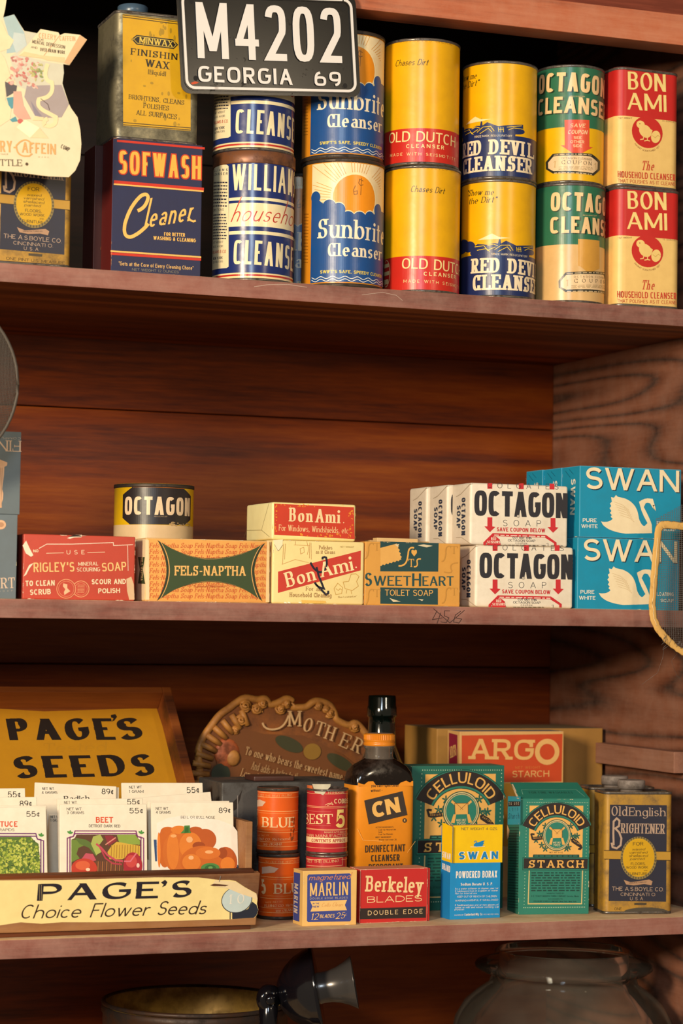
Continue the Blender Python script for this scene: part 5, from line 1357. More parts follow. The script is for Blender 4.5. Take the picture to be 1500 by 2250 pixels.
carton('blade_carton', 'cream and blue razor blade carton at the front of the lower shelf', 'carton', (2.9, 38.2, -409.5), 0, 57.0, 28.5, 54.4, {'*': '#e6b96e', 'T': '#d8ac70'}, {'F': [
('p','#3b4790',1,[4.4,49.6,5.8,50.9,49,51,50.4,49.8,51.3,4.8,50.2,3.5,6,4.1,4.7,5.4]),
('t','#dc8a5c',3,'magnetized',5.8,45.1,49.5,45.5,6.8,'cs'),
('t','#ecc078',3,'MARLIN',7.3,29.4,47.6,29.6,13.1,'gl2'),
('t','#c8b8a8',3,'DOUBLE EDGE BLADES',7.4,26.2,47.3,26.2,1.94,'s'),
('p','#ecc078',2,[7.8,24.5,46.8,24.9,44.5,19.8,46.8,14.6,8.2,14.4,10.3,19.4]),
('t','#3b4790',3,'IN THE',10.5,21.5,17.2,21.5,1.37,'sb'),
('t','#3b4790',3,'NEW',10.7,18.2,17.3,18.3,1.86,'sb'),
('t','#dca05c',3,'Cello Clean',19.6,18.6,41.7,18.8,4.04,'cs'),
('t','#ecc078',3,'12',8.6,6.1,16.4,6.3,6.3,'ri'),
('t','#ecc078',3,'BLADES',18,7.7,33.4,7.9,3.39,'ib'),
('t','#ecc078',3,'25',34.9,6.5,44.3,6.7,5.99,'ri'),
('t','#ecc078',3,'c',44.9,9.2,46.6,9.3,2.93,'ri')], 'L': [
('p','#3b4790',1,[1.4,50.6,19.8,51.2,19.6,3.6,1.2,3.1]),
('t','#c8b4a8',3,'MARLIN',4.3,40.3,3.3,11.1,11.07,'gm')]}, wear=8, seed=17, wearcol='#f2dcae')
carton('blade_carton', 'red razor blade carton with a black stripe', 'carton', (74, 45.5, -409.5), 1.5, 74.0, 28.0, 53.8, {'*': '#c42a28', 'T': '#c8866c', 'E': '#d89884'}, {'F': [
('t','#f2d09a',3,'Berkeley',6.2,31.7,68.1,28.5,15.83,'bs'),
('t','#f2d09a',3,'BLADES',7.8,20.4,68,20.1,6.34,'s',.22),
('t','#4a2a24',4,'REG. U.S. PAT. OFF.',27.4,30.2,46.6,29.4,1.13,'s'),
('p','#2e2523',1,[.3,15,72.5,14.7,72.6,3.4,.4,4.4]),
('t','#f2d09a',3,'DOUBLE EDGE',8.8,8,68.8,8,4.53,'s')]}, wear=20, seed=18, bevel=0.5, part='inner_tray', wearcol='#f0d8b8', extra=lambda b, fn: b.box(36.6, -12.6, .1, 40.4, 13.8, 53.2, paper('#b82624'), .8))
carton('borax_carton', 'small yellow and blue borax carton at the front of the lower shelf', 'carton', (166.3, 49.3, -409.5), 4.4, 58.0, 21.0, 94.0, {'*': '#1a90d2', 'T': '#dcb490', 'L': '#1580c4'}, {'F': [
('p','#f8ca0c',1,[2.6,95.3,59.8,95,59.9,56.3,2.2,57.3]),
('t','#6a6a48',3,'NET WEIGHT 4 OZS.',11.7,90.4,54,89.5,2.67,'s'),
('p','#1a86c8',3,[26.7,73.6,26.2,75.4,28.3,77.2,31.7,77.5,35.9,78.9,38.9,79.2,37.2,77,38.6,76.6,36.8,75.2,37.7,74.6,35.6,73.3,30.9,73]),
('l','#1a86c8',3,.67,[28.7,75.7,29.6,77.9,28.7,79.1,27.4,78.7,26.6,77.6]),
('l','#f2ece4',4,.44,[22.5,73.1,28.4,72.9,39.4,73.2]),
('t','#f2ece4',2,'SWAN',8.7,60.3,55.2,59.7,8.45,'sx'),
('t','#1a86c8',4,'SWAN',9.2,60.7,54.7,60.2,7.56,'sx'),
('t','#f2ece4',3,'POWDERED BORAX',6.1,41.8,54,41.1,6.96,'g'),
('t','#f2ece4',3,'Sodium Borate U. S. P.',11.7,34.1,49.3,33.3,2.81,'sb'),
('t','#f2ece4',3,'As a water softener or cleaner, use 1 or',5.3,30.3,55.7,29.3,1.78,'s'),
('t','#f2ece4',3,'2 tablespoonfuls in a gallon of water.',5.3,27.9,55.8,26.9,1.78,'s'),
('t','#f2ece4',3,'If Swallowed give one or two glasses of',5.5,13.7,56,12.5,1.78,'s'),
('t','#f2ece4',3,'water or milk and induce vomiting. Call',5.5,11.3,56,10.2,1.78,'s'),
('t','#f2ece4',3,'Not for internal use.',5.5,25.6,31.2,25.1,1.77,'s'),
('t','#f2ece4',3,'physician.',5.1,9.3,16.6,9.1,1.77,'s'),
('t','#f2ece4',3,'KEEP OUT OF REACH OF CHILDREN',8.1,22.1,53.9,21,1.85,'s'),
('t','#f2ece4',3,'WARNING-HARMFUL IF SWALLOWED',5.6,18.2,55.5,17.3,1.78,'s'),
('t','#f2ece4',3,'PACKED BY',5.1,3.7,15.7,3.6,1.33,'s'),
('t','#f2ece4',3,'Cumberland Mfg. Co.',16.7,3.5,37.8,3.2,2.37,'g'),
('t','#f2ece4',3,'ROCHESTER MINN',38.7,3.3,56.1,3,1.19,'s')], 'L': [
('p','#f8ca0c',1,[1.6,96.9,24.7,94.4,24.5,57.7,1.7,58.7]),
('t','#f2ece4',3,'SWAN',3.3,61.6,21.2,60.6,6.2,'g'),
('t','#f2ece4',3,'BRAND',3,49.5,20.6,47.6,6.41,'g')]}, bevel=0.4, seed=19)
carton('starch_carton', 'small green starch carton with its top flap raised, front right of the lower shelf', 'carton', (264.9, 71.5, -409.5), -8.1, 76.8, 40.0, 119.5, {'*': '#2a7c6b', 'T': '#7a5a40', 'L': '#25705f'}, {'F': [
('p','#e8b05c',1,[11,112.7,69.6,112.5,69.1,58.8,10.7,59.2]),
('dl','#c8dcb8',2,0,[8.7,116.2,74.4,115.6],36,.37),
('dl','#c8dcb8',2,0,[8.1,113,6.2,7.3],33,.37),
('dl','#c8dcb8',2,0,[74.4,112.8,72.1,7.1],33,.37),
('dl','#c8dcb8',2,0,[6,7.3,72.1,7.1],36,.44),
('p','#174c42',2,[2.8,94,4.6,97.3,6.7,100.4,9.1,103.4,11.8,106,14.8,108.5,18,110.6,21.3,112.5,24.9,114,28.6,115.2,32.4,116.1,36.3,116.6,40.3,116.8,44.2,116.6,48.1,116.1,52,115.2,55.7,113.9,59.3,112.4,62.8,110.5,66,108.3,69.1,105.9,71.9,103.2,74.4,100.2,76.6,97.1,78.4,93.7,75.6,92.5,73.9,95.6,71.9,98.5,69.5,101.2,67,103.7,64.2,106,61.1,108,57.9,109.8,54.6,111.2,51.1,112.3,47.6,113.2,43.9,113.7,40.3,113.8,36.6,113.7,33,113.2,29.5,112.4,26.1,111.3,22.8,109.9,19.6,108.1,16.7,106.2,14,103.9,11.5,101.4,9.2,98.7,7.3,95.8,5.6,92.8]),
('p','#2c2322',3,[3.5,92.2,5.2,95.6,7.2,98.8,9.5,101.7,12.1,104.5,15,106.9,18.1,109.1,21.5,111,25,112.6,28.7,113.9,32.5,114.8,36.3,115.3,40.3,115.5,44.2,115.3,48.1,114.7,51.9,113.8,55.6,112.5,59.2,110.9,62.6,109,65.8,106.8,68.8,104.3,71.5,101.5,73.9,98.5,76,95.3,77.8,91.9,65.2,86.9,64,89.1,62.6,91.2,61,93.2,59.3,95.1,57.3,96.7,55.2,98.2,52.9,99.5,50.6,100.5,48.1,101.3,45.6,102,43,102.3,40.4,102.4,37.8,102.3,35.3,102,32.8,101.4,30.3,100.6,28,99.5,25.8,98.3,23.7,96.8,21.8,95.2,20.1,93.4,18.5,91.4,17.2,89.3,16.1,87.1]),
('p','#2a7c6b',4,[3,92.5,4.7,95.9,6.7,99.1,9,102.1,11.7,104.9,14.6,107.4,17.8,109.6,21.2,111.6,24.8,113.2,28.5,114.4,32.3,115.3,36.3,115.9,40.3,116,44.2,115.9,48.2,115.3,52.1,114.4,55.9,113.1,59.5,111.5,63,109.5,66.2,107.3,69.2,104.7,72,101.9,74.4,98.8,76.6,95.6,78.3,92.2,77.8,91.9,76,95.3,73.9,98.5,71.5,101.5,68.8,104.3,65.8,106.8,62.6,109,59.2,110.9,55.6,112.5,51.9,113.8,48.1,114.7,44.2,115.3,40.3,115.5,36.3,115.3,32.5,114.8,28.7,113.9,25,112.6,21.5,111,18.1,109.1,15,106.9,12.1,104.5,9.5,101.7,7.2,98.8,5.2,95.6,3.5,92.2]),
('p','#2a7c6b',3,[16,87.2,17.1,89.4,18.4,91.5,20,93.5,21.7,95.3,23.6,97,25.7,98.4,27.9,99.7,30.3,100.7,32.7,101.5,35.2,102.1,37.8,102.5,40.4,102.6,43,102.5,45.6,102.1,48.2,101.5,50.6,100.6,53,99.6,55.3,98.3,57.4,96.8,59.4,95.2,61.2,93.3,62.8,91.3,64.1,89.2,65.3,86.9,63.8,86.3,62.7,88.4,61.4,90.4,59.9,92.3,58.2,94,56.3,95.6,54.4,97,52.2,98.2,50,99.2,47.7,99.9,45.3,100.5,42.9,100.9,40.4,101,38,100.9,35.6,100.5,33.2,100,30.9,99.2,28.7,98.2,26.6,97.1,24.7,95.7,22.9,94.2,21.3,92.4,19.8,90.6,18.6,88.6,17.5,86.5]),
('p','#174c42',4,[17.4,86.6,18.4,88.7,19.7,90.7,21.1,92.5,22.8,94.3,24.6,95.8,26.6,97.2,28.7,98.4,30.9,99.4,33.2,100.1,35.5,100.7,38,101,40.4,101.1,42.9,101,45.3,100.7,47.7,100.1,50.1,99.3,52.3,98.3,54.4,97.1,56.4,95.7,58.3,94.1,60,92.4,61.5,90.5,62.8,88.5,63.9,86.4,63.3,86.1,62.2,88.2,60.9,90.1,59.5,92,57.8,93.6,56,95.2,54.1,96.5,52,97.7,49.8,98.7,47.5,99.4,45.2,100,42.8,100.3,40.4,100.5,38.1,100.4,35.7,100,33.4,99.5,31.1,98.7,29,97.8,26.9,96.6,25,95.3,23.3,93.8,21.7,92.1,20.3,90.3,19.1,88.4,18,86.3]),
('arc','#e8b05c',5,'CELLULOID',40.7,77.1,27.3,151,29,8.82,'gm'),
('leaf','#1e5a4c',2,28.2,91.5,1.91,1.76,.73),
('leaf','#1e5a4c',2,26,82.7,1.91,1.76,.73),
('leaf','#1e5a4c',2,22.1,83.4,1.91,1.76,.73),
('leaf','#1e5a4c',2,24.6,71.7,1.91,1.76,.73),
('leaf','#1e5a4c',2,28.5,68,1.91,1.76,.73),
('leaf','#1e5a4c',2,56,91.4,1.91,1.77,.74),
('leaf','#1e5a4c',2,60.8,80.3,1.91,1.77,.74),
('leaf','#1e5a4c',2,63.1,81,1.91,1.77,.74),
('leaf','#1e5a4c',2,53.9,69.3,1.91,1.76,.74),
('leaf','#1e5a4c',2,51.6,67.9,1.91,1.76,.73),
('leaf','#1e5a4c',2,18.4,76.9,1.91,1.76,.73),
('leaf','#1e5a4c',2,56.9,81.1,1.91,1.77,.74),
('e','#174c42',3,41,82,15.5,16.5,0),
('e','#d8c48c',4,41,82,14.7,15.7,0),
('e','#174c42',5,41,82,13.8,14.7,0),
('e','#cbb884',6,41,82,13.3,14.2,0),
('e','#2a7c6b',7,41,82,12.7,13.5,0),
('p','#e8b05c',8,[35.3,88.4,46.4,88.3,46.5,79.3,35.7,79.1]),
('p','#e8b05c',9,[32.2,89.3,33.2,91.3,42.2,83.2,41,82.2]),
('p','#e8b05c',9,[32.3,72.4,34.5,79.3,36.7,79.3,35.4,72]),
('l','#6a4420',10,.29,[33.2,91.3,42.2,83.2]),
('p','#e8b05c',9,[49.7,89.2,48.7,91.2,39.9,83.2,41,82.2]),
('p','#e8b05c',9,[50,72.3,47.6,79.3,45.5,79.3,46.9,71.9]),
('l','#6a4420',10,.29,[48.7,91.2,39.9,83.2]),
('l','#6a4420',10,.37,[35.7,79.3,35.3,88.4,46.4,88.3,46.5,79.3]),
('p','#2c2322',4,[12,83.5,13.7,84.2,16.7,83.8,16.4,82,14.1,82.4,14.9,80.2,24.5,81.2,25.7,77.6,16.1,76.7,13.7,77.6]),
('t','#e8b05c',5,'REG.U.S.',15.3,78.2,24.5,78.7,1.47,'s'),
('p','#2c2322',4,[56.3,77.8,58.9,78.8,63.9,75.9,68.2,71.4,69.1,68.5,66.8,66.3,64,66.9,64.8,68.5,66.3,68.9,63.2,70.7,57,74.8]),
('t','#e8b05c',5,'PAT.OFF.',58.5,75.9,66.7,71.1,1.48,'s'),
('t','#e8d8a8',9,'MADE SINCE',36.9,73.5,45,73.6,1.76,'s'),
('t','#e8d8a8',9,'1905',37.3,70.4,44.6,70.5,2.64,'s'),
('t','#5a4020',3,'NET WT 8 OZ',32.8,63.4,47.8,63.3,1.39,'s'),
('p','#14403a',2,[15.5,62.1,65.6,61.7,65.8,58.9,15.1,59.3]),
('rows','#3a7a6c',3,16.7,59.6,64.5,61.5,1,.5,11,-.007),
('p','#174c42',3,[4.1,59.5,76.5,58.6,75.9,45.2,4,46.1]),
('p','#2a7c6b',4,[4.8,58.9,75.9,58,75.4,45.8,4.6,46.6]),
('p','#2c2322',5,[5.5,58.3,75.2,57.4,74.7,46.7,5.2,47.7]),
('t','#e8b05c',6,'STARCH',10.9,48.6,70.1,48,7.63,'b'),
('rows','#15423a',3,13.8,23.6,66.6,44.5,8,.45,12,-.008),
('t','#15423a',3,'MANUFACTURED BY',30.7,21.1,49.5,21,1.32,'s'),
('t','#15423a',3,'A. E. STALEY MANUFACTURING COMPANY, Decatur, Illinois',13.8,18.5,65.7,17.8,1.47,'s'),
('t','#15423a',3,'SUCCESSORS TO',32.2,15.4,48,15.2,1.17,'s'),
('t','#15423a',3,'CELLULOID STARCH COMPANY, New York, New York',16.4,13.1,63.1,12.3,1.46,'s'),
('l','#d8c080',4,1.1,[11.4,45.6,10.6,11.2,68.8,10.6,69.4,45.1])], 'L': [
('p','#2b9cb6',1,[-1.4,119.3,44.3,122.5,44.7,93.6,-1.7,89.4]),
('p','#25222a',2,[.4,114,43.7,117.4,43.4,112.5,.1,108.7]),
('t','#e8dcc8',3,'TO USE',3.1,110.3,38.8,113.5,2.94,'sb'),
('t','#1c4a6a',3,'LOID',5.4,104.3,36.1,107.2,3.24,'s'),
('t','#173a5c',3,'Starch',1.9,95.9,40.2,99.5,5.74,'ri'),
('rows','#123f36',2,4.5,2.5,39.2,88.1,30,.4,13,.089),
('p','#d8a878',3,[-2.3,89.3,6.3,84.2,4,76.5,-2.4,73.7])]}, wear=16, seed=20, bevel=0.5, part='top_flap', extra=lambda b, fn: (b.loft([[(-38.2, -20, 119.4), (38.2, -20, 119.4), (37, 18, 133.2), (-37, 18, 133.2)], [(-38.2, -20.3, 120.2), (38.2, -20.3, 120.2), (37, 17.8, 134), (-37, 17.8, 134)]], paper('#2a7c6b'), False), b.loft([[(-37.6, -19.5, 119.6), (-37.6, -12, 119.6), (-34, 17, 132.5), (-36, 12, 132.8)], [(-38.6, -19.5, 119.6), (-38.6, -12, 119.6), (-36.4, 17, 132.5), (-37.4, 12, 132.8)]], paper('#e0c4a0'), False), b.art([('l', '#8cc0a8', 1, .4, [-33, 4, -30, 22, 30, 22, 34, 4]), ('t', '#1d5448', 1, 'FOR FINE WASHABLES', -24, 12, 24, 12, 5, 's')], lambda u, v, o: (u, -20 + v * .94, 120.2 + v * .342 + o))))
carton('starch_carton', 'large dark green starch carton behind the yellow borax carton', 'carton', (177.7, 128, -409.5), 0, 106.0, 36.0, 151.0, {'*': '#21685a', 'T': '#3f7a68', 'L': '#1b5248'}, {'F': [
('p','#e8b05c',1,[15.2,142.4,96.1,142.2,95.4,74.3,14.8,74.8]),
('dl','#c8dcb8',2,0,[12,146.8,102.7,146.1],36,.5),
('dl','#c8dcb8',2,0,[11.2,142.8,8.6,9.2],33,.5),
('dl','#c8dcb8',2,0,[102.7,142.5,99.5,9],33,.5),
('dl','#c8dcb8',2,0,[8.3,9.2,99.5,9],36,.6),
('p','#174c42',2,[3.9,118.8,6.3,122.9,9.2,126.9,12.6,130.7,16.3,133.9,20.4,137.1,24.8,139.8,29.4,142.2,34.4,144.1,39.5,145.6,44.7,146.7,50.1,147.3,55.6,147.6,61,147.3,66.4,146.7,71.8,145.6,76.9,143.9,81.8,142,86.7,139.6,91.1,136.8,95.4,133.8,99.2,130.4,102.7,126.6,105.7,122.7,108.2,118.4,104.3,116.9,102,120.8,99.2,124.5,95.9,127.9,92.5,131,88.6,133.9,84.3,136.5,79.9,138.7,75.4,140.5,70.5,141.9,65.7,143,60.6,143.7,55.6,143.8,50.5,143.7,45.5,143,40.7,142,36,140.6,31.5,138.9,27.1,136.6,23,134.2,19.3,131.3,15.9,128.1,12.7,124.7,10.1,121.1,7.7,117.3]),
('p','#2c2322',3,[4.8,116.5,7.2,120.8,9.9,124.8,13.1,128.5,16.7,132,20.7,135.1,25,137.9,29.7,140.3,34.5,142.3,39.6,143.9,44.9,145.1,50.1,145.7,55.6,145.9,61,145.7,66.4,144.9,71.6,143.8,76.7,142.2,81.7,140.1,86.4,137.7,90.8,135,95,131.8,98.7,128.3,102,124.5,104.9,120.4,107.4,116.1,90,109.8,88.3,112.6,86.4,115.2,84.2,117.8,81.8,120.2,79.1,122.2,76.2,124.1,73,125.7,69.8,127,66.4,128,62.9,128.9,59.3,129.3,55.8,129.4,52.2,129.3,48.7,128.9,45.3,128.1,41.8,127.1,38.6,125.7,35.6,124.2,32.7,122.3,30.1,120.3,27.7,118,25.5,115.5,23.7,112.8,22.2,110.1]),
('p','#2a7c6b',4,[4.1,116.9,6.5,121.2,9.2,125.2,12.4,129,16.1,132.6,20.2,135.7,24.6,138.5,29.3,141,34.2,143,39.3,144.6,44.6,145.7,50.1,146.5,55.6,146.6,61,146.5,66.5,145.7,71.9,144.6,77.2,142.9,82.1,140.9,87,138.4,91.4,135.6,95.5,132.3,99.4,128.8,102.7,124.8,105.7,120.8,108.1,116.5,107.4,116.1,104.9,120.4,102,124.5,98.7,128.3,95,131.8,90.8,135,86.4,137.7,81.7,140.1,76.7,142.2,71.6,143.8,66.4,144.9,61,145.7,55.6,145.9,50.1,145.7,44.9,145.1,39.6,143.9,34.5,142.3,29.7,140.3,25,137.9,20.7,135.1,16.7,132,13.1,128.5,9.9,124.8,7.2,120.8,4.8,116.5]),
('p','#2a7c6b',3,[22.1,110.2,23.6,113,25.4,115.6,27.6,118.1,30,120.4,32.6,122.6,35.5,124.3,38.5,126,41.8,127.2,45.1,128.3,48.6,129,52.2,129.5,55.8,129.6,59.3,129.5,62.9,129,66.5,128.3,69.8,127.1,73.2,125.9,76.3,124.2,79.2,122.3,82,120.3,84.5,117.9,86.7,115.4,88.5,112.7,90.1,109.8,88.1,109,86.5,111.7,84.7,114.2,82.7,116.6,80.3,118.8,77.7,120.8,75.1,122.6,72,124.1,69,125.3,65.8,126.2,62.5,127,59.2,127.5,55.8,127.6,52.4,127.5,49.1,127,45.8,126.4,42.6,125.3,39.6,124.1,36.7,122.7,34.1,120.9,31.6,119,29.4,116.8,27.3,114.5,25.7,112,24.2,109.3]),
('p','#174c42',4,[24,109.4,25.4,112.1,27.2,114.6,29.1,116.9,31.5,119.2,34,121.1,36.7,122.8,39.6,124.3,42.6,125.6,45.8,126.5,49,127.2,52.4,127.6,55.8,127.7,59.2,127.6,62.5,127.2,65.8,126.5,69.1,125.5,72.2,124.2,75.1,122.7,77.8,120.9,80.5,118.9,82.8,116.8,84.9,114.4,86.7,111.8,88.2,109.2,87.4,108.8,85.8,111.4,84.1,113.9,82.1,116.3,79.8,118.3,77.3,120.3,74.7,121.9,71.8,123.5,68.7,124.7,65.6,125.6,62.4,126.4,59.1,126.7,55.8,127,52.6,126.9,49.3,126.4,46.1,125.7,42.9,124.7,40,123.6,37.1,122.1,34.5,120.4,32.2,118.5,30,116.4,28,114.1,26.4,111.7,24.8,109]),
('arc','#e8b05c',5,'CELLULOID',56.2,97.4,35.5,151,29,11.47,'gm'),
('leaf','#1e5a4c',2,38.9,115.6,2.5,2.3,.9),
('leaf','#1e5a4c',2,35.9,104.5,2.5,2.3,.9),
('leaf','#1e5a4c',2,30.5,105.4,2.5,2.3,.9),
('leaf','#1e5a4c',2,34,90.6,2.5,2.3,.9),
('leaf','#1e5a4c',2,39.3,85.9,2.5,2.3,.9),
('leaf','#1e5a4c',2,77.3,115.5,2.5,2.3,1),
('leaf','#1e5a4c',2,83.9,101.5,2.5,2.3,1),
('leaf','#1e5a4c',2,87.1,102.4,2.5,2.3,1),
('leaf','#1e5a4c',2,74.4,87.6,2.5,2.3,1),
('leaf','#1e5a4c',2,71.2,85.8,2.5,2.3,.9),
('leaf','#1e5a4c',2,25.4,97.2,2.5,2.3,.9),
('leaf','#1e5a4c',2,78.5,102.5,2.5,2.3,1),
('e','#174c42',3,56.6,103.6,21.4,20.8,0),
('e','#d8c48c',4,56.6,103.6,20.3,19.8,0),
('e','#174c42',5,56.6,103.6,19,18.6,0),
('e','#cbb884',6,56.6,103.6,18.4,17.9,0),
('e','#2a7c6b',7,56.6,103.6,17.5,17.1,0),
('p','#e8b05c',8,[48.7,111.7,64,111.6,64.2,100.2,49.3,100]),
('p','#e8b05c',9,[44.4,112.8,45.8,115.4,58.2,105.1,56.6,103.9]),
('p','#e8b05c',9,[44.6,91.5,47.6,100.2,50.7,100.2,48.9,91]),
('l','#6a4420',10,.38,[45.8,115.4,58.2,105.1]),
('p','#e8b05c',9,[68.6,112.7,67.2,115.2,55.1,105.1,56.6,103.9]),
('p','#e8b05c',9,[69,91.4,65.7,100.2,62.8,100.2,64.7,90.9]),
('l','#6a4420',10,.38,[67.2,115.2,55.1,105.1]),
('l','#6a4420',10,.48,[49.3,100.2,48.7,111.7,64,111.6,64.2,100.2]),
('p','#2c2322',4,[16.6,105.5,18.9,106.4,23,105.9,22.6,103.6,19.5,104.1,20.6,101.3,33.8,102.6,35.5,98.1,22.2,96.9,18.9,98.1]),
('t','#e8b05c',5,'REG.U.S.',21.1,98.8,33.8,99.4,1.86,'s'),
('p','#2c2322',4,[77.7,98.3,81.3,99.6,88.2,95.9,94.1,90.2,95.4,86.6,92.2,83.8,88.3,84.5,89.4,86.6,91.5,87.1,87.2,89.3,78.7,94.5]),
('t','#e8b05c',5,'PAT.OFF.',80.7,95.9,92.1,89.8,1.87,'s'),
('t','#e8d8a8',9,'MADE SINCE',50.9,92.9,62.1,93,2.22,'s'),
('t','#e8d8a8',9,'1905',51.5,89,61.6,89.1,3.34,'s'),
('t','#5a4020',3,'NET WT 8 OZ',45.3,80.1,66,80,1.76,'s'),
('p','#14403a',2,[21.4,78.5,90.5,78,90.8,74.4,20.8,74.9]),
('rows','#3a7a6c',3,23,75.3,89,77.7,1,.5,11,-.007),
('p','#174c42',3,[5.7,75.2,105.6,74,104.8,57.1,5.5,58.3]),
('p','#2a7c6b',4,[6.6,74.4,104.8,73.3,104.1,57.9,6.3,58.9]),
('p','#2c2322',5,[7.6,73.7,103.8,72.5,103.1,59,7.2,60.3]),
('t','#e8b05c',6,'STARCH',15,61.4,96.8,60.7,9.64,'b'),
('rows','#15423a',3,19,29.8,91.9,56.2,8,.45,12,-.008),
('t','#15423a',3,'MANUFACTURED BY',42.4,26.7,68.3,26.5,1.67,'s'),
('t','#15423a',3,'A. E. STALEY MANUFACTURING COMPANY, Decatur, Illinois',19,23.4,90.7,22.5,1.86,'s'),
('t','#15423a',3,'SUCCESSORS TO',44.4,19.5,66.2,19.2,1.48,'s'),
('t','#15423a',3,'CELLULOID STARCH COMPANY, New York, New York',22.6,16.6,87.1,15.5,1.84,'s'),
('l','#d8c080',4,1.43,[15.7,57.6,14.6,14.2,95,13.4,95.8,57])]}, wear=10, seed=21, bevel=0.6)
carton('starch_carton', 'red orange starch carton with big cream lettering, behind the green cartons', 'carton', (281.1, 217, -409.5), 0, 126.2, 34.0, 182.5, {'*': '#dcaa68', 'T': '#a89a92'}, {'F': [
('p','#cc4a22',1,[2.3,178.1,124.7,179.4,124.2,126.5,3,126.4]),
('p','#d2942e',1,[3,125.4,126.1,125.5,126.6,54.5,4,56.9]),
('t','#e8b46c',3,'ARG',12.4,152.2,88.9,150.7,22.36,'bs'),
('t','#e8b46c',3,'O',90.8,145.3,121,145.1,28.92,'so'),
('t','#d8823c',3,'NET WEIGHT',67.3,141.1,97.6,141.2,2.68,'s'),
('t','#e8b46c',3,'STARCH',63.8,131.8,108.8,132,7.04,'w')], 'L': [
('p','#8a1d36',1,[3.9,179.6,27.5,178.3,29.2,126.1,5.7,124.4]),
('t','#e8b46c',3,'ARGO',9,151.7,26.6,155.8,12.49,'b')]}, bevel=0.6, seed=22, wear=6)
carton('cardboard_box', 'plain brown cardboard box at the back of the lower shelf', 'box', (317.5, 302.5, -409.5), 0, 207.0, 95.0, 183.0, {'*': '#ab7d3c', 'T': '#8c7758'}, {}, bevel=1.2, seg=2, seed=23)
flat_tin('polish_tin', 'blue and yellow floor polish tin at the right end of the lower shelf', 'tin', (354.2, 52.7, -409.5), -10.8, 74.0, 42.0, 127.5, 6, [(0, 127.5, m_tinyellow)], POLISH_WORN, m_rim, None, (-2, 14.5, 11, m_cap))
flat_tin('polish_tin', 'floor polish tin half hidden behind the green starch carton', 'tin', (366.9, 115.6, -409.5), -8, 74.0, 42.0, 127.5, 6, [(0, 127.5, m_tinyellow)], POLISH_PINT, m_rim, None, (-2, 14.5, 11, m_cap))
DISINFECTANT = [
('p','#e8901e',1,[3,133.7,2.9,137,9.7,135.1,14,138.2,19.5,138.4,22.7,134.3,47.1,134.1,49.9,136.7,55.9,138.6,60.3,136.6,62.4,138.2,63.7,138,63.8,133.1]),
('t','#3c2c1c',2,"you can't spell clean",17.4,132.4,47.2,132.6,3.12,'gm'),
('t','#3c2c1c',2,'without -',17,127.4,29.7,127.8,2.78,'gm'),
('p','#3a302a',2,[9.9,118.9,52,127.9,57.7,103.5,15.3,94.4]),
('t','#ecb864',3,'CN',20.4,100.7,50.3,106.8,15.88,'sx',.0),
('e','#3a302a',2,54.8,97.9,2.4,2.3,0),
('t','#ecb864',3,'R',54,96.8,55.7,96.8,2.32,'sb'),
('t','#6a4a20',2,'ACTIVE INGREDIENTS:',22.8,90.6,42.8,90.6,1.5,'gm'),
('t','#6a4a20',2,'Coal Tar Neutral Oils',25.9,88.1,45.3,88.1,1.5,'gm'),
('t','#6a4a20',2,'Soap',26,85.7,30.3,86,1.5,'gm'),
('t','#6a4a20',2,'Coal Tar Phenols',26,83.4,41.9,83.5,1.5,'gm'),
('t','#6a4a20',2,'INERT INGREDIENT:',22.9,80.5,40.4,80.5,1.5,'gm'),
('t','#6a4a20',2,'Water not over 20',26.5,77.9,46.1,77.8,1.5,'gm'),
('t','#3c2c1c',2,'DISINFECTANT',11.7,65.9,55.9,66.4,7.28,'g'),
('t','#3c2c1c',2,'CLEANSER',18.3,56.6,49.9,56.8,6.7,'g'),
('t','#3c2c1c',2,'DEODORANT',15.7,48.4,53.5,48.2,5.77,'g'),
('l','#f4b860',3,.46,[2.9,90.3,9.3,78.6,30.5,77.1]),
('l','#f4b860',3,.35,[58.2,65,66.9,76.4])]
LABEL_TOP = 134.2
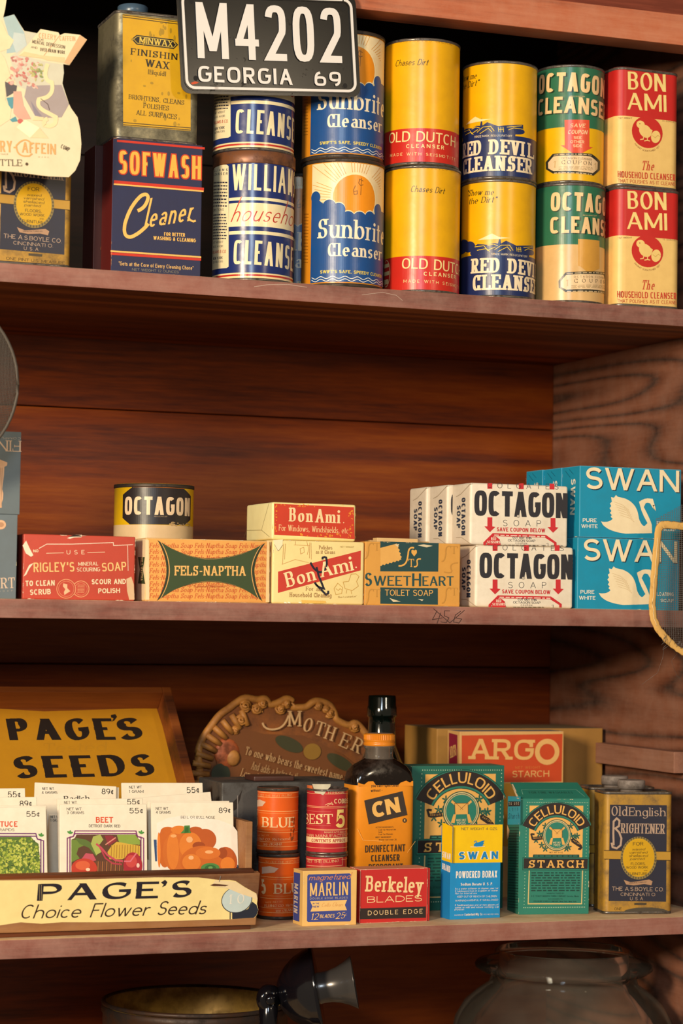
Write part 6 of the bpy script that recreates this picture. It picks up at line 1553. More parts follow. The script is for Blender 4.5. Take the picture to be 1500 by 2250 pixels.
# ---- seed display and packets
SEEDFRONT = [
('p','#f2dc98',1,[-420.6,55.5,-330,53.7,-274.7,52.7,-183.8,53,-140.1,51.8,-119,48.7,-108.5,48.5,-102.1,47.2,-92.1,40.7,-79.9,34.1,-78.1,28.9,-78.4,23.6,-76.3,17.3,-77.4,12.1,-79.8,9.5,-105.1,8.6,-157.3,8.9,-231.4,9.7,-271.7,11.1,-291.5,10.2,-311.4,12.3,-330.9,10,-417.9,10.8]),
('t','#241f28',2,'PAGE',-297.6,32.9,-179.3,32.3,16.33,'pg',.3),
('t','#241f28',2,'S',-166.4,32.4,-145.9,32.4,16.55,'pg',.1),
('p','#241f28',2,[-177.4,47.7,-173.5,50.3,-171,48,-172.5,44.4,-176,43,-174.5,45.5]),
('l','#8a7a58',3,.51,[-296.2,48.8,-294.7,33.6]),
('l','#8a7a58',3,.51,[-294.2,48.7,-292.7,33.5]),
('t','#3a2820',2,'Choice',-312.9,15.9,-254.9,15.1,13.71,'i'),
('t','#3a2820',2,'Flower',-245.1,15,-187.5,15,13.88,'i'),
('t','#3a2820',2,'Seeds',-179.4,15.1,-130.5,14.6,13.99,'i'),
('e','#2c303c',3,-99.4,28.2,15.7,13.4,0),
('e','#c4d4d4',4,-99.4,28.4,15,12.8,0),
('t','#e8e4d8',5,'10',-107.5,24.3,-91.7,24.6,9.43,'rm'),
('p','#262b3a',3,[-103.1,15.5,-95.1,15.3,-87,18.7,-83.4,25.9,-78.9,22.6,-76.5,17.3,-77.9,12.1,-80.4,9.6,-102.5,8.9]),
('l','#262b3a',3,.84,[-105.3,17.1,-104.6,8.8]),
('p','#ecd4a8',5,[-126.9,43.2,-123.2,48.8,-102,46.7,-92,40.2,-79.8,33.6,-78.2,27.3,-83.7,30.1,-96.8,34.6,-109.9,40.2]),
('p','#5a3828',6,[-128,43.8,-123.9,45.2,-109.1,43.5,-112.2,42.3,-124.8,42.9])]
SEEDLID = [
('p','#bd8418',1,[-400.7,206.5,-272.5,205.8,-225.4,201.9,-99.6,207.3,-98,182,-98,100,-91.6,21.4,-418.8,29.4]),
('t','#221a16',2,'PAGE',-268.8,161,-153.3,161.2,30.3,'pg',.2),
('t','#221a16',2,'S',-149.4,161.2,-121.9,161.5,30.59,'pg',.1),
('p','#221a16',2,[-152.9,196.4,-147.6,198,-146.2,194.2,-150.1,188.7,-153.2,187,-150.6,192,-153.1,193.1]),
('t','#221a16',2,'SEEDS',-269.5,108.5,-118.5,110.4,29.42,'pg',.24),
('t','#b8821c',2,'Tested',-235.2,143.7,-166.9,145.4,12.77,'ri')]
PLAQUE_OUTLINE = [-51.9, 138.2, -53.7, 155.7, -49.4, 170.2, -40.5, 183.4, -30, 196.5, -19.3, 203.9, -11.7, 209.7, -0.9, 215.3, 13.1, 213.5, 22.4, 214.5, 28, 208.3, 36.6, 209.8, 47.5, 214.6, 54.6, 211.3, 53.9, 205.7, 69.7, 205.4, 79.1, 211.4, 87.8, 211.7, 98.2, 207.7, 104, 198.7, 107.3, 191.3, 121, 185.3, 129.8, 187.5, 138.7, 179.3, 146.2, 168, 153, 142.5, 151.9, 112.6, 143.5, 85.8, 129.5, 56.2, 104.4, 27, 71.5, 8.6, 37.1, 2.1, 8.9, 10.2, -17.8, 35.6, -36.8, 69.5, -48.2, 103.2]
PLAQUE = [
('t','#c8a070',6,'M',48,184.4,62.2,184.4,17.03,'rm'),
('t','#c8a070',6,'O',63.8,180.2,73.1,177,15.6,'rm'),
('t','#c8a070',6,'T',78.1,175.7,87.5,172.8,15.62,'rm'),
('t','#c8a070',6,'H',90.1,171.2,99.4,168,15.65,'rm'),
('t','#c8a070',6,'E',107.8,163,116.9,159.2,15.72,'rm'),
('t','#c8a070',6,'R',122.2,158.4,131.1,154,15.8,'rm'),
('l','#c8a070',6,2.07,[47.8,196.5,46.8,193.7,45.7,191.2,44.4,188.9,42.9,186.9,41.3,185.2,39.5,183.8,37.6,182.7,35.5,181.9,33.2,181.3,30.8,181,27.7,181,26,181.2,24.5,181.6,23.2,182,22,182.6,20.9,183.3,20,184,19.2,185,18.6,186,18.1,187.1,17.7,188.4]),
('t','#c09868',6,'To one who bears the sweetest name',-2.2,153.9,111.6,124.2,8.85,'rm'),
('t','#c09868',6,'And adds a lustre to the same',5.1,137.7,75.9,119.4,8.83,'rm'),
('t','#c09868',6,'Long life to her',-7.2,130.5,41.4,113.8,8.8,'rm'),
('p','#6e3f1a',2,[-33.7,149.7,-23.4,173.1,-8.1,183.3,21.5,175.9,65.5,174.3,113.5,153.2,139.5,133.7,138.4,97.8,115,61,52,43,-2.8,63.1,-26.6,100]),
('e','#3c3a20',3,49.9,164.7,17.3,7.4,-.4),
('e','#3c3a20',3,110.5,144.3,17.6,6.7,-.5),
('e','#8a6420',4,76.9,156.4,10.3,8.9,0),
('e','#2c3222',3,-28.8,132.2,10.8,11.7,0)]
PLATE_TEXT = [
('t','w',1,'M4202',17.7,34.4,167.7,33.2,54.85,'lp',.13),
('t','w',1,'GEORGIA',17.2,11.4,114.1,10.3,15.55,'lg',.2),
('t','w',1,'69',137.2,9.9,165.3,9.8,14.53,'lg',.24)]
PLATE_ORIGIN = [-174.8, -8, 400]
CARD_OUTLINE = [-400.5, 473, -370.6, 487.7, -356.6, 471.8, -356.4, 462.7, -357.6, 453.5, -359.1, 446.1, -348.9, 450, -342.2, 440, -339, 435.6, -326.1, 434.6, -323, 438.9, -306.8, 437.4, -305.3, 435, -300.6, 437.4, -285.9, 437.4, -279.2, 433.5, -295.5, 407.7, -301.4, 408.2, -300.6, 400, -301.9, 390, -295.3, 371.5, -292.9, 367.2, -286.6, 359.3, -283.9, 348.1, -282.5, 334.5, -283.4, 319.2, -287.8, 308.9, -293.9, 302.3, -313.2, 301.5, -343.8, 302.8, -359, 302.9, -396.6, 302.2, -412.1, 329.3, -406.2, 397.3]
CARD = [
('p','#a9bfc0',1,[-359.1,446.1,-348.9,449.9,-339,434.2,-336.4,422.3,-341.7,415.7,-355.3,412.8,-354.2,431.1]),
('p','#c4ceca',2,[-348.9,433.2,-339,432.7,-336.4,422.3,-346.2,413.8,-350.2,424]),
('p','#cfcab4',1,[-339,435.3,-326,434.4,-343.9,412.5,-336.2,411.7,-318.5,408.9,-301.5,407.5,-300.6,400,-301.8,390,-297.8,377.4,-317.8,375.5,-345.5,383.5,-352.2,410.1,-336.4,422.3]),
('p','#a89a98',2,[-335.6,384.5,-302.7,388.4,-295.3,370.7,-302,357.9,-318.9,355.7,-327.4,357.2,-337.7,373.7]),
('p','#8e8590',3,[-331.5,370.4,-324.4,361.2,-320.5,357,-327.4,357.2]),
('sc','#d89a8c #e0b0a0 #c88478 #b87870 #e8c8b4 #c87068',3,-350.9,383.8,-324.7,409.8,1.05,2.54,.75,1.94,70,4,3),
('sc','#a8aa6c #8c9860 #c0b878',4,-332.7,390.1,-320,405.7,.9,1.94,.6,1.2,30,5,3),
('p','#5c5658',2,[-356.2,386.3,-344.8,383.6,-345.4,378.2,-354.4,372.1]),
('p','#5c98a4',2,[-354.4,371.4,-348,372.7,-348.1,362.1,-351.1,361.1]),
('p','#5c98a4',3,[-350.9,351.3,-345.7,354.8,-343.3,350.4,-348.6,349.2]),
('p','#d8a894',3,[-348.1,378,-340.9,378.7,-338.3,366,-331.1,353.8,-341.8,352.1,-347.6,357.6]),
('p','#e8d8ae',3,[-377.1,437.8,-360.5,442.6,-354.9,431.1,-348.7,425.6,-352.4,417.7,-361.4,413.8,-356.7,408.2,-351,392.1,-356.2,386.3,-355.1,368.3,-349.6,361.2,-350.9,351.3,-359.9,344.4,-375,343.1]),
('l','#ecd8a8',4,3.8,[-316.2,406.9,-317.1,404.3,-317.7,401.9,-318.1,399.7,-318.3,397.8,-318.2,396,-317.9,394.5,-317.4,393.1,-316.6,392,-315.6,391,-314.3,390.3,-312,389.8,-311.6,387.7,-311.4,385.8,-311.4,384,-311.7,382.4,-312.1,380.8,-312.8,379.4,-313.8,378,-314.9,376.8,-316.2,375.7,-317.8,374.8,-323.9,372.7,-324.4,371.3,-324.6,370,-324.5,368.7,-324.3,367.5,-323.8,366.4,-323,365.4,-322,364.4,-320.7,363.5,-319.3,362.6,-317.5,361.9,-307.4,357.5,-307.3,355.9,-307.4,354.5,-307.6,353.2,-308,352,-308.6,351.1,-309.4,350.3,-310.3,349.6,-311.4,349.1,-312.7,348.7,-314.2,348.5,-318,348.9,-318.3,349.9,-318.4,350.8,-318.4,351.7,-318.3,352.4,-318.1,353.1,-317.7,353.7,-317.3,354.2,-316.7,354.6,-315.9,355,-315.1,355.3]),
('l','#6a5a50',5,.61,[-322.4,373.6,-319.3,371.6,-315.4,368.9,-313.7,363.7]),
('p','#f4ecc4',4,[-344.7,344.7,-336.5,352.6,-322.6,346.2,-331.5,336]),
('p','#e0d0a4',3,[-331.5,336,-322.6,346.2,-313.9,337.1]),
('e','#c86a60',4,-341,350.7,2.6,2.3,0),
('p','#e4d4a4',4,[-327.4,356.4,-318.9,356.4,-319.6,353.3,-329.6,352.4]),
('p','#ecdab2',5,[-343.9,411.7,-323.8,438.7,-306.8,437.4,-305.3,435,-300.6,437.2,-286.2,437.2,-300,409.2,-318.5,410.3,-321.7,411.6]),
('p','#d8ae80',6,[-286.2,437.2,-279.3,433.3,-295.5,407.8,-300.8,409.3]),
('p','#ecc898',6,[-343.9,411.7,-338.6,416,-320.2,414.1,-300.1,414.5,-300,409.6,-318.6,410.4,-321.6,411.5]),
('l','#c89868',7,.46,[-305.3,435,-311.2,426.4,-320.2,414.1]),
('t','#d8a878',7,'CELERY',-325.5,430.3,-308.9,429.7,4.91,'s'),
('t','#d8a878',7,'CAFFEIN',-305.5,429.6,-290.4,430.8,4.57,'s'),
('t','#5a4630',7,'FOR',-326.5,427.9,-320.8,427.7,1.84,'s'),
('t','#5a4630',7,'MENTAL DEPRESSION',-331.5,424.7,-300.3,422.3,3.38,'s'),
('t','#5a4630',7,'AND',-332.6,420.1,-326.4,419.7,1.84,'s'),
('t','#5a4630',7,'OVER BRAIN WORK',-323.9,418.1,-300.2,417.4,3.22,'s'),
('t','#e0a868',4,'RY-',-359.3,320.4,-344.2,321.3,10.54,'gm'),
('l','#e0a868',4,1.36,[-329.5,329.7,-330.5,331,-331.6,332,-332.7,332.8,-333.8,333.3,-335,333.6,-336.2,333.6,-337.4,333.3,-338.7,332.8,-340,332,-341.3,331,-344.3,327.7,-344.2,326,-343.9,324.4,-343.5,323.1,-343,321.9,-342.3,320.9,-341.4,320,-340.4,319.4,-339.2,318.9,-337.9,318.6,-336.5,318.5,-331.9,318.9,-329.3,321.4]),
('t','#e0a868',4,'AFFEIN',-338.9,321.7,-306.7,322.4,9.86,'gm'),
('t','#c8b088',4,'TRADE',-359.3,317.7,-351.7,318.4,1.35,'s'),
('t','#c8b088',4,'MARK',-323.5,318.1,-313.5,318.6,1.36,'s'),
('t','#5a4630',4,'COMP.',-302.6,329,-293.6,325.9,3.89,'s'),
('t','#5a4630',4,'TTLE',-359.1,307.6,-338.6,308.9,6.02,'rm'),
('e','#5a4630',4,-334,311.2,1.4,1.5,0)]

# ---- disinfectant bottle
m_bottle = gloss('dark_brown_glass', '#1c120e', .1, 0, .6)
m_neckglass = thin_glass('dusty_clear_glass', .14, .08)
m_orange = paper('#e8901e', .5, .1)
m_shoulder = rusty('dusty_dark_glass', '#17100d', '#4a3a32', .12, 0, 30, .5, .85)


def ring_sup(hw, hd, n, z, cx=0, cy=0, seg=64):
    P = []
    for k in range(seg):
        a = 2 * PI * k / seg; c, s = math.cos(a), math.sin(a)
        P.append((cx + hw * math.copysign(abs(c) ** (2 / n), c), cy + hd * math.copysign(abs(s) ** (2 / n), s), z))
    return P


t = thing('disinfectant_bottle', 'dark flat bottle with an orange label and orange screw cap', 'bottle', (81, 94, S3))
b = MB()
b.loft([ring_sup(33.5, 20, 6, 0), ring_sup(33.5, 20, 6, LABEL_TOP)], m_orange, True, True, False)
b.loft([ring_sup(33.3, 19.8, 6, LABEL_TOP), ring_sup(33.2, 19.8, 6, 140), ring_sup(32, 19, 4.5, 147), ring_sup(28, 17.5, 3.2, 153), ring_sup(21, 15.8, 2.4, 157.5), ring_sup(15.5, 14.6, 2, 160.5)], m_shoulder, True, False, False)
b.art(DISINFECTANT, lambda u, v, o: (u - 33.5, -20 - o, v))
b.build('bottle_body', t)
b = MB(); b.lathe([(15.4, 160.3), (14.4, 163), (14.4, 170), (16, 171.5), (16, 174), (14.6, 175), (14.4, 178)], m_neckglass, 48)
b.lathe([(11, 160), (11, 178)], gloss('inner_dark', '#2a1c16', .3), 32)
b.build('bottle_neck', t)
b = MB(); mo = gloss('orange_cap_plastic', '#d8801c', .3)
b.lathe([(15.6, 173.5), (16.3, 174.2), (16.3, 176.5), (15.4, 177.2), (16.2, 178), (16.2, 180)], mo, 48)
pr = []
for k in range(96):
    a = 2 * PI * k / 96; r = 16.1 if k % 2 else 15.5; pr.append((r * math.cos(a), r * math.sin(a)))
b.loft([[(x, y, 180) for x, y in pr], [(x, y, 185) for x, y in pr]], mo, False, False, False)
b.lathe([(15.6, 185), (14.6, 186.2), (13.5, 186.4)], mo, 48); b.disc(13.5, 186.4, paper('#9a7a6a', .8, .3))
b.build('screw_cap', t)
# ---- wine bottle
m_green = gloss('black_green_glass', '#060d0a', .12, 0, .5)
t = thing('wine_bottle', 'black green bottle neck rising behind the orange capped bottle', 'bottle', (134.5, 222, S3))
b = MB(); b.lathe([(0.1, 0), (34, 0), (37, 4), (37, 110), (33, 132), (22, 150), (15.6, 166), (14.6, 190)], m_green, 48); b.build('bottle_body', t)
b = MB(); b.lathe([(14.6, 190), (14.4, 197), (16, 198), (16.4, 200), (16.2, 208), (15.4, 210), (15.2, 219), (14.4, 221), (11, 221), (10, 212), (9, 190)], m_green, 48); b.build('bottle_lip', t)
# ---- grey tin and brown lid behind the bluing cans
b = MB(); b.box(-70, -40, 0, 70, 40, 135.5, rusty('grey_painted_tin', '#4c4a48', '#352f2b', .5, .2, 40), 2, 3)
b.art([('p', '#231c18', 1, [9, 112, 18, 121, 22, 128, 20, 119, 16, 108, 12, 106]), ('l', '#7a7470', 1, 1, [18, 60, 17, 122])], lambda u, v, o: (u - 70, -40 - o, v))
tag(b.build('storage_box', None, (-10.5, 160, S3)), 'scuffed grey box standing behind the bluing cans', 'box')
b = MB(); b.box(-22, -16, 0, 22, 16, 5.5, paper('#4a2c26', .4, .3), 1.5, 3)
tag(b.build('tin_lid', None, (-22, 142, S3 + 135.6)), 'small brown lid lying on the grey box', 'lid')
# ---- seed display box
wx = wood('seed_box_wood', '#5a3018', '#80502c', '#9c6c40', 0, 1, .6, .6, 11, '#b89474', .25)
wk = wood('seed_box_dark', '#3c1c0c', '#6a3412', '#86481c', 0, 1, .6, .55, 12)
t = thing('seed_display_box', 'wooden seed display box with a yellow lid sign, left end of the lower shelf', 'box', (0, 0, S3))
b = MB(); b.box(-430, 16, 0, -82, 150, 6, wk, .8); b.build('base_board', t)
b = MB(); b.box(-430, 0, 2, -77.6, 8, 54.5, wx, .8); b.box(-430, 1, 54.4, -84, 9, 57.5, wk, .6)
b.art(SEEDFRONT, lambda u, v, o: (u, -o, v), None, .5)
b.art([('l', '#8a8078', 7, .7, [-118, 53, -119, 47])], lambda u, v, o: (u, -o, v))
b.build('front_panel', t, (0, 14, 2.5), (12, 0, 0))
b = MB(); b.box(-86, 24, 6, -79, 143.5, 104, wx, .8); b.build('side_panel', t)
b = MB(); b.box(-430, 144, 6, -79, 150, 56, wk, .6); b.build('back_panel', t)
b = MB(); b.box(-432, 0, 0, -88, 6, 214, wk, .6); b.box(-98, -26, 0, -88, 0, 214, wk, .8); b.box(-432, -26, 206, -98, 0, 214, wk, .8)
b.art(SEEDLID, lambda u, v, o: (u, -o, v))
b.build('lid', t, (0, 150.5, 57.5), (-45, 0, 0))


def packet(label, loc, lean, roll, w, h, art):
    b = MB(); b.box(-w / 2, 0, 0, w / 2, 2.4, h, paper('#eee2cc', .6, .12), .35, 1)
    if art: b.art(art, lambda u, v, o: (u - w / 2, -o, v))
    o = b.build('seed_packet', None, loc)
    o.rotation_mode = 'YXZ'; o.rotation_euler = (math.radians(lean), math.radians(-roll), 0)
    return tag(o, label, 'seed packet', 'seed packets in the display box')


packet('pale seed packet priced 55 in the back row, left edge of the photo', (-309.3, 112, -402.5), -12, -0.2, 57.2, 126.3, [
('t','#2e2820',2,'55~',39.4,117.1,52.8,117.2,6.05,'s')])
packet('pale four gram radish seed packet in the back row', (-236.2, 110.6, -399.9), -12, -3.4, 83.9, 127.2, [
('t','#2e2820',2,'NET WT.',7.5,119.9,20.2,120.5,2.74,'s'),
('t','#2e2820',2,'4 GRAMS',7.1,116,23.1,116.8,2.73,'s'),
('t','#2e2820',2,'89~',68.6,118.5,81.2,118.8,5.83,'s'),
('t','#2e2820',2,'Radish',30.1,109.7,56.3,111.5,5.18,'r')])
packet('pale seed packet peeping out behind the radish packet', (-231.5, 114.5, -400.2), -12, -3.1, 83.6, 126, [])
packet('pale one gram seed packet at the right end of the back row', (-139.9, 110.1, -402.2), -12, -0.6, 85.7, 130, [
('t','#2e2820',2,'NET WT.',7.6,124.1,21.9,124.3,2.77,'s'),
('t','#2e2820',2,'1 GRAM',7.5,119.8,22.7,119.8,2.77,'s'),
('t','#2e2820',2,'55~',68.3,119.4,82,119.7,6.21,'s')])
packet('buff seed packet tilted behind the pepper packets', (-129.2, 88.6, -399.7), -12, 3.7, 84.9, 116.9, [])
packet('pale seed packet priced 89 behind the lettuce packet', (-313.1, 62, -402.4), -11, -0.3, 63.2, 121.2, [
('t','#2e2820',2,'89~',46,111.7,58.4,111.9,5.9,'s')])
packet('one gram seed packet in shadow between the lettuce and beet packets', (-262.3, 76.1, -401.8), -11, -3.5, 19.2, 102.3, [
('t','#2e2820',2,'NET WT.',1.6,97.9,11.9,98.4,2.63,'s'),
('t','#2e2820',2,'1 GRAM',1.7,94.5,12,94.9,2.63,'s')])
packet('seed packet directly behind the beet packet', (-220.6, 52.1, -402.3), -11, -0.4, 86.4, 119.3, [
('t','#2e2820',2,'NET WT.',6.7,114.3,20.1,114.3,2.61,'s'),
('t','#2e2820',2,'55~',70.1,113.1,83.5,113.3,5.48,'s')])
packet('seed packet directly behind the pepper packet', (-131, 52.1, -402), -11, -0.7, 84.9, 115.5, [])
packet('seed packet low between the beet and pepper packets', (-187.6, 47.5, -399.3), -8, -11.4, 22.5, 57.4, [])
packet('seed packet just behind the lettuce packet, edge showing', (-312.5, 46, -402.3), -10, -0.4, 72.5, 113.8, [])
packet('lettuce seed packet in the front row', (-319.4, 36, -402.3), -9, 0.4, 82.2, 113, [
('t','#2e2820',2,'NET WT.',7.3,107.7,22.2,107.3,2.54,'s'),
('t','#2e2820',2,'55~',62.4,103.5,76.1,103.2,5.32,'s'),
('t','#d8502c',2,'TUCE',36.9,94.6,53.7,94.2,5.3,'sb'),
('t','#3a3028',2,'GRAND RAPIDS',18.9,90.8,50.7,90.2,2.54,'s'),
('p','#55702a',2,[-12.8,86.1,66.8,84.3,69.7,80.5,73.9,77.5,75.2,47,-13.3,49.8]),
('sc','#a8b440 #8ea034 #c4c85c #6c8428 #b8bc4c',3,30.1,48.9,67.8,83,.71,1.63,.51,1.22,420,2,3),
('sc','#a8b440 #8ea034 #c4c85c #6c8428',3,66,47.8,74.9,75.5,.65,1.3,.54,1.3,110,3,3),
('sc','#3c5420',4,30.1,49.4,74.3,81.4,.31,.81,.41,1.22,60,4,3),
('l','#6a2c6c',4,.96,[-13.3,48.8,-12.8,82.7,-6.9,84,-5.3,89.3,71.4,87.3,72.8,81.9,78.8,80.3,78,46]),
('l','#6a2c6c',4,.96,[-10.8,48.8,-10.2,83.6,-7.4,84,-5.4,86.7,71.4,84.8,73.3,81.9,76.2,81.4,75.4,46.1]),
('e','#4a9040',4,-9,87.5,1.8,.9,.4),
('e','#4a9040',4,-10,88.3,1.8,.9,1.4),
('e','#4a9040',4,-11.3,87.9,1.8,.9,2.4),
('e','#4a9040',4,77.7,85.3,1.8,.9,.4),
('e','#4a9040',4,76.7,86.1,1.8,.9,1.4),
('e','#4a9040',4,75.4,85.7,1.8,.9,2.4)])
packet('beet seed packet in the middle of the front row', (-223.7, 36.1, -402), -9, -0.8, 87, 114.4, [
('t','#2e2820',2,'NET WT.',6.8,108.5,22.2,108.5,2.58,'s'),
('t','#2e2820',2,'3 GRAMS',6.8,104.9,24,104.9,2.58,'s'),
('t','#2e2820',2,'55~',69.3,105.5,83.5,105.4,5.41,'s'),
('t','#d8502c',2,'BEET',35.7,96.5,52.9,96.5,5.58,'sb'),
('t','#3a3028',2,'DETROIT DARK RED',28.7,92.1,60.1,91.8,2.79,'s'),
('p','#5c3a24',2,[11.3,80.3,14.8,81.8,16.4,85.2,76.2,84.9,78.2,80.9,80.3,79.4,79.9,44.1,11.1,44.9]),
('p','#8aa040',3,[56.5,84.8,75.1,84.8,77.2,81.9,79.7,78.9,79.7,75,63.6,76,58.5,78.1]),
('p','#d0a83c',3,[47,68.2,51.2,74.1,56.4,78.1,79.7,74,79.6,64,69.7,65.1,61.4,61.2,49,61.3]),
('l','#a87828',4,.69,[51.2,75.1,50.6,62.2]),
('l','#a87828',4,.7,[53.9,75.1,53.3,62.2]),
('l','#a87828',4,.7,[56.6,75.1,55.9,62.2]),
('l','#a87828',4,.7,[59.3,75.1,58.6,62.2]),
('l','#a87828',4,.7,[61.9,75.1,61.3,62.2]),
('l','#a87828',4,.7,[64.6,75,64,62.1]),
('l','#a87828',4,.7,[67.3,75,66.7,62.1]),
('l','#a87828',4,.7,[70,75,69.4,62.1]),
('l','#a87828',4,.7,[72.7,75,72.1,62.1]),
('l','#a87828',4,.7,[75.4,75,74.8,62]),
('l','#a87828',4,.7,[78.1,75,77.5,62]),
('p','#6c8434',3,[11.3,80.3,18.4,80.3,25.5,75.3,18.3,72.4,16.3,66.5,19.3,62.5,11.1,58.6]),
('p','#5a7030',4,[14.3,82.3,25.6,80.2,32.7,76.2,38.8,68.3,35.7,64.3,28.6,72.3,19.4,76.3]),
('p','#a8b058',5,[30.6,76.2,32.8,83.2,40,85.1,43,80.1,38.9,75.2,40.9,68.3,35.7,65.3]),
('p','#8c2a34',4,[44.1,84.1,52.3,84.1,56.4,79.1,48.1,74.1]),
('l','#c04858',6,1.98,[35.8,76.2,40.9,72.2,47,65.2,55.2,60.2,62.4,59.2]),
('l','#b03848',5,1.58,[38.8,74.2,44.9,62.3,52.1,57.3,61.4,56.2]),
('l','#d88878',5,1.19,[45,75.2,55.4,82.1]),
('l','#7c4424',3,.89,[35.7,59.4,35,47.1]),
('l','#a86a38',3,.89,[37.8,59.4,37.2,47]),
('l','#7c4424',3,.89,[40,59.4,39.4,47]),
('l','#a86a38',3,.89,[42.1,59.3,41.5,47]),
('l','#7c4424',3,.89,[44.3,59.3,43.7,47]),
('l','#a86a38',3,.89,[46.4,59.3,45.8,47]),
('l','#7c4424',3,.89,[48.6,59.3,48,46.9]),
('l','#a86a38',3,.89,[50.8,59.3,50.1,46.9]),
('l','#7c4424',3,.89,[52.9,59.2,52.3,46.9]),
('l','#a86a38',3,.89,[55.1,59.2,54.5,46.9]),
('l','#7c4424',3,.89,[57.3,59.2,56.6,46.8]),
('l','#a86a38',3,.89,[59.4,59.2,58.8,46.8]),
('l','#7c4424',3,.89,[61.6,59.2,61,46.8]),
('l','#a86a38',3,.89,[63.8,59.2,63.1,46.8]),
('p','#c05060',5,[20.3,60.5,25.5,67.4,32.6,66.3,35.7,60.4,29.5,58.5]),
('e','#c03a24',6,23.8,52.6,12.8,9.7,0),
('e','#d86038',7,22.3,55.6,7.2,4.4,0),
('e','#f4d0b0',8,27.4,51.6,2.2,1.6,0),
('e','#a82430',6,72.2,55.1,9.5,12.7,0),
('e','#c84440',7,70.7,59.1,5.7,6,0),
('e','#f0c8b8',8,77.4,55.1,1.6,2.2,0),
('l','#d8707c',7,1.39,[63.4,59.2,69.7,59.1,76,67]),
('l','#7c2c6c',4,.98,[7,44.9,7.2,81.8,13.3,83.3,14.9,88.7,75.7,88.4,77.2,82.9,83.4,81.4,83,44.1]),
('l','#7c2c6c',4,.98,[9.6,44.9,9.8,82.8,12.8,83.3,14.9,86.1,75.7,85.8,77.7,82.9,80.7,82.5,80.3,44.1]),
('e','#4a9040',4,11.1,86.8,1.8,.9,.4),
('e','#4a9040',4,10,87.6,1.8,.9,1.4),
('e','#4a9040',4,8.7,87.2,1.8,.9,2.4),
('e','#4a9040',4,82.2,86.5,1.9,.9,.4),
('e','#4a9040',4,81.1,87.3,1.9,.9,1.4),
('e','#4a9040',4,79.8,86.9,1.9,.9,2.4)])
packet('orange bell pepper seed packet in the front row', (-133.4, 36.1, -402), -9, -0.8, 84.3, 115, [
('t','#2e2820',2,'NET WT.',4.5,107.6,17.8,107.5,2.62,'s'),
('t','#2e2820',2,'4 GRAMS',4.5,103.9,19.7,103.9,2.62,'s'),
('t','#2e2820',2,'89~',69,104.4,81.6,104.4,5.49,'s'),
('t','#4a3c30',2,'BELL OR BULL NOSE',29.9,99.1,65,98.8,2.63,'s'),
('p','#efe6d8',2,[5.4,94.7,16.5,99.7,29.1,101.7,48.2,100.6,69.4,97.5,83.3,92.4,88,86.3,88.3,51.9,4.7,42.8]),
('p','#2c4878',2,[2,78.7,4.9,78.7,5.2,57.7,3.3,57.7]),
('p','#2c3450',3,[87,54,88.2,52.9,88.3,47.4,87.3,47.4]),
('e','#c8641c',4,12.9,70.6,7.1,19,0),
('e','#c8641c',4,16.3,86.6,7.4,4.5,0),
('e','#b8561c',4,54.2,78.4,11.7,10.6,0),
('e','#b8561c',4,44.8,87,7.4,4.2,0),
('e','#cc6a20',5,29.7,66.5,19,21.6,0),
('e','#dc7c28',6,21.3,67.6,6.3,18,0),
('e','#dc7c28',6,39.3,72.5,11.6,13.1,0),
('e','#dc7c28',5,27.9,88.1,8.4,4,0),
('e','#9c4414',7,47.7,72.4,6.4,4,0),
('e','#c8641c',8,51.7,57.3,22.9,15.1,0),
('e','#dc7c28',9,40,56.4,9.5,8,0),
('e','#d47024',9,57.1,65.3,12.8,6,0),
('e','#b8561c',8,75.1,56.1,11.8,15.1,0),
('e','#9c4414',9,72,65.2,4.8,5.5,0),
('e','#dc7c28',9,77.2,54.1,7.5,7.1,0),
('e','#f0b078',10,58.2,66.3,4.3,1.6,0),
('e','#f0b884',10,39.6,60.9,2.7,2,0),
('e','#f0a868',9,22,82.1,3.2,1.6,0),
('e','#f0b078',9,38.3,78.5,3.4,3,0),
('e','#e8802c',6,7.1,68.7,1.7,17,0),
('p','#4c8038',9,[29.1,84.6,32.6,88.1,33.2,92.1,38.5,92.4,39,87,40,85]),
('p','#2e6428',10,[34.3,90.6,37.4,90.6,37.3,85.5,33.1,85.1]),
('e','#4c8440',11,59,50.7,9.6,4.8,0),
('e','#2e6430',12,59.2,50.7,5.8,3,0),
('e','#6c9c58',13,59.2,51,2.3,1.4,0)])
# ---- carved motto plaque
t = thing('motto_plaque', 'carved brown motto plaque leaning at the back, MOTHER in raised letters', 'plaque', (0, 300, S3))
m_pl = rusty('carved_brown', '#8c4e18', '#42240e', .5, 0, 25, .35, .7)
m_pl2 = rusty('carved_gold', '#b87c38', '#6a3c14', .5, 0, 40, .4, .75)
O = [(PLAQUE_OUTLINE[k], PLAQUE_OUTLINE[k + 1]) for k in range(0, len(PLAQUE_OUTLINE), 2)]
vm = min(p[1] for p in O); O = [(u, max(v, .3)) for u, v in O]
b = MB(); b.slab(O, 0, 12, m_pl, m_pl); b.art(PLAQUE, lambda u, v, o: (u, -12 - o * 9, v)); b.build('plaque_body', t)
b = MB(); n = len(O); P = []
for k in range(n):
    p0, p1, p2, p3 = O[k - 1], O[k], O[(k + 1) % n], O[(k + 2) % n]
    for j in range(4):
        s = j / 4
        P.append(tuple(.5 * (2 * p1[i] + (p2[i] - p0[i]) * s + (2 * p0[i] - 5 * p1[i] + 4 * p2[i] - p3[i]) * s * s + (3 * p1[i] - p0[i] - 3 * p2[i] + p3[i]) * s ** 3) for i in (0, 1)))
P = [(u, max(v, 4)) for u, v in P]
b.tube([(u, -11, v) for u, v in P + P[:1]], 4.2, m_pl2, 8)
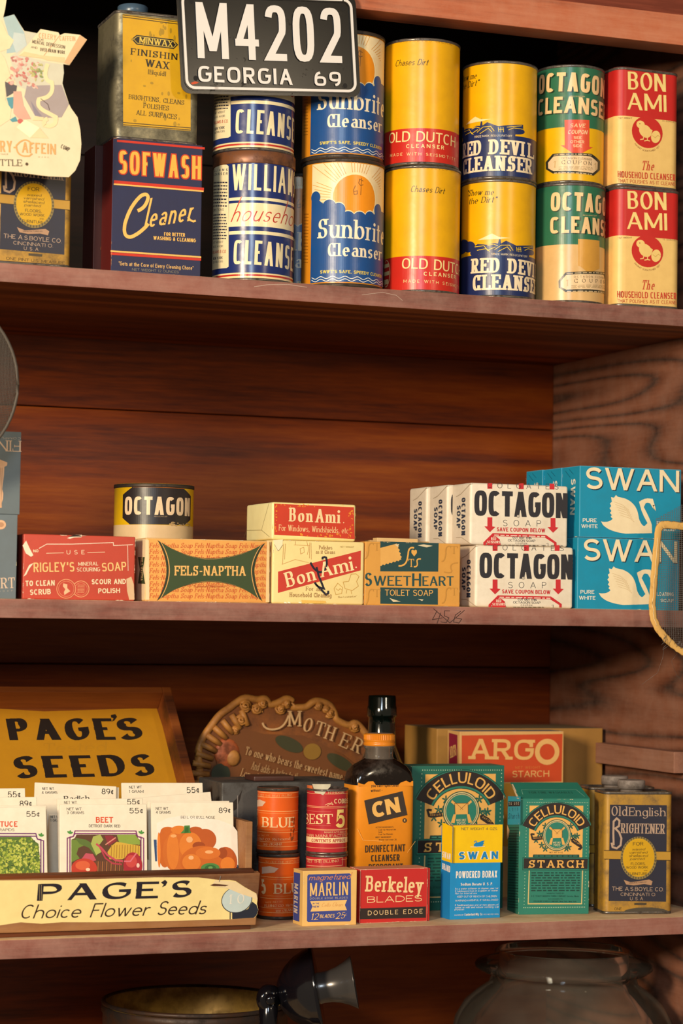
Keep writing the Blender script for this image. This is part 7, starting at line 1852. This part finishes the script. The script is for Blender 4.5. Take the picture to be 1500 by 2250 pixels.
for k in range(13):
    a = math.radians(112 + k * 8); cx, cy = 28, 128
    b.tube([(cx + 62 * math.cos(a) * 1.13, -13, cy + 62 * math.sin(a)), (cx + 80 * math.cos(a) * 1.13, -13, cy + 80 * math.sin(a))], 3.4, m_pl2, 8)
b.build('scrolled_rim', t)
for u, v, r in ((-2, 207, 8), (12, 203, 7), (19, 209, 6), (-6, 191, 7), (47, 209, 5), (40, 203, 6), (85, 207, 5), (98, 199, 6), (128, 183, 6), (-12, 180, 5), (93, 203, 5)):
    b = MB(); b.tube([(u + r * (1 - a * .045) * math.cos(a * .75 + u), -13 - a * .16, v + r * (1 - a * .045) * .85 * math.sin(a * .75 + u)) for a in range(20)], 1.9, m_pl2, 6); b.build('carved_scroll', t)
b = MB(); b.ball((-21, -12, 155), 15, 5, 17, rusty('faded_rose', '#a4522a', '#6a3418', .5, 0, 60)); b.ball((-15, -15, 150), 8, 4, 9, m_pl2); b.build('carved_rose', t)
# ---- licence plate
t = thing('licence_plate', 'black and white embossed licence plate hanging in front of the top shelf', 'licence plate', PLATE_ORIGIN, (0, -4.2, 0))
m_black = rusty('black_enamel', '#0d0c0c', '#2a2420', .2, 0, 50, .6, .85)
m_black.node_tree.nodes['Principled BSDF'].inputs['Specular IOR Level'].default_value = .18
m_white = rusty('white_enamel', '#d6d0cc', '#8a7a6c', .3, 0, 45, .66, .8)
m_edge = rusty('bare_steel_edge', '#6a655e', '#463a30', .35, .8, 60)
b = MB(); W, H = 186, 102
fnp = lambda u, v, o: (u, -o, v)
o2 = [(x + W / 2, y + H / 2) for x, y in rrect(W, H, 9)]
b.slab(o2, -1.2, 0, m_black, m_edge, fnp)


def emboss(quads, top, side, z1, inset=.0):
    for n_, q in enumerate(quads):
        A = sum(q[j - 1][0] * q[j][1] - q[j][0] * q[j - 1][1] for j in range(len(q)))
        if A < 0: q = q[::-1]
        z1 += .008 if n_ % 9 else -.064 * (n_ > 0)
        b.face([fnp(u, v, z1) for u, v in q], top)
        for j in range(len(q)): b.face([fnp(*q[j - 1], 0), fnp(*q[j], 0), fnp(*q[j], z1), fnp(*q[j - 1], z1)], side)


def rim_quads(g, w):
    c = [(x + W / 2, y + H / 2) for x, y in rrect(W - 2 * g, H - 2 * g, 8)]
    return ribbon(c + c[:1], w)


emboss(rim_quads(5.5, 5), m_black, m_black, .7); emboss(rim_quads(5.5, 2.6), m_white, m_white, 1.5)
for it in PLATE_TEXT:
    Q = text_quads(it[3], *it[4:9], it[9], track=it[10])
    emboss(Q, m_white, m_black, 1.6)
for u, v in ((15, 15), (170, 11), (172, 88), (15, 90)): b.art([('e', '#0c0a0a', 1, u, v, 2.3, 2.6, 0)], fnp)
b.art([('p', '#c8502c', 1, [9, 10, 14, 12, 18, 11, 15, 9.5, 10, 8.5])], fnp)
b.build('plate', t)
for u in (15, 172):
    b = MB(); b.tube([(u, -1.4, 95), (u, -3, 99), (u, 1, 108), (u, 6, 128), (u, 8, 134)], .8, m_edge, 6); b.build('hanging_wire', t)
# ---- hanging die-cut card
t = thing('advertising_card', 'cream die cut card with an open book and roses, hanging at the top left', 'card', (0, -45, 0))
b = MB(); O = [(CARD_OUTLINE[k], CARD_OUTLINE[k + 1]) for k in range(0, len(CARD_OUTLINE), 2)]
b.slab(O, -1.4, 0, paper('#e6d6b2', .6, .1), paper('#d8c498'))
b.art(CARD, lambda u, v, o: (u, -o, v)); b.build('card_body', t)
b = MB(); b.tube([(-392, .4, 520), (-394, 8, 545), (-396, 48, 585), (-396, 52.5, 590)], .7, paper('#b8a888'), 6); b.build('string', t)
# ---- wire fly swatter with cloth binding
m_wire = gloss('grey_wire', '#77706c', .45, .6)
m_cloth = rusty('tan_cloth', '#d8a85c', '#9a7034', .85, 0, 90, .55, .75)
t = thing('fly_swatter', 'wire mesh fly swatter with a tan cloth edge, hanging at the right edge', 'fly swatter', (0, -25, 0))
b = MB()
lim = lambda x: (-128 + 0 if x > 352 else -128 + (352 - x) * 1.6)
for k in range(45):
    x = 337 + k * 2.1
    z0 = max(-139, -101 - (x - 334) * 1.0) if x < 372 else -136
    z1 = 3 + (x - 338) * .52 if x < 400 else 35
    b.box(x - .17, -.17, z0, x + .17, .17, z1, m_wire, 0)
for k in range(84):
    z = -136 + k * 2.1
    x0 = 337 + (max(0, -101 - z) if z < -101 else 0)
    if z > 3: x0 = 338 + (z - 3) / .52
    b.box(x0, -.3, z - .17, 430, .04, z + .17, m_wire, 0)
R = random.Random(1)
for k in range(16):
    x = 345 + R.uniform(0, 24); z = -112 - R.uniform(0, 12)
    b.tube([(x, -.6, z), (x + R.uniform(-3, 3), -2, z - 4), (x + R.uniform(-6, 4), -1.5, z - 9)], .16, m_wire, 4)
b.build('wire_mesh', t)
b = MB()
path = [(430, -5.2), (368, -4.6), (350, -3.6), (343, -4), (339.5, -9), (337.5, -30), (335, -60), (333.2, -87), (335, -101), (341, -112), (350, -121), (359, -128.5), (369, -134.5), (385, -140), (405, -143), (430, -143)]
Pp = []
for k in range(len(path) - 1):
    for j in range(5):
        s = j / 5; Pp.append((path[k][0] * (1 - s) + path[k + 1][0] * s + R.uniform(-.25, .25), path[k][1] * (1 - s) + path[k + 1][1] * s + R.uniform(-.25, .25)))
secs = []
for k, (x, z) in enumerate(Pp):
    a = Pp[max(k - 1, 0)]; c = Pp[min(k + 1, len(Pp) - 1)]; dx, dz = c[0] - a[0], c[1] - a[1]; l = math.hypot(dx, dz); nx, nz = -dz / l, dx / l
    w = (4.1 if k < 55 else 3.2) + R.uniform(-.3, .3)
    secs.append([(x + nx * w * math.cos(q * PI / 4), -1.1 * math.sin(q * PI / 4) - .0, z + nz * w * math.cos(q * PI / 4)) for q in range(8)])
b.loft(secs, m_cloth)
b.tube([(x - .4 * (k % 4 < 2), -1.25, z) for k, (x, z) in enumerate(Pp[22:44])], .3, paper('#f0dcae'), 4)
b.build('cloth_binding', t)
b = MB(); b.tube([(408, 0, -2), (408, 0, 120), (408, 6, 190), (408, 16, 212), (408, 25.2, 216)], 1.3, m_wire, 8); b.build('handle', t)
for pth in ([(347, -1, -128), (346, 0, -140), (340, 0, -156), (322, 0, -168)], [(362, -1, -136), (356, 0, -144), (362, 0, -158), (372, 0, -168)]):
    b = MB(); b.tube(pth, .12, m_wire, 4); b.build('loose_thread', t)
# ---- round wire strainer
t = thing('wire_strainer', 'round grey wire mesh strainer hanging at the left edge of the photo', 'strainer', (-424, -60, 104))
m_w2 = gloss('dull_wire', '#50473e', .6, .2)
b = MB(); Rr = 81
for ax in (0, 1):
    for k in range(-52, 53):
        c = k * 1.55; hl = math.sqrt(max(Rr * Rr - c * c, 0))
        if hl < 4: continue
        P = []
        for j in range(17):
            q = -hl + 2 * hl * j / 16; d = -26 * (1 - (q * q + c * c) / (Rr * Rr)) - .25 * ((j + k) % 2)
            P.append((q, d, c) if ax == 0 else (c, d - .2, q))
        for j in range(16):
            p, r = P[j], P[j + 1]; w = .34
            if ax == 0: b.face([(p[0], p[1], p[2] - w), (r[0], r[1], r[2] - w), (r[0], r[1], r[2] + w), (p[0], p[1], p[2] + w)], m_w2)
            else: b.face([(p[0] + w, p[1], p[2]), (r[0] + w, r[1], r[2]), (r[0] - w, r[1], r[2]), (p[0] - w, p[1], p[2])], m_w2)
b.build('mesh_bowl', t)
b = MB(); b.tube([(82.5 * math.cos(2 * PI * k / 64), 0, 82.5 * math.sin(2 * PI * k / 64)) for k in range(65)], 1.6, m_w2, 8); b.build('rim_wire', t)
b = MB(); b.tube([(0, 0, 82), (0, 10, 104), (0, 40, 110), (0, 60.5, 112)], 1.8, m_w2, 8); b.build('handle', t)
# ---- glass jar
m_jar = thin_glass('thick_clear_glass', .03, .02)
b = MB()
b.lathe([(.1, -725), (104, -724), (118, -716), (120, -700), (120, -548), (116, -530), (106, -513), (92, -501), (80, -493), (78, -486), (80, -480), (90, -479), (95, -475.5), (95.4, -472.5), (93, -470), (82, -467.5), (75, -463), (73.5, -458), (71.5, -456.5), (69.5, -458), (69.5, -470), (72, -484), (76, -495), (100, -518), (111, -532), (116, -549), (116, -700), (113, -714), (104, -719), (.1, -720)], m_jar, 96)
o = b.build('glass_jar', None, (308, 120, 0)); tag(o, 'large empty glass jar with a flared lip at the bottom right', 'jar')
# ---- candlestick telephone
m_nickel = gloss('black_nickel', '#15141a', .12, .5, .3); m_bk = gloss('black_bakelite', '#0c0b10', .15, .0, .6); m_mouth = gloss('dark_horn', '#4a4644', .25, .4, .2)
t = thing('candlestick_telephone', 'black candlestick telephone transmitter with a flared mouthpiece', 'telephone', (-43.6, 70, S4))
AX = Vector((.917, -.355, .182)).normalized(); DC = Vector((6, 66, -478)) - Vector((-43.6, 70, S4))
b = MB(); b.lathe([(.1, -40), (12, -39), (18, -36), (27, -29), (35, -19), (40, -8), (42, -2), (43, 0)], m_bk, 64, ax=AX, org=DC); th_ = b.build('transmitter_housing', t)
b = MB(); b.lathe([(43.2, -1.5), (43.8, 0), (43.2, 1.5), (38, 2.2), (.1, 2.4)], m_nickel, 64, ax=AX, org=DC); b.build('face_ring', th_)
b = MB(); b.lathe([(16, 2), (15.5, 6), (16, 14), (18, 22), (21.5, 30), (26.5, 38), (26.8, 38.6), (25.6, 38.6), (20, 30), (16, 20), (13, 8), (5, 5)], m_mouth, 64, ax=AX, org=DC); b.build('mouthpiece', th_)
b = MB()
K = Vector((0, 0, 241))
b.lathe([(.1, -7), (11, -6), (13.5, -3), (13.5, 3), (11, 6), (.1, 7)], m_nickel, 32, ax=(.35, -.93, 0), org=K); b.ball((-1, -8, 241), 6, 5, 6, m_nickel)
b.tube([K, DC - AX * 37], 7, m_nickel, 16)
b.build('pivot_bracket', t)
b = MB(); b.lathe([(9, 8), (8, 20), (8, 200), (9.5, 212), (9.5, 232), (7, 236)], m_nickel, 32); b.build('stem', t)
b = MB(); b.lathe([(.1, 0), (50, 0), (52, 3), (50, 9), (38, 14), (16, 20), (9, 28)], m_bk, 64); b.build('base', t)
# ---- round canister
t = thing('round_canister', 'open round canister with a brassy inside below the seed box', 'canister', (-68.3, 236, S4))
m_out = rusty('dark_canister', '#3a2416', '#1e120c', .5, .1, 30); m_in = rusty('brassy_tin', '#c09a48', '#5a3e18', .4, .2, 28, .42, .7)
b = MB(); b.lathe([(.1, 0), (97, 0), (98, 2), (98, 202), (99.5, 204), (99.5, 210), (98, 211)], m_out, 96); b.build('canister_wall', t)
b = MB(); b.lathe([(98, 214), (97, 215.5), (95.6, 214.5), (95, 211), (95, 3), (.1, 2.5)], m_in, 96); b.build('inner_lining', t)
b = MB(); b.tube([(97.6 * math.cos(2 * PI * k / 72), 97.6 * math.sin(2 * PI * k / 72), 213.6) for k in range(73)], 2.4, m_out, 8); b.build('rolled_rim', t)
